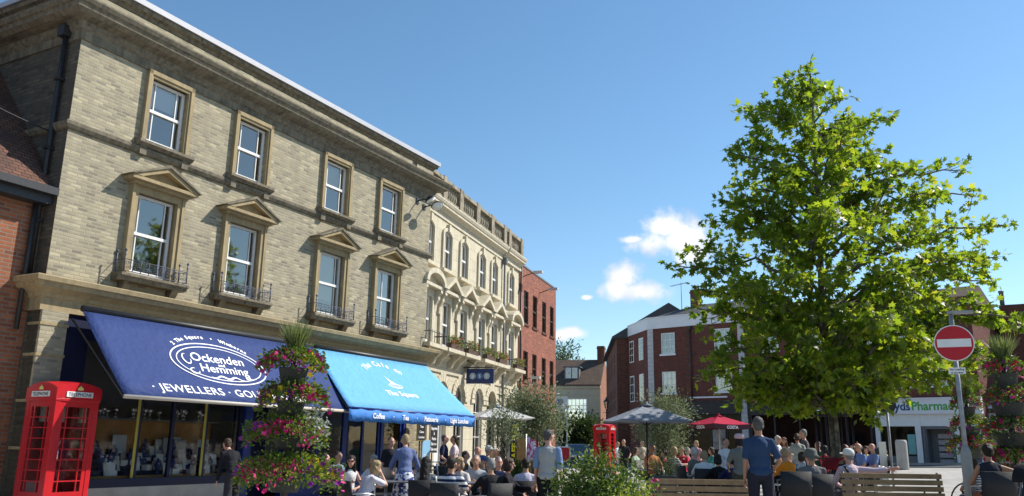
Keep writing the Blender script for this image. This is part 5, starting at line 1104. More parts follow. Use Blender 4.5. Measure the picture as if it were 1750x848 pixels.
# flower towers: stacked dark pots with mixed bedding and a grass tuft
def tower(label, loc, tiers, top, seed, s=1., ncol=(0, 1), dens=1.):
    rng = np.random.default_rng(seed); T = empty('flower_tower', loc, 0, label, 'flower tower', 'stacked flower towers in the square'); mb = MB(); mb.tube([(0, 0, 0), (0, 0, top-.1)], .05, 8); mb.build('pole', 'dark_metal', T)
    for (z, r, pr, ph) in tiers:
        m = MB(); m.lathe([(pr*.7, z-ph), (pr*.78, z-ph*.8), (pr, z-.02), (pr*1.05, z), (pr*.95, z-.01)], n=16); pt = m.build('pot', 'pot_dark', T)
        n = int(1500*r*r/.3*dens)+300; a = rng.uniform(0, 2*math.pi, n); rr_ = r*np.sqrt(rng.random(n)); zz = z+.10+rng.normal(size=n)*.06+ .14*(1-(rr_/r)**2)-(.20 if z < 2 else .10)*(rr_/r)**3*rng.random(n)*(1+ph)
        lump = .13*np.sin(a*3+seed+z*7)+.09*np.sin(a*5+z*13); rr_ = rr_*(1+lump); P = np.stack([rr_*np.cos(a), rr_*np.sin(a), zz], 1); D = np.stack([np.cos(a), np.sin(a), rng.normal(size=n)*.5+.2], 1)+rng.normal(size=(n, 3))*.5
        leaves('foliage', oval(.5), P, D, rng.uniform(.035, .08, n), 'shrub_leaf' if rng.random() < .7 else 'box_leaf', T, rng)
        k = int(n*.12); a = rng.uniform(0, 2*math.pi, k); rr_ = r*(.55+.5*rng.random(k))*(1+.13*np.sin(a*3+seed+z*7)+.09*np.sin(a*5+z*13)); zz = z+.17*(1-(rr_/r)**2)+.13-.20*rng.random(k)*(rr_/r)
        P = np.stack([rr_*np.cos(a), rr_*np.sin(a), zz], 1)
        # blooms grow in patches of one kind
        kind = np.floor((np.sin(a*2+z*9+seed)+1)*2.2+rng.random(k)*1.6)/6.2; leaves('flowers', petal5(), P, np.stack([np.cos(a), np.sin(a), .4+0*a], 1)+rng.normal(size=(k, 3))*.4, rng.uniform(.05, .10, k), 'petal', T, rng, np.clip(kind*(ncol[1]-ncol[0])+ncol[0], 0, .999))
    n = 420; a = rng.uniform(0, 2*math.pi, n); D = np.stack([np.cos(a)*.5*rng.random(n), np.sin(a)*.5*rng.random(n), np.ones(n)], 1); P = np.stack([.05*np.cos(a), .05*np.sin(a), np.full(n, top-.15)], 1)
    leaves('grass_tuft', blade(), P, D, rng.uniform(.3, .55, n)*s, 'grass_blade', T, rng); T.scale = (s, s, s); return T
p = at(489, 800, 12); T1 = tower('tall tower of pots with pink and yellow flowers before the navy awning', gz(p), [(2.38, .45, .21, .27), (1.90, .48, .20, .2), (1.42, .56, .22, .18), (.86, .70, .26, .2)], 2.72, 51, 1., dens=1.25)
rg = np.random.default_rng(5); n = 260; P = np.stack([.38+rg.normal(size=n)*.09, -.15+rg.normal(size=n)*.09, 1.55+rg.normal(size=n)*.12], 1); leaves('silver_foliage', oval(.4), P, rdir(n, rg), rg.uniform(.05, .1, n), 'silver_leaf', T1, rg)
p = at(1737, 800, 14.2); tower('tower of violet and pink flowers cut off by the right edge', gz(p), [(2.5, .32, .2, .3), (2.0, .38, .27, .26), (1.5, .42, .3, .25), (1.0, .44, .32, .3)], 2.82, 52, 1., (0, .8), .9)
p = at(1662, 780, 20); tower('narrow flower tower behind the no entry sign post', gz(p), [(2.15, .32, .18, .3), (1.68, .4, .24, .26), (1.2, .5, .3, .25)], 2.5, 53, 1., (.1, 1), .9)
# ------------------------------------------------------------------ STREET FURNITURE
# phone boxes
def phone_box():
    t = empty('phone_box'); w = .80; H = 2.33; m = MB()
    for sx in (0, 1):
        for sy in (0, 1): x = sx*(w-.09); y = sy*(w-.09); m.box(x, x+.09, y, y+.09, 0, 2.0)
    m.box(-.02, w+.02, -.02, w+.02, 0, .10); m.box(.03, w-.03, .03, w-.03, 2.0, 2.2); m.box(-.012, w+.012, -.012, w+.012, 1.955, 2.0)
    m.build('frame', 'phone_red', t, bevel=.006)
    r = MB(); K = 10   # domed top: four segmental gables blended into a dome
    G = 12; vs = []
    for i in range(G+1):
        for j in range(G+1):
            u, v = i/G*2-1, j/G*2-1; z = 2.20+.15*(1-.55*u*u-.0*v*v)*(1) if False else 2.17+.10*(1-u*u)+.10*(1-v*v)-.07*(1-u*u)*(1-v*v)
            vs.append(((u+1)/2*(w+.03)-.015, (v+1)/2*(w+.03)-.015, z))
    fs = [(i*(G+1)+j, (i+1)*(G+1)+j, (i+1)*(G+1)+j+1, i*(G+1)+j+1) for i in range(G) for j in range(G)]; r.add(vs, fs, 0, True)
    for f in range(4):   # gable faces down from the dome rim
        pts = []
        for k in range(G+1):
            u = k/G*2-1; z = 2.17+.10*(1-u*u); a = (u+1)/2*(w+.03)-.015
            pts.append([(a, -.015, z), (w+.015, a, z), (w-a, w+.015, z), (-.015, w-a, z)][f])
        low = [(p_[0], p_[1], 2.0) for p_ in pts]; r.add(pts+low, [(k, k+1, G+1+k+1, G+1+k) for k in range(G)])
    ro = r.build('domed_roof', 'phone_red', t)
    for s in range(4):
        M = Matrix.Translation((w/2, w/2, 0)) @ Matrix.Rotation(math.pi/2*s, 4, 'Z') @ Matrix.Translation((-w/2, -w/2, 0))
        h = MB(); h.box(.16, w-.16, -.030, -.012, 2.025, 2.115); h.xf(M); sg = h.build('sign_box', 'sign_white', t)
        tm = MB(); put_text(tm, text('TELEPHONE', .085, .001, 0, .92), lambda x, y: (w/2+x, -.034, 2.04+y)); tm.xf(M); tm.build('lettering', 'letter_dark', sg)
        g = MB(); g.prism([(w/2-.045, 2.14), (w/2+.045, 2.14), (w/2+.05, 2.175), (w/2+.03, 2.19), (w/2, 2.205), (w/2-.03, 2.19), (w/2-.05, 2.175)], -.03, -.014); g.ball((w/2, -.022, 2.21), .012, 6, 4); g.xf(M); g.build('crown_emblem', 'gold', t)
        d = MB(); x0, x1 = .12, w-.12; z0, z1 = .48, 1.86
        if s != 2:
            d.box(.09, x0+.04, .01, .05, .1, 1.955); d.box(x1-.04, w-.09, .01, .05, .1, 1.955); d.box(x0+.04, x1-.04, .01, .05, .1, z0); d.box(x0+.04, x1-.04, .01, .05, z1, 1.955)
            for k in range(1, 8): zz = z0+(z1-z0)*k/8; d.box(x0+.04, x1-.04, .012, .045, zz-.009, zz+.009)
            for xx in (x0+.115, x1-.115): d.box(xx-.009, xx+.009, .014, .043, z0, z1)
            d.xf(M); dd = d.build('door' if s == 0 else 'glazed_side', 'phone_red', t)
            g = MB(); g.quad((x0+.04, .03, z0), (x1-.04, .03, z0), (x1-.04, .03, z1), (x0+.04, .03, z1)); g.xf(M); g.build('pane', 'box_glass', dd)
            if s == 0: hn = MB(); hn.tube([(x0+.02, -.0, 1.0), (x0+.02, -.03, 1.02), (x0+.02, -.03, 1.14), (x0+.02, 0, 1.16)], .008, 5); hn.build('handle', 'silver', dd)
        else:
            d.box(.09, w-.09, .01, .05, .1, 1.955); d.xf(M); d.build('back_panel', 'phone_red', t)
    i = MB(); i.box(.28, .55, w-.2, w-.1, 1.0, 1.6); i.box(.3, .53, w-.22, w-.2, 1.1, 1.5); i.build('telephone', 'dark_metal', t)
    i = MB(); i.box(.2, .62, w-.19, w-.10, 1.62, 1.9); i.build('notice', 'sign_white', t)
    return t
PB = phone_box(); PB.location = loc1(-.13, -1.0); PB.rotation_euler = (0, 0, R_(90-AZ1)); tag(PB, 'red telephone box with domed top standing in front of the jeweller\'s left pier', 'phone box', 'red telephone boxes')
pb2 = copy_tree(PB, None, 'distant red telephone box at the mouth of the narrow street'); q = gz(at(1014, 760, 41)); pb2.location = q; pb2.rotation_euler = (0, 0, R_(-28)); pb2.scale = (1.05, 1.05, 1.03)
# parasols
def parasol(label, P, hw, ze, zt, mat, polem, sides=4, rot=0., valance=0, ttext=None, group='parasols over the cafe tables'):
    t = empty('parasol', P, rot, label, 'parasol', group); g0_ = P[2]; b = MB(); b.tube([(0, 0, 0), (0, 0, zt-g0_)], .024, 8); b.build('pole', polem, t)
    b = MB(); b.lathe([(.26, 0), (.26, .05), (.06, .08), (.05, .3)], n=14); b.build('base', 'dark_metal', t)
    m = MB(); K = sides; R = hw*math.sqrt(2) if sides == 4 else hw; J = 6; z1 = ze-g0_; z2 = zt-g0_; corners = [(R*math.cos(2*math.pi*(k+.5)/K), R*math.sin(2*math.pi*(k+.5)/K)) for k in range(K)]
    rb = MB()
    for k in range(K):
        c0, c1 = corners[k], corners[(k+1) % K]
        vs = []; nn_ = 6
        for j in range(J+1):
            for i in range(nn_+1):
                f = j/J; x = (c0[0]*(1-i/nn_)+c1[0]*i/nn_)*f; y = (c0[1]*(1-i/nn_)+c1[1]*i/nn_)*f; sgz = -.035*math.sin(math.pi*i/nn_)*f; vs.append((x, y, z2+(z1-z2)*f**.95+sgz+(.03*f if False else 0)))
        m.add(vs, [(j*(nn_+1)+i, j*(nn_+1)+i+1, (j+1)*(nn_+1)+i+1, (j+1)*(nn_+1)+i) for j in range(J) for i in range(nn_)], 0, False)
        rb.tube([(0, 0, z2-.04), (c0[0]*.98, c0[1]*.98, z1-.02)], .012, 5); rb.tube([(0, 0, z2-.55), (c0[0]*.5, c0[1]*.5, z2+(z1-z2)*.5-.03)], .010, 5)
    o = m.build('canopy', mat, t); so = o.modifiers.new('s', 'SOLIDIFY'); so.thickness = .008
    rb.build('ribs', 'dark_metal', t); b = MB(); b.ball((0, 0, z2+.02), (.05, .05, .05), 8, 6)
    b.lathe([(.20, z2-.055), (.03, z2+.02)], n=12); b.build('cap', mat, t)
    if valance:
        v = MB()
        for k in range(K):
            c0, c1 = corners[k], corners[(k+1) % K]; nn_ = 6
            for i in range(nn_):
                p0 = [c0[j]*(1-i/nn_)+c1[j]*i/nn_ for j in (0, 1)]; p1 = [c0[j]*(1-(i+1)/nn_)+c1[j]*(i+1)/nn_ for j in (0, 1)]; s0 = -.035*math.sin(math.pi*i/nn_); s1 = -.035*math.sin(math.pi*(i+1)/nn_)
                v.quad((*p0, z1+s0-.002), (*p1, z1+s1-.002), (*p1, z1-valance+s1), (*p0, z1-valance+s0))
        vo = v.build('valance', ttext[1] if ttext else mat, t); so = vo.modifiers.new('s', 'SOLIDIFY'); so.thickness = .006
        if ttext:
            for k in range(K):
                c0, c1 = Vector((*corners[k], 0)), Vector((*corners[(k+1) % K], 0)); mid = (c0+c1)/2; d = (c1-c0).normalized(); nn2 = mid.normalized(); tm = MB(); put_text(tm, text(ttext[0], valance*.95, .003), lambda x, y: tuple(mid+nn2*.02+d*x+Vector((0, 0, z1-valance*.88-.034+y)))); tm.build('lettering', 'letter_white', vo)
    return t
cloth('canvas_white', (.66, .65, .63), .8, .25); cloth('canvas_grey', (.30, .32, .36), .8, .12); cloth('canvas_red', (.52, .02, .06), .8, .18); plain('pole_wood', (.5, .46, .40), .5, .1, 5)
def ppos(px, Y): return gz(at(px, 760, Y))
plain('valance_dark', (.05, .01, .02), .8, .1, 5)
P = ppos(850, 25); parasol('pale grey-white parasol left of the olive tree by the blue awning', P, .86, 2.12, at(850, 694, 25).z, 'canvas_white', 'dark_metal', rot=R_(20), group='canvas parasols')
P = ppos(1106, 22); parasol('grey parasol with a dark pole in the middle of the square', P, .92, 2.03, at(1106, 691, 22).z, 'canvas_grey', 'dark_metal', rot=R_(8), group='canvas parasols', valance=.03)
P = ppos(1230, 33); parasol('red parasol with white lettering outside the far coffee shop', P, .84, 2.28, at(1230, 710, 33).z, 'canvas_red', 'pole_wood', rot=R_(22), valance=.17, ttext=('COSTA', 'valance_dark'), group='canvas parasols')
# no entry sign
plain('sign_red', (.50, .015, .025), .4, .08, 3); plain('galv', (.33, .34, .35), .5, .25, 8, metal=.4); plain('post_grey', (.36, .35, .32), .7, .2, 6)
P = ppos(1649, 13.9); zc = at(1624, 587, 13.9).z-P.z; t = empty('road_sign', P, R_(-24), 'round red no entry sign with a white bar on a galvanised post', 'road sign')
m = MB(); m.tube([(0, 0, 0), (0, 0, zc+.55)], .038, 12); m.build('post', 'galv', t)
m = MB(); m.tube([(0, 0, 0), (0, 0, 1.24-P.z+.1), (0, 0, 1.36-P.z+.1)], [.085, .085, .045], 14); m.build('post_sleeve', 'post_grey', t)
m = MB(); K = 48; m.prism([(.305*math.cos(2*math.pi*k/K), zc+.305*math.sin(2*math.pi*k/K)) for k in range(K)], -.06, -.045); dk_ = m.build('disc_rim', 'sign_white', t)
m = MB(); m.prism([(.288*math.cos(2*math.pi*k/K), zc+.288*math.sin(2*math.pi*k/K)) for k in range(K)], -.064, -.0605); m.build('disc', 'sign_red', dk_)
m = MB(); m.box(-.255, .255, -.069, -.0645, zc-.068, zc+.068); m.build('white_bar', 'sign_white', dk_)
m = MB(); m.box(-.125, .125, -.055, -.042, zc-.52, zc-.41); pl_ = m.build('plate', 'sign_white', t)
m = MB()
put_text(m, text('No Loading', .045, .001), lambda x, y: (x, -.057, zc-.457+y)); put_text(m, text('at any time', .04, .001), lambda x, y: (x, -.057, zc-.508+y)); m.build('lettering', 'letter_dark', pl_)
m = MB(); m.box(-.06, .34, -.09, .06, zc+.5, zc+.54); m.box(-.03, .03, -.03, .03, zc+.38, zc+.5); m.build('sign_light', 'galv', t)
# second sign seen from behind
P = ppos(1521, 24); zt = at(1508, 697, 24).z-P.z; t = empty('road_sign', P, R_(-10), 'grey post with a round sign seen from behind in front of the pharmacy window', 'road sign'); m = MB(); m.tube([(0, 0, 0), (0, 0, zt+.1)], .035, 10); m.build('post', 'galv', t); m = MB(); m.prism([(.27*math.cos(2*math.pi*k/32), zt+.1+.27*math.sin(2*math.pi*k/32)) for k in range(32)], .04, .05); m.build('disc', 'pot_dark', t)
m = MB(); m.box(-.30, -.12, -.04, .02, .0, 1.35); m.build('panel', 'sign_white', t)
# stone bollard
P = ppos(1540, 40); hb = at(1540, 752, 40).z-P.z; t = MB(); t.lathe([(.255, 0), (.26, .1), (.26, hb*.9), (.25, hb*.97), (.2, hb)], n=24); o = t.build('stone_bollard', 'plinth'); o.location = P; tag(o, 'pale round stone bollard with a domed top in front of the pharmacy', 'bollard')
# street lamp
P = ppos(1037, 60); t = empty('street_lamp', P, 0, 'black lantern street lamp at the corner of the narrow street', 'street lamp'); H = at(1037, 688, 60).z-P.z; m = MB(); m.lathe([(.12, 0), (.12, .5), (.07, .55), (.05, 1), (.04, H-.5), (.06, H-.45)], n=10); m.tube([(-.25, 0, H-.7), (.25, 0, H-.7)], .02, 6); m.build('column', 'iron', t)
m = MB(); m.lathe([(.09, H-.42), (.2, H+.05)], n=6, smooth=False); m.build('lantern_glass', 'box_glass', t); m = MB(); m.lathe([(.24, H+.05), (.2, H+.1), (.06, H+.25), (.03, H+.4)], n=6, smooth=False)
for k in range(6): a = math.pi*k/3; m.tube([(.09*math.cos(a), .09*math.sin(a), H-.42), (.2*math.cos(a), .2*math.sin(a), H+.05)], .012, 4)
m.build('lantern_frame', 'iron', t)
# benches
plain('bench_wood', (.34, .225, .115), .65, .25, 7, c2=(.22, .14, .07)); plain('bench_iron', (.02, .05, .05), .5, .2, 5)
def bench(label, P, rz, length, tilt=0.):
    t = empty('bench', P, rz, label, 'bench', 'slatted wooden benches'); L_ = length/2
    for zz, yy in ((.90, .02), (.795, .005), (.69, -.012), (.585, -.03)):
        m = MB(); m.box(-L_, L_, yy-.018, yy+.018, zz-.042, zz+.042); m.build('back_slat', 'bench_wood', t, bevel=.006)
    for k in range(4): m = MB(); m.box(-L_, L_, .08+.1*k, .16+.1*k, .43, .46); m.build('seat_slat', 'bench_wood', t, bevel=.005)
    for s in (-1, 1):
        m = MB(); x = s*(L_-.06); m.tube([(x, .06, .0), (x, .05, .4), (x, .0, .6), (x, .035, .96)], .025, 6); m.tube([(x, .48, 0), (x, .46, .42)], .025, 6); m.box(x-.02, x+.02, .03, .5, .39, .43); m.tube([(x, .02, .66), (x, .3, .68), (x, .48, .64), (x, .48, .43)], .018, 6); m.build('end_frame', 'bench_iron', t)
    return t
P = gz(at(1522, 800, 14.6)); P.z = at(1522, 809, 14.6).z-.945; bench('slatted wooden bench where the man in the white cap sits', P, R_(4), 1.80)
P = gz(at(1195, 820, 13.6)); P.z = at(1195, 819, 13.6).z-.945; bench('slatted wooden bench between the foreground shrub and the man in blue', P, R_(2), 1.62)
# cafe furniture
plain('rattan', (.022, .022, .024), .55, .3, 40, bump=.6); plain('table_top', (.11, .11, .115), .35, .15, 5); plain('alu', (.5, .51, .52), .35, .1, 6, metal=.7); plain('chair_light', (.45, .43, .40), .6, .2, 10)
def chair():
    t = empty('cafe_chair'); m = MB(); m.box(-.23, .23, -.22, .22, .42, .46); m.build('seat', 'rattan', t, bevel=.01)
    m = MB(); K = 8
    vs = []
    for k in range(K+1):
        x = -.25+.5*k/K; y = -.24+.06*(1-(2*k/K-1)**2)*-1; vs += [(x, y, .46), (x, y-.07, .90)]
    m.add(vs, [(2*k, 2*k+2, 2*k+3, 2*k+1) for k in range(K)], 0, True); b = m.build('backrest', 'rattan', t); so = b.modifiers.new('s', 'SOLIDIFY'); so.thickness = .025
    for s in (-1, 1): m = MB(); m.tube([(s*.25, -.26, .68), (s*.27, .0, .68), (s*.26, .2, .66), (s*.25, .2, .44)], .016, 6); m.build('armrest', 'alu', t)
    for sx in (-1, 1):
        for sy in (-1, 1): m = MB(); m.tube([(sx*.21, sy*.2, .43), (sx*.23, sy*.23, 0)], .015, 6); m.build('leg', 'alu', t)
    return t
CH = chair(); CH_used = [False]
def place_chair(P, az, label, s=1.):
    t = CH if not CH_used[0] else copy_tree(CH); CH_used[0] = True; t.location = P; t.rotation_euler = (0, 0, -R_(az)); t.scale = (s, s, s); tag(t, label, 'chair', 'dark cafe chairs'); return t
def table():
    t = empty('cafe_table'); m = MB(); m.box(-.35, .35, -.35, .35, .71, .735); m.build('table_top', 'table_top', t, bevel=.006); m = MB(); m.tube([(0, 0, .71), (0, 0, .05)], .03, 8); m.build('pedestal', 'alu', t); m = MB(); m.box(-.25, .25, -.03, .03, 0, .05); m.box(-.03, .03, -.25, .25, .001, .051); m.build('foot', 'dark_metal', t); return t
TB = table(); TB_used = [False]
def place_table(px, Y, label, rz=.4):
    t = TB if not TB_used[0] else copy_tree(TB); TB_used[0] = True; t.location = ppos(px, Y); t.rotation_euler = (0, 0, rz); return tag(t, label, 'table', 'square cafe tables')
def tpos(px, Y, z=.735): p = ppos(px, Y); p.z += z; return p
def cup(P, label):
    t = empty('cup', P, 0, label, 'cup'); m = MB(); m.lathe([(.07, 0), (.075, .008), (.03, .01)], n=14); m.build('saucer', 'sign_white', t); m = MB(); m.lathe([(.025, .01), (.035, .03), (.042, .07), (.038, .07), (.03, .03)], n=14); m.build('bowl', 'sign_white', t); return t
place_table(663, 14.3, 'dark square table beside the grey haired woman in the white top', .5); place_table(640+185, 14.2, 'dark table in front of the diners beside the striped T-shirt man', .3); place_table(1214, 19.6, 'dark table between the white haired guests near the red parasol', .2); place_table(1322, 18.4, 'dark table left of the guest in orange', .3); place_table(700, 16.5, 'dark table beside the woman in the floral skirt', .1)
place_table(1150, 25.3, 'dark table with the guest in red', .1); place_table(852, 22.6, 'dark table of the guests in caps by the stone building', .2)
cup(tpos(655, 14.2), 'white coffee cup on the table beside the grey haired woman'); cup(tpos(1218, 19.5), 'white coffee cup on the table near the red parasol'); cup(tpos(829, 14.1), 'white coffee cup on the table of the striped T-shirt man')
t = empty('bottle', tpos(836, 14.3), 0, 'small yellow-green bottle on the table of the striped T-shirt man', 'bottle'); plain('bottle_yel', (.5, .5, .08), .2, .1, 5); m = MB(); m.lathe([(.03, 0), (.032, .12), (.012, .17), (.012, .22)], n=10); m.build('body', 'bottle_yel', t); m = MB(); m.lathe([(.014, .215), (.014, .235)], n=8); m.build('cap', 'sign_white', t)
# boards and signs outside the cafe
def chalk(name, label, P, rz, w_, h_, lines, z0=0., mat='shop_black', edge='pole_wood', size=.1, arch=False, tm_='letter_white', group=None, cat='chalkboard', lean=0):
    t = empty(name, P, rz, label, cat, group); m = MB()
    K = 10; out = [(-w_/2, z0), (w_/2, z0), (w_/2, z0+h_)]+([(w_/2*math.cos(math.pi*k/K), z0+h_+.12*math.sin(math.pi*k/K)) for k in range(1, K)] if arch else [])+[(-w_/2, z0+h_)]
    m.prism([(x*1.08, z0+(z-z0)*1.03-.015) for x, z in out], -.02, .02); fr = m.build('frame', edge, t); m = MB(); m.prism(out, -.026, -.021); bd = m.build('board', mat, t); m = MB(); n = len(lines)
    for i, s in enumerate(lines): put_text(m, text(s, size, .002), lambda x, y: (x, -.029, z0+h_*(1-(i+.8)/(n+.2))+y))
    m.build('lettering', tm_, t)
    if z0 > 0: m = MB(); m.box(-.02, .02, .02, .045, 0, z0+h_*.8); m.build('stand', 'dark_metal', t)
    return t
chalk('menu_board', 'black oval-topped menu board on a yellow edge beside the cafe door', loc1(11.55, -.35), R_(90-AZ1), .36, .62, ['Coffee', 'Teas', 'Cakes', 'Lunches'], 1.45, edge='yellow_paint', arch=True, size=.09)
chalk('menu_board', 'tall black chalkboard with white writing next to the bank wall', loc2(.55, -.45), R_(90-AZ2), .55, .95, ['?', 'Baguettes', '&', 'Paninis', 'Eat in or', 'Take away'], 1.1, size=.12)
plain('poster_blue', (.25, .5, .75), .5, .1, 3); chalk('poster_stand', 'pale blue poster beside the cafe door', loc1(11.9, -.3), R_(90-AZ1), .4, .7, ['OPEN'], .75, mat='poster_blue', size=.1, cat='poster')
plain('banner_black', (.01, .01, .012), .6, .1, 3); plain('letter_yellow', (.85, .75, .02), .6, 0, 3)
t = empty('feather_banner', ppos(881, 24), R_(-5), 'narrow black banner with yellow upright lettering by the red brick block', 'banner'); m = MB(); m.box(-.16, .16, -.01, .01, .75, 2.0); m.build('cloth', 'banner_black', t); m = MB(); m.tube([(-.18, 0, 0), (-.18, 0, 2.05)], .015, 6); m.build('pole', 'alu', t); m = MB()
put_text(m, text('CAFE BAR', .26, .012), lambda x, y: (-y+.08, -.014, 1.37+x)); m.build('lettering', 'letter_yellow', t)
t = empty('menu_board', ppos(900, 22), R_(-8), 'orange-brown wooden board stand by the red brick block', 'menu board'); m = MB(); m.box(-.3, .3, -.02, .02, .2, 1.5); m.build('board', 'shop_wood', t); m = MB(); m.box(-.3, -.26, -.03, .03, 0, 1.6); m.box(.26, .3, -.03, .03, 0, 1.6); m.build('frame', 'brown_frame', t)
banded('bunting_pink', (.7, .1, .25), (.8, .75, .8), 14, blotch=True); t = empty('flag', ppos(899, 20), R_(-10), 'small pink and white patterned flag among the plants', 'flag'); m = MB(); K = 8
for k in range(K+1): m.v += [(.02+.22*k/K, .03*math.sin(k*.9), 1.55-.12*k/K), (.02+.22*k/K, .03*math.sin(k*.9+.4), 1.05-.1*k/K)]
for k in range(K): m.f.append([2*k, 2*k+1, 2*k+3, 2*k+2]); m.m.append(0); m.sm.append(True)
m.build('cloth', 'bunting_pink', t); m = MB(); m.tube([(0, 0, 0), (0, 0, 1.6)], .012, 6); m.build('pole', 'alu', t)
t = empty('street_notice', ppos(963, 17), R_(-8), 'red rounded notice with a white rim right of the man in grey', 'notice'); m = MB(); m.box(-.14, .14, -.015, .015, 1.02, 1.32); m.build('rim', 'sign_white', t, bevel=.01); m = MB(); m.box(-.12, .12, -.022, -.016, 1.04, 1.30); m.build('panel', 'sign_red', t); m = MB(); m.tube([(0, 0, 0), (0, 0, 1.02)], .02, 6); m.build('post', 'galv', t)
# far parked car facing us
def car(label, P, rz, mat):
    t = empty('parked_car', P, rz, label, 'car'); m = MB()
    # body: side outline (y along the car, front at -y) swept across, with tumblehome by sections
    side = [(-2.0, .32), (-2.05, .5), (-1.98, .72), (-1.1, .9), (-.35, 1.38), (.9, 1.42), (1.6, 1.0), (2.0, .92), (2.05, .4), (1.9, .28)]
    for s_, k in ((0, 1),):
        secs = [(-.86, .88), (-.8, 1.0), (.8, 1.0), (.86, .88)]; n = len(side); b = len(m.v)
        for x, f in secs: m.v += [(x*(1 if z < .95 else .82), y*(.97 if abs(x) > .82 else 1), z if z < .95 else z-(.03 if abs(x) > .82 else 0)) for y, z in side]
        for i in range(3):
            for j in range(n): a = b+i*n+j; a2 = b+i*n+(j+1) % n; m.f.append([a, a2, a2+n, a+n]); m.m.append(0); m.sm.append(False)
        m.f.append([b+j for j in range(n-1, -1, -1)]); m.m.append(0); m.sm.append(False); m.f.append([b+3*n+j for j in range(n)]); m.m.append(0); m.sm.append(False)
    m.build('body', mat, t, bevel=.04)
    g = MB(); g.add([(-.66, -1.06, .935), (.66, -1.06, .935), (.6, -.38, 1.37), (-.6, -.38, 1.37)], [(0, 1, 2, 3)]); g.build('windscreen', 'car_glass', t)
    for s_ in (-1, 1): h = MB(); h.box(s_*.58-.16, s_*.58+.16, -2.03, -1.9, .6, .72); h.build('headlight', 'silver', t)
    h = MB(); h.box(-.26, .26, -2.08, -2.03, .42, .53); h.build('number_plate', 'sign_white', t)
    for sx in (-1, 1):
        for sy in (-1.3, 1.3): h = MB(); h.tube([(sx*.7, sy, .31), (sx*.88, sy, .31)], .31, 16); wh = h.build('wheel', 'dark_metal', t); h = MB(); h.tube([(sx*.885, sy, .31), (sx*.89, sy, .31)], .18, 12); h.build('rim', 'silver', wh)
plain('car_blue', (.015, .03, .06), .25, .05, 3, bump=0); plain('car_glass', (.05, .08, .11), .08, .05, 3, bump=0)
car('dark blue car facing the camera in the narrow street', ppos(988, 56), R_(4), 'car_blue')
# bicycle by the bank wall
def bicycle(label, P, az, mat):
    t = empty('bicycle', P, -R_(az), label, 'bicycle')
    for y in (-.52, .52):
        m = MB(); m.tube([(0, y+.33*math.cos(2*math.pi*k/24), .34+.33*math.sin(2*math.pi*k/24)) for k in range(25)], .014, 5, caps=False)
        for k in range(10): a = math.pi*k/5; m.tube([(0, y, .34), (0, y+.32*math.cos(a), .34+.32*math.sin(a))], .002, 3, caps=False)
        m.build('wheel', 'dark_metal', t)
    m = MB(); 
    for a, b in (((0, -.52, .34), (0, -.08, .30)), ((0, -.08, .30), (0, -.22, .82)), ((0, -.52, .34), (0, -.2, .74)), ((0, -.08, .30), (0, .36, .74)), ((0, -.2, .76), (0, .36, .84)), ((0, .52, .34), (0, .34, .95))): m.tube([a, b], .016, 6)
    m.build('frame', mat, t); m = MB(); m.tube([(-.26, .24, .98), (-.1, .34, .98), (.1, .34, .98), (.26, .24, .98)], .013, 6); m.build('handlebar', 'alu', t); m = MB(); m.ball((0, -.25, .86), (.07, .13, .035), 10, 6); m.build('saddle', 'dark_metal', t); m = MB(); m.box(-.16, .16, .42, .66, .7, .9); m.build('basket', 'rattan', t)
bicycle('black bicycle with a front basket standing near the stone building', ppos(752, 19.5), 62, 'dark_metal'); bicycle('pale framed bicycle behind the woman in the floral dress', ppos(727, 17.4), 40, 'alu')
# sun-lit basket tote hung behind the seated group, litter bin etc.
t = empty('litter_bin', ppos(1502, 30), 0, 'dark litter bin in front of the pharmacy terrace', 'bin'); m = MB(); m.lathe([(.22, 0), (.24, .1), (.24, .95), (.26, .96), (.26, 1.02), (.12, 1.15)], n=16); m.build('body', 'pot_dark', t); m = MB(); m.lathe([(.265, .85), (.265, .9)], n=16); m.build('band', 'gold', t)
# pushchair beside the tree
def pushchair(label, P, az, clothm):
    t = empty('pushchair', P, -R_(az), label, 'pushchair'); m = MB()
    for s in (-1, 1): m.tube([(s*.24, -.42, 1.02), (s*.24, -.2, .62), (s*.24, .35, .14)], .014, 6); m.tube([(s*.24, -.30, .14), (s*.24, .12, .55)], .014, 6)
    m.tube([(-.24, -.42, 1.02), (.24, -.42, 1.02)], .018, 6); m.tube([(-.24, .1, .5), (.24, .1, .5)], .012, 6); m.build('frame', 'alu', t)
    m = MB(); m.prof([(-.2, .45), (.2, .38), (.22, .46), (-.12, .54), (-.3, .92), (-.36, .9)], -.2, .2); m.build('seat', 'rattan', t)
    m = MB(); K = 8; vs = []
    for k in range(K+1): a = math.pi*.5*k/K; vs += [(-.22, -.3+.34*math.sin(a)*1.0, .80+.26*math.cos(a)), (.22, -.3+.34*math.sin(a), .80+.26*math.cos(a))]
    m.add(vs, [(2*k, 2*k+1, 2*k+3, 2*k+2) for k in range(K)], 0, True); h = m.build('hood', clothm, t); so = h.modifiers.new('s', 'SOLIDIFY'); so.thickness = .015
    for sx in (-1, 1):
        for y in (-.3, .35): m = MB(); m.tube([(sx*.25-.02, y, .12), (sx*.25+.02, y, .12)], .12, 14); m.build('wheel', 'dark_metal', t)
cloth('push_red', (.22, .012, .02)); pushchair('black and dark red pushchair beside the plane tree trunk', ppos(1416, 18.6), 245, 'push_red'); cloth('push_black', (.015, .015, .018)); pushchair('black hooded pushchair at the right edge beside the flower tower', ppos(1752, 12.0), 235, 'push_black')
bicycle('bicycle frame beside the woman in the dark vest', ppos(1690, 14.6), 80, 'dark_metal')
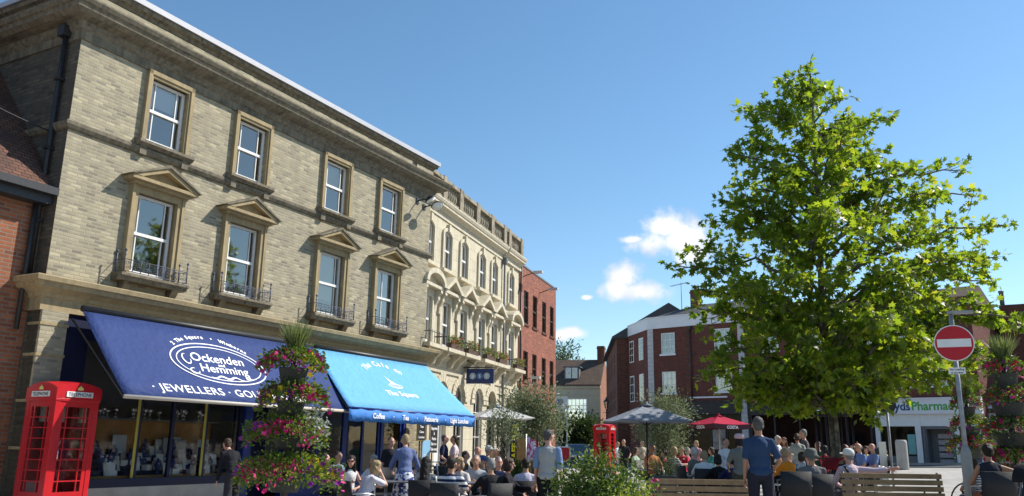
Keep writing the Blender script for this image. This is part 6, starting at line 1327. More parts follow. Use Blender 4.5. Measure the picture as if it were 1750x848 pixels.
# ------------------------------------------------------------------ PEOPLE
def cone(mb, a, b, ra, rb, n=10):
    """tapered limb with round ends"""
    a, b = Vector(a), Vector(b); mb.ball(a, ra, n, 6); mb.ball(b, rb, n, 6); mb.tube([a, b], [ra, rb], n)
def fuse(mb, name, mat, parent, vox, smooth=6, label=None):
    """melt overlapping shapes into one continuous surface"""
    me = bpy.data.meshes.new('t'); me.from_pydata(mb.v, [], mb.f); o = bpy.data.objects.new('t', me); col.objects.link(o)
    r = o.modifiers.new('r', 'REMESH'); r.mode = 'VOXEL'; r.voxel_size = vox; s = o.modifiers.new('s', 'SMOOTH'); s.iterations = smooth; s.factor = .5
    dg = bpy.context.evaluated_depsgraph_get(); nm = bpy.data.meshes.new_from_object(o.evaluated_get(dg)); bpy.data.objects.remove(o); bpy.data.meshes.remove(me)
    nm.name = name; nm.materials.clear(); nm.materials.append(MATS[mat] if isinstance(mat, str) else mat); nm.polygons.foreach_set('use_smooth', np.ones(len(nm.polygons), dtype=bool))
    o = bpy.data.objects.new(name, nm); col.objects.link(o); o.parent = parent
    if label: o['label'] = label
    return o
def skinmat(name, c):
    m, t, o = new_mat(name); b = principled(t, o, .5, .4); b.inputs['Base Color'].default_value = c4(c); b.inputs['Subsurface Weight'].default_value = .1; b.inputs['Subsurface Radius'].default_value = (.02, .008, .004)
    n = N('ShaderNodeTexNoise', t); n.inputs['Scale'].default_value = 14; tcn = N('ShaderNodeTexCoord', t); t.links.new(tcn.outputs['Object'], n.inputs['Vector']); mx = N('ShaderNodeMix', t, data_type='RGBA'); t.links.new(n.outputs['Fac'], mx.inputs['Factor'])
    mx.inputs['A'].default_value = c4(tuple(x*.85 for x in c)); mx.inputs['B'].default_value = c4((c[0]*1.1, c[1]*1.05, c[2])); t.links.new(mx.outputs['Result'], b.inputs['Base Color']); MATS[name] = m
skinmat('skin', (.52, .29, .19)); skinmat('skin_pink', (.60, .33, .25)); skinmat('skin_tan', (.40, .21, .125))
HAIR = dict(grey=(.30, .29, .28), white=(.62, .60, .56), dark=(.018, .013, .010), brown=(.07, .04, .022), blond=(.42, .31, .16), auburn=(.16, .06, .03), greydark=(.10, .095, .09))
for k, c in HAIR.items(): plain('hair_'+k, c, .6, .35, 60, bump=.6)
def ik(S, Hn, l1, l2, pole):
    S, Hn = Vector(S), Vector(Hn); d = Hn-S; L_ = min(d.length, (l1+l2)*.995); d.normalize(); Hn = S+d*L_
    a = (l1*l1-l2*l2+L_*L_)/(2*L_); h = math.sqrt(max(0, l1*l1-a*a)); p = Vector(pole); p = (p-d*p.dot(d)).normalized(); return S+d*a+p*h, Hn
def person(label, px, ytop, Y, az, kind='stand', top=('shirt', (.5, .5, .5)), sleeve=.45, legs=('trousers', (.03, .03, .04)), hair='grey', hstyle='short', hat=None, hatc=(.7, .7, .68), lean=0., head=(0, 0), arms=('hang', 'hang'),
           build=1., fine=False, skin='skin', chairtag=None, female=False, seat=None, walk=0., group=None, smin=.86, extra=None, shoes=(.03, .03, .03)):
    P = ppos(px, Y); ztop = at(px, ytop, Y).z-P.z
    LN = R_(lean); Hst = 1.72
    sit = kind == 'sit'; pz = .53 if sit else .93
    if kind == 'bend': pz = .93
    # torso frame
    def T(x, y, z):   # torso coordinates above the pelvis, leaning forward (+y)
        return Vector((x*build, y*math.cos(LN)+z*math.sin(LN), pz+z*math.cos(LN)-y*math.sin(LN)))
    headtop = pz+.80*math.cos(LN)+.0
    s = max(smin, min(1.10, ztop/headtop)) 
    t = empty('person', P, -R_(az), label, 'person', group); t.scale = (s, s, s)
    vox = .0095 if fine else .017
    yaw, nod = R_(head[0]), R_(head[1]); hc = T(0, .03, .665); neck0 = T(0, 0, .47)
    HM = Matrix.Translation(hc) @ Matrix.Rotation(-yaw, 4, 'Z') @ Matrix.Rotation(-nod-LN*.35, 4, 'X')
    def Hd(x, y, z): return HM @ Vector((x, y, z))
    b = MB()
    def eball(mb, c, r, M=None):
        st = len(mb.v); mb.ball((0, 0, 0), r, 12, 8); mb.xf(Matrix.Translation(c) @ (M or Matrix.Identity(4)), st)
    HR = HM.to_3x3().to_4x4()
    eball(b, Hd(0, -.008, .02), (.076, .096, .098), HR); eball(b, Hd(0, .018, -.045), (.058, .068, .065), HR)
    cone(b, Hd(0, .088, .01), Hd(0, .112, -.022), .011, .014, 6); eball(b, Hd(0, .082, .033), (.052, .015, .012), HR); eball(b, Hd(0, .085, -.058), (.024, .012, .008), HR)
    for sx in (-1, 1): eball(b, Hd(sx*.084, .0, -.008), (.012, .019, .032), HR)
    cone(b, neck0, Hd(0, -.015, -.06), .058 if not female else .048, .052 if not female else .044)
    w = .86 if female else 1.
    TM = Matrix.Rotation(-LN, 4, 'X')
    eball(b, T(0, 0, .34), (.155*w*build, .105, .17), TM); eball(b, T(0, .01, .15), (.135*w*build, .10, .16), TM); eball(b, T(0, -.01, .0), (.155*build, .115, .12), TM)
    cone(b, T(-.14*w, 0, .425), T(.14*w, 0, .425), .055, .055); cone(b, T(0, -.01, .50), T(-.13*w, -.005, .43), .045, .045); cone(b, T(0, -.01, .50), T(.13*w, -.005, .43), .045, .045)
    SH = [T(-.165*w, -.005, .425), T(.165*w, -.005, .425)]; el, ha = [], []; u1, u2 = .285, .25
    for i, sx in enumerate((-1, 1)):
        a = arms[i]
        if a == 'hang': tgt = SH[i]+Vector((sx*.05, .04, -.525)); pole = (sx*.3, -1, 0)
        elif a == 'swing': tgt = SH[i]+Vector((sx*.07, .2, -.47)); pole = (sx*.2, -1, 0)
        elif a == 'back': tgt = SH[i]+Vector((sx*.09, -.12, -.50)); pole = (sx*.2, -1, 0)
        elif a == 'lap': tgt = Vector((sx*.08, .28, pz+.13)); pole = (sx*1, -.6, -.2)
        elif a == 'table': tgt = Vector((sx*.12, .42, .78)); pole = (sx*.9, -.2, -.8)
        elif a == 'face': tgt = Hd(sx*.03, .11, -.08); pole = (sx*.6, .2, -1)
        elif a == 'up': tgt = Hd(sx*.09, .05, .08); pole = (sx*1, .2, .1)
        elif a == 'side': tgt = SH[i]+Vector((sx*.50, -.22, .02)); pole = (0, .2, -1)
        elif a == 'fold': tgt = T(-sx*.06, .17, .20); pole = (sx*1, -.2, -.8)
        elif a == 'reach': tgt = SH[i]+Vector((sx*.12, .42, -.18)); pole = (sx*.4, 0, -1)
        elif a == 'carry': tgt = SH[i]+Vector((sx*.08, .22, -.36)); pole = (sx*.4, -1, -.2)
        else: tgt = SH[i]+Vector(a); pole = (sx*.4, -1, -.2)
        e, h_ = ik(SH[i], tgt, u1, u2, pole); el.append(e); ha.append(h_)
        cone(b, SH[i], e, .047, .036); cone(b, e, h_, .036, .024)
        d = (h_-e).normalized(); side = d.cross(Vector((sx, .3, .2))).normalized(); nrm = d.cross(side).normalized(); pc = h_+d*.045
        # palm and five bent fingers
        st = len(b.v); Mx = Matrix((side, nrm, d)).transposed().to_4x4(); eball(b, pc, (.038, .017, .048), Mx)
        for k in range(4):
            r0 = pc+d*.035+side*(-.027+.018*k); ln = [.068, .08, .075, .058][k]; r1 = r0+d*ln*.55+nrm*sx*-.008; r2 = r1+d*ln*.42+nrm*sx*(-.03)
            cone(b, r0, r1, .0095, .0088, 6); cone(b, r1, r2, .0088, .0075, 6)
        r0 = pc-d*.02-side*.03; r1 = r0+d*.035-side*.028; r2 = r1+d*.032-side*.004; cone(b, r0, r1, .012, .0105, 6); cone(b, r1, r2, .0105, .009, 6)
    # legs
    hip = [Vector((-.09*build, 0, pz-.03)), Vector((.09*build, 0, pz-.03))]; kn, an = [], []
    for i, sx in enumerate((-1, 1)):
        if sit: k_ = Vector((sx*.12, .42, .49)); a_ = Vector((sx*.12, .44+.06*(i if walk == 0 else -i), .09))
        else:
            wv = walk*(1 if i == 0 else -1); k_ = Vector((sx*.10, .03+wv*.2, .50)); a_ = Vector((sx*.10, -.02+wv*.38-(.06 if wv < 0 else 0), .09+(.05 if wv < 0 else 0)))
        kn.append(k_); an.append(a_); cone(b, hip[i], k_, .082*build**.5, .056); cone(b, k_, a_, .054, .036); cone(b, a_-Vector((0, .03, .03)), a_+Vector((0, .14, -.05)), .038, .032)
    fuse(b, 'body', skin, t, vox, 3 if fine else 4)
    # eyes
    e_ = MB()
    for sx in (-1, 1): e1 = MB(); e1.ball(Hd(sx*.031, .083, .012), (.012, .008, .007), 8, 5); e1.build('eye', 'hair_dark', t)
    # top
    cmat = top[2] if len(top) > 2 else cloth('cloth_%d' % (hash(top[1]) % 10**8), top[1])
    c = MB(); g_ = .016
    eball(c, T(0, 0, .34), (.155*w*build+g_, .112+g_, .165+g_), TM); eball(c, T(0, .01, .15), (.142*w*build+g_, .108+g_, .17+g_), TM); cone(c, T(-.13*w, 0, .415), T(.13*w, 0, .415), .066, .066); cone(c, T(0, -.01, .475), T(-.13*w, -.005, .43), .058, .058); cone(c, T(0, -.01, .475), T(.13*w, -.005, .43), .058, .058); cone(c, T(0, -.005, .45), T(0, 0, .485), .075, .062)
    eball(c, T(0, -.0, .0), (.160*build+g_, .118+g_, .11), TM)
    if female and top[0] != 'vest': eball(c, T(.07, .09, .30), (.06, .06, .06), TM); eball(c, T(-.07, .09, .30), (.06, .06, .06), TM)
    if sleeve > 0:
        for i in (0, 1):
            if sleeve <= .5: f = sleeve*1.45; cone(c, SH[i], SH[i].lerp(el[i], f), .061, .058)
            else: f = (sleeve-.5)*2; cone(c, SH[i], el[i], .060, .050); cone(c, el[i], el[i].lerp(ha[i], f*.97), .052, .043)
    if top[0] == 'dress':
        c.tube([T(0, 0, .02), (0, .0 if not sit else .12, pz-.12), (0, 0 if not sit else .3, max(.5, pz-.38))], [.17*build, .21*build, .25*build], 14)
    fuse(c, 'shirt' if top[0] not in ('dress', 'jacket') else top[0], cmat, t, vox*1.15, 5)
    # legs clothing
    lm = cloth('cloth_%d' % (hash(legs[1]) % 10**8), legs[1]) if len(legs) < 3 else legs[2]; c = MB(); eball(c, Vector((0, -.0, pz-.02)), (.165*build+.012, .125, .115))
    if legs[0] == 'skirt':
        if sit: 
            for i in (0, 1): cone(c, hip[i], kn[i], .105, .085)
            cone(c, hip[0].lerp(hip[1], .5), kn[0].lerp(kn[1], .5), .1, .08)
        else: c.tube([(0, 0, pz+.02), (0, 0, pz-.2), (0, 0, .42)], [.16, .20, .25], 16)
    else:
        f = 1. if legs[0] == 'trousers' else .0
        for i in (0, 1):
            if legs[0] == 'shorts': cone(c, hip[i], hip[i].lerp(kn[i], .6 if not sit else .75), .100, .092)
            else: cone(c, hip[i], kn[i], .098*build**.5, .075); cone(c, kn[i], an[i]+Vector((0, 0, .02)), .073, .062)
    fuse(c, legs[0], lm, t, vox*1.15, 5)
    sm_ = cloth('cloth_%d' % (hash(shoes) % 10**8), shoes)
    for i in (0, 1): c = MB(); cone(c, an[i]+Vector((0, -.035, -.045)), an[i]+Vector((0, .15, -.055)), .047, .036); c.ball(an[i]+Vector((0, .07, -.05)), (.045, .1, .035), 10, 6); fuse(c, 'shoe', sm_, t, .014, 3)
    # hair
    if hstyle != 'bald':
        c = MB(); hm = 'hair_'+hair; 
        eball(c, Hd(0, -.026, .036), (.081, .091, .092), HR)
        if hstyle == 'short': eball(c, Hd(0, -.05, -.02), (.072, .055, .06), HR)
        if hstyle == 'fringe' : eball(c, Hd(0, -.035, -.01), (.084, .075, .07), HR)
        if hstyle == 'bob': eball(c, Hd(0, -.04, -.03), (.098, .075, .10), HR); eball(c, Hd(.07, .0, -.03), (.028, .05, .08), HR); eball(c, Hd(-.07, .0, -.03), (.028, .05, .08), HR); eball(c, Hd(0, -.01, .06), (.092, .098, .075), HR)
        if hstyle == 'long':
            cone(c, Hd(0, -.05, -.02), T(0, -.09, .27), .085, .115); cone(c, Hd(.075, 0, -.02), T(.09, .03, .42), .03, .035); cone(c, Hd(-.075, 0, -.02), T(-.09, .03, .42), .03, .035); eball(c, Hd(0, -.015, .05), (.092, .096, .085), HR)
        if hstyle == 'bun': eball(c, Hd(0, -.05, -.02), (.074, .055, .06), HR); eball(c, Hd(0, -.12, .03), (.042, .042, .042), HR)
        if hstyle == 'receding': c = MB(); eball(c, Hd(0, -.045, .0), (.084, .075, .07), HR)
        o = fuse(c, 'hair', hm, t, .011, 1); nv = len(o.data.vertices); co = np.empty(nv*3); o.data.vertices.foreach_get('co', co); co += RNG.normal(size=nv*3)*.0028+.004*np.sin(np.repeat(co.reshape(-1, 3)@np.array([55., 47., 38.]), 3)); o.data.vertices.foreach_set('co', co)
    if hat:
        c = MB(); hm = plain('hat_%d' % (hash(hatc) % 10**8), hatc, .8, .1, 8)
        if hat == 'cap': c.lathe([(.104, .015), (.103, .06), (.085, .11), (.04, .135), (.005, .14)], n=16); c.slab([(-.075, .06), (.075, .06), (.085, .12), (.05, .175), (-.05, .175), (-.085, .12)], .018, .03)
        if hat == 'bucket': c.lathe([(.155, -.0), (.11, .045), (.102, .105), (.08, .14), (.01, .145)], n=18)
        if hat == 'headband': c.lathe([(.106, .04), (.104, .09), (.08, .125), (.03, .135)], n=16)
        c.xf(HM @ Matrix.Translation((0, -.01, .0)) @ Matrix.Rotation(R_(8), 4, 'X')); c.build('hat', hm, t)
    if extra: extra(t, T, Hd, SH, el, ha, pz)
    if chairtag: place_chair(P+Vector((-math.sin(R_(az))*.06, -math.cos(R_(az))*.06, 0)), az, chairtag, s)
    return t
def bag(t, T, Hd, SH, el, ha, pz):
    m = MB(); h = ha[0]; m.box(h.x-.03, h.x+.05, h.y-.12, h.y+.12, h.z-.42, h.z-.16); m.build('bag', 'rattan', t, bevel=.02); m = MB(); m.tube([(h.x, h.y-.1, h.z-.17), (h.x, h.y, h.z-.01), (h.x, h.y+.1, h.z-.17)], .008, 5); m.build('bag_strap', 'rattan', t)
def glasses(t, T, Hd, *a):
    m = MB()
    for sx in (-1, 1): m.ball(Hd(sx*.033, .095, .012), (.026, .012, .02), 10, 6)
    m.tube([Hd(-.06, .09, .016), Hd(.06, .09, .016)], .004, 5); m.tube([Hd(-.06, .09, .016), Hd(-.082, .0, .01)], .003, 4); m.tube([Hd(.06, .09, .016), Hd(.082, .0, .01)], .003, 4); m.build('sunglasses', 'hair_dark', t)
def strap(t, T, Hd, SH, el, ha, pz):
    m = MB(); m.tube([T(-.09, -.13, .36), T(-.03, -.155, .2), T(.02, -.15, .02)], .02, 6); m.tube([T(-.09, -.13, .36), T(-.12, -.08, .47), T(-.11, .06, .46)], .02, 6); m.build('shoulder_strap', 'rattan', t)
DK = (.02, .021, .026); NAVY = (.022, .03, .075); WHITE = (.74, .74, .74); JEAN = (.10, .17, .30); DRK = ('trousers', DK)
stripe = banded('stripe_navy', (.02, .03, .07), (.72, .72, .74), 11); stripe2 = banded('stripe_thin', (.03, .03, .04), (.7, .7, .7), 22); floral = banded('floral_blue', (.04, .06, .22), (.75, .78, .85), 13, blotch=True); floral2 = banded('floral_grey', (.12, .13, .14), (.42, .44, .44), 12, blotch=True)
# near the shop
person('man in black bending to look into the jeweller\'s window', 404, 750, 15.2, -50, top=('jacket', (.015, .015, .02)), sleeve=1, hair='brown', lean=30, arms=('hang', 'carry'), skin='skin_pink')
person('seated man in a pale shirt in the shade of the blue awning', 578, 770, 17.3, 120, 'sit', ('shirt', (.32, .36, .44)), hair='brown', arms=('lap', 'table'), chairtag='cafe chair of the man in the pale shirt under the blue awning')
person('dark haired woman in sunglasses and a white top at the cafe', 599, 783, 15.2, 150, 'sit', ('vest', WHITE), 0, hair='dark', hstyle='long', female=True, lean=6, arms=('lap', 'table'), extra=glasses, skin='skin_pink', head=(20, 0), chairtag='cafe chair of the woman in sunglasses')
person('grey blonde woman in a white T-shirt leaning on the cafe table', 621, 788, 13.4, 48, 'sit', ('shirt', (.68, .66, .72)), .5, ('trousers', JEAN), hair='blond', hstyle='bob', female=True, lean=24, arms=('table', 'face'), skin='skin', fine=True, chairtag='cafe chair of the woman in the white T-shirt')
person('person seated behind the woman in the white T-shirt', 645, 782, 16.6, 200, 'sit', ('shirt', (.6, .6, .62)), .5, DRK, hair='grey', hstyle='bob', lean=10, arms=('lap', 'table'), chairtag='cafe chair behind the woman in the white T-shirt')
person('woman in a blue denim shirt and blue floral skirt standing by the cafe table', 694, 741, 14.6, 350, 'stand', ('shirt', (.13, .17, .32)), .8, ('skirt', (.1, .1, .3), floral), hair='blond', female=True, lean=24, arms=('carry', 'carry'), skin='skin_pink')
person('woman with long dark hair in a grey patterned dress seen from behind', 729, 783, 14.0, 5, 'sit', ('dress', (.2, .2, .2), floral2), .3, ('skirt', DK), hair='dark', hstyle='long', female=True, arms=('table', 'lap'), chairtag='cafe chair of the woman in the patterned dress')
person('man in a navy T-shirt standing by the bank wall', 759, 742, 22.0, 95, 'stand', ('shirt', NAVY), .45, DRK, hair='greydark', arms=('fold', 'carry'), build=1.1, skin='skin_pink')
person('woman in a pale pink top standing by the bank wall', 777, 743, 22.0, 270, 'stand', ('shirt', (.68, .55, .56)), .4, DRK, hair='brown', hstyle='bun', female=True, arms=('carry', 'hang'))
person('man in a navy and white striped T-shirt seen from behind in a dark chair', 772, 780, 12.8, 12, 'sit', ('shirt', (.1, .1, .2), stripe), .5, DRK, hair='dark', arms=('table', 'table'), build=1.08, fine=True, chairtag='high dark cafe chair of the man in the striped T-shirt')
person('woman in a pale top facing the man in the striped T-shirt', 789, 786, 14.9, 195, 'sit', ('shirt', (.6, .55, .5)), .5, DRK, hair='blond', hstyle='bob', female=True, lean=8, arms=('table', 'face'), chairtag='cafe chair of the woman facing the striped T-shirt')
person('older man in a light grey T-shirt facing the camera at the cafe table', 812, 776, 15.3, 170, 'sit', ('shirt', (.36, .38, .40)), .5, DRK, hair='grey', hstyle='fringe', lean=14, arms=('table', 'table'), head=(20, -15), chairtag='cafe chair of the older man in the grey T-shirt')
person('bald man in a white shirt seated by the stone building', 808, 762, 23.0, 75, 'sit', ('shirt', WHITE), .5, DRK, hstyle='bald', skin='skin_pink', arms=('table', 'table'), lean=10, chairtag='cafe chair of the bald man in white')
person('man in a pale cap and olive jacket seated by the stone building', 831, 761, 22.6, 70, 'sit', ('jacket', (.13, .14, .09)), 1, DRK, hair='grey', hat='cap', hatc=(.55, .54, .5), arms=('lap', 'table'), lean=5, chairtag='cafe chair of the man in the olive jacket')
person('person in a cream top seated right of the man in the olive jacket', 846, 764, 22.8, 100, 'sit', ('shirt', (.62, .58, .48)), .6, DRK, hair='white', arms=('lap', 'lap'), chairtag='cafe chair of the person in cream')
person('man in a blue cap among the seated diners', 826, 781, 16.4, 210, 'sit', ('shirt', (.10, .11, .14)), .6, DRK, hair='greydark', hat='cap', hatc=(.05, .08, .22), arms=('table', 'lap'), chairtag='cafe chair of the man in the blue cap')
person('grey haired person in black seen from behind left of the woman in purple', 840, 784, 13.2, 330, 'sit', ('jacket', (.015, .015, .018)), 1, DRK, hair='grey', hstyle='fringe', build=1.15, arms=('table', 'table'), chairtag='cafe chair of the grey haired person in black')
person('dark haired woman in black with a purple scarf looking right', 868, 784, 13.6, 95, 'sit', ('jacket', (.018, .016, .022)), 1, DRK, hair='brown', hstyle='bob', female=True, build=1.1, arms=('table', 'lap'), skin='skin_pink', fine=True, chairtag='cafe chair of the dark haired woman in black')
person('dark haired guest in a lilac white shirt in a dark chair', 899, 786, 14.2, 2, 'sit', ('shirt', (.58, .56, .66)), .5, DRK, hair='dark', arms=('table', 'table'), chairtag='dark chair behind the man in grey')
person('grey haired man in a grey polo shirt with blue sleeves walking away with a bag', 936, 733, 13.4, 20, 'stand', ('shirt', (.40, .40, .385)), .0, ('trousers', (.012, .012, .016)), hair='greydark', arms=('hang', 'hang'), build=1.08, fine=True, walk=.25, lean=5, head=(35, 10), skin='skin_pink',
       extra=lambda t, T, Hd, SH, el, ha, pz: (bag(t, T, Hd, SH, el, ha, pz), [fuse((lambda c: (cone(c, SH[i]+Vector((0, 0, .01)), SH[i].lerp(el[i], .88), .064, .062), c)[1])(MB()), 'sleeve', cloth('sleeve_blue', (.20, .29, .45)), t, .012, 4) for i in (0, 1)]))
# distance, middle
person('man in a dark T-shirt standing behind the shrub near the distant phone box', 1066, 750, 33, 190, 'stand', ('shirt', (.02, .02, .025)), .45, DRK, hair='dark', arms=('carry', 'hang'))
person('woman in white walking near the distant phone box', 1055, 757, 38, 120, 'stand', ('shirt', WHITE), .5, ('trousers', JEAN), hair='blond', hstyle='bob', female=True, walk=.5)
person('person in orange seated beside the grey parasol pole', 1113, 757, 22.5, 150, 'sit', ('shirt', (.55, .20, .08)), .45, DRK, hair='grey', hstyle='fringe', arms=('lap', 'lap'), skin='skin_tan', chairtag='cafe chair beside the grey parasol pole')
person('blonde guest in a black and white striped top', 1151, 763, 24.0, 60, 'sit', ('shirt', (.1, .1, .1), stripe2), .8, DRK, hair='blond', hstyle='bob', female=True, arms=('table', 'lap'), chairtag='cafe chair of the blonde guest in stripes')
person('balding man in a bright red shirt at the far tables', 1165, 761, 25.6, 210, 'sit', ('shirt', (.62, .03, .08)), .5, DRK, hair='brown', hstyle='receding', arms=('table', 'lap'), skin='skin_pink', chairtag='cafe chair of the man in the red shirt')
person('white haired person in a grey green cardigan turned to the right', 1183, 763, 19.4, 70, 'sit', ('jacket', (.13, .15, .13)), 1, ('trousers', (.05, .06, .1)), hair='white', hstyle='fringe', arms=('table', 'table'), lean=4, skin='skin_pink', chairtag='cafe chair of the white haired person in the cardigan')
person('fair haired person in a white T-shirt seen from behind at the middle table', 1203, 769, 18.6, 10, 'sit', ('shirt', (.70, .71, .70)), .5, DRK, hair='blond', hstyle='short', lean=12, arms=('table', 'table'), skin='skin', chairtag='cafe chair of the fair haired person in white')
person('person in black seated left of the woman in bright white', 1226, 776, 18.0, 340, 'sit', ('jacket', (.012, .012, .015)), 1, DRK, hair='dark', hstyle='bob', female=True, arms=('table', 'table'), chairtag='cafe chair of the person in black near the red parasol')
person('woman in a bright white T-shirt standing under the red parasol', 1240, 748, 19.8, 165, 'stand', ('shirt', (.80, .80, .82)), .5, DRK, hair='auburn', hstyle='short', female=True, build=1.12, arms=('carry', 'hang'), skin='skin_pink')
person('guest in dark blue seated in front of the woman in the grey top', 1250, 788, 17.2, 350, 'sit', ('shirt', (.02, .02, .08)), .6, DRK, hair='dark', arms=('table', 'table'), chairtag='cafe chair of the guest in dark blue')
person('woman in a long grey top with a pale pink cap seen from behind', 1264, 741, 16.2, 10, 'stand', ('shirt', (.17, .18, .16)), .5, ('trousers', (.06, .06, .05)), hair='dark', hstyle='bob', female=True, hat='headband', hatc=(.70, .45, .45), arms=('carry', 'carry'), build=1.08)
person('tall man in a blue T-shirt and dark trousers seen from behind', 1297, 711, 12.7, 8, 'stand', ('shirt', (.028, .058, .125)), .5, ('trousers', (.022, .022, .035)), hair='greydark', arms=('hang', 'carry'), build=1.02, fine=True, head=(-10, 0), skin='skin_tan', walk=.12)
person('white shirted grey haired man standing at the far tables', 1329, 744, 24.5, 110, 'stand', ('shirt', WHITE), .6, DRK, hair='white', arms=('carry', 'hang'), skin='skin_pink')
person('auburn haired woman beside the white shirted man', 1340, 747, 25.2, 200, 'stand', ('shirt', (.55, .4, .35)), .5, DRK, hair='auburn', hstyle='long', female=True)
person('woman in a grey vest and denim shorts seen from behind', 1363, 740, 22.3, 15, 'stand', ('shirt', (.42, .44, .43)), .3, ('shorts', (.10, .20, .36)), hair='brown', hstyle='bun', female=True, arms=('carry', 'back'), skin='skin_pink')
person('man in a charcoal T-shirt beside the woman in denim shorts', 1375, 733, 23.5, 280, 'stand', ('shirt', (.10, .09, .10)), .5, DRK, hair='grey', arms=('carry', 'hang'), skin='skin_pink')
person('seated guest in an orange T-shirt', 1349, 765, 17.2, 330, 'sit', ('shirt', (.75, .24, .015)), .5, DRK, hair='blond', lean=12, arms=('table', 'table'), chairtag='dark cafe chair of the guest in orange')
person('person in black with a white collar left of the guest in orange', 1337, 772, 18.4, 60, 'sit', ('jacket', (.015, .015, .02)), 1, DRK, hair='dark', arms=('table', 'lap'), chairtag='cafe chair left of the guest in orange')
person('broad man in a grey shirt and grey hat seen from behind in a dark chair', 1385, 767, 14.6, 2, 'sit', ('shirt', (.17, .16, .16)), .6, DRK, hair='grey', hat='bucket', hatc=(.12, .125, .105), build=1.15, arms=('table', 'table'), fine=True, chairtag='dark chair of the broad man in the grey hat')
place_chair(gz(at(1352, 800, 14.4)), 5, 'empty dark cafe chair left of the broad man in the grey hat', 1.02)
place_chair(gz(at(662, 800, 15.6)), 160, 'empty dark cafe chair left of the woman in the floral skirt', 1.)
person('man in a white cap and pink striped shirt with his arm along the bench', 1449, 766, 14.92, -4, 'sit', ('shirt', (.55, .42, .47), banded('stripe_pink', (.55, .40, .45), (.62, .52, .56), 30)), .85, ('trousers', (.10, .10, .12)), hair='grey', hat='cap', hatc=(.68, .68, .6), arms=('lap', 'side'), head=(-15, 0), fine=True, extra=strap, skin='skin_pink')
person('man in a light blue shirt shading his eyes with a raised arm', 1468, 757, 24.0, 250, 'sit', ('shirt', (.16, .26, .60)), .4, DRK, hair='grey', hstyle='receding', arms=('lap', 'up'), skin='skin_pink', chairtag='chair of the man shading his eyes')
person('bald man in a pale blue shirt seated with folded arms', 1491, 757, 24.0, 265, 'sit', ('shirt', (.20, .27, .48)), .5, DRK, hstyle='bald', arms=('lap', 'lap'), skin='skin_pink', build=1.1, chairtag='chair of the bald man in the pale blue shirt')
person('guest in olive seated beside the plane tree', 1443, 759, 25.2, 120, 'sit', ('shirt', (.2, .2, .1)), .5, DRK, hair='brown', arms=('lap', 'lap'), chairtag='chair of the guest in olive')
person('woman in a dark vest resting her bare arm on a pushchair handle', 1687, 757, 13.4, 12, 'sit', ('vest', (.025, .025, .035)), 0, ('shorts', (.35, .12, .06)), hair='dark', hstyle='bun', female=True, build=1.08, arms=('lap', (.42, .1, -.12)), skin='skin_tan', fine=True, chairtag='chair of the woman in the dark vest')
person('small child in a striped top beside the woman in the dark vest', 1660, 783, 14.0, 350, 'sit', ('dress', (.1, .1, .1), stripe2), .4, ('shorts', (.4, .2, .1)), hair='brown', female=True, skin='skin_tan', arms=('lap', 'lap'), smin=.66)

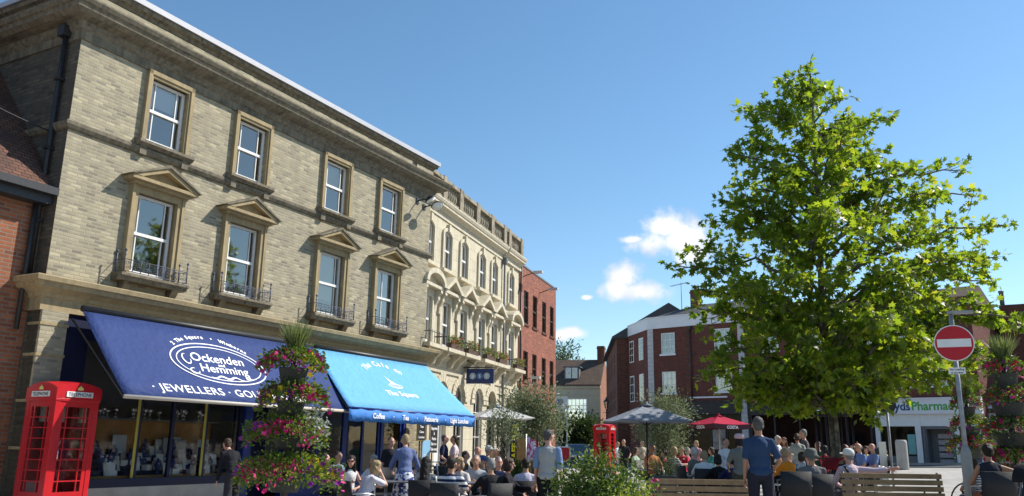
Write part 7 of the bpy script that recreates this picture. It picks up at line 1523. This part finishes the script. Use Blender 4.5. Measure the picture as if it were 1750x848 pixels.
# more guests further back, each with a colour and place of its own
for (lab, px, yt, Y, az, kind, tc, hr, hs, fem) in [
    ('distant guest in a pale green top seated left of the grey parasol pole', 1085, 764, 29, 120, 'sit', (.4, .5, .35), 'brown', 'bob', True),
    ('distant standing man in a beige shirt between the phone box and the grey parasol', 1097, 752, 34, 160, 'stand', (.5, .42, .3), 'grey', 'short', False),
    ('guest in dark red seated behind the grass planter', 1136, 768, 24.5, 300, 'sit', (.3, .03, .04), 'dark', 'short', False),
    ('small distant woman in pink behind the white haired guest', 1190, 757, 30, 200, 'stand', (.6, .3, .35), 'blond', 'bob', True),
    ('small distant man in grey right of the blonde striped guest', 1174, 764, 29, 90, 'sit', (.2, .2, .22), 'grey', 'short', False),
    ('distant guest in teal seated behind the middle tables', 1216, 764, 27, 250, 'sit', (.05, .25, .25), 'brown', 'bob', True),
    ('distant guest in lilac seated right of the grey top and pink cap', 1279, 764, 26, 250, 'sit', (.4, .35, .5), 'grey', 'fringe', True),
    ('distant guest in black seated right of the tall man in blue', 1318, 764, 27, 80, 'sit', (.03, .03, .03), 'white', 'short', False),
    ('distant guest in cream seated behind the guest in orange', 1352, 757, 27, 100, 'sit', (.6, .56, .45), 'dark', 'long', True),
    ('distant man in a dark green shirt left of the plane tree trunk', 1398, 754, 27, 230, 'sit', (.04, .1, .06), 'brown', 'short', False),
    ('distant guest in a red top just left of the plane tree trunk', 1408, 761, 25, 60, 'sit', (.5, .04, .05), 'dark', 'bob', True),
    ('distant guest in pale grey right of the plane tree trunk', 1456, 761, 27, 110, 'sit', (.5, .5, .52), 'white', 'fringe', False),
    ('distant guest in yellow seated between the two men in blue shirts', 1479, 762, 27, 200, 'sit', (.6, .5, .1), 'brown', 'bob', True),
    ('shaded guest in dark grey beside the cafe window', 556, 774, 16.6, 60, 'sit', (.1, .1, .12), 'dark', 'short', False),
    ('shaded guest in maroon beside the blue cafe window', 662, 774, 18.6, 210, 'sit', (.2, .04, .06), 'brown', 'bob', True),
    ('waiter in black standing in front of the blue cafe door', 668, 748, 18.2, 150, 'stand', (.02, .02, .025), 'dark', 'short', False),
    ('guest in a grey sweater seated left of the bald man in white', 795, 770, 20.0, 100, 'sit', (.22, .22, .23), 'brown', 'short', False),
    ('guest in olive green seated right of the person in cream', 858, 770, 20.5, 200, 'sit', (.12, .14, .07), 'auburn', 'long', True),
    ('guest in navy seated between the diners in black and the olive sapling', 852, 787, 15.2, 160, 'sit', (.03, .04, .09), 'grey', 'fringe', False),
    ('guest in white seated left of the broad man in the grey hat', 1368, 772, 19.5, 90, 'sit', (.65, .65, .66), 'brown', 'bob', True)]:
    person(lab, px, yt, Y, az, kind, ('shirt', tc), .5, DRK, hair=hr, hstyle=hs, female=fem, arms=('table', 'lap') if kind == 'sit' else ('carry', 'hang'), skin='skin_pink', chairtag=('cafe chair under the '+lab) if False else None)
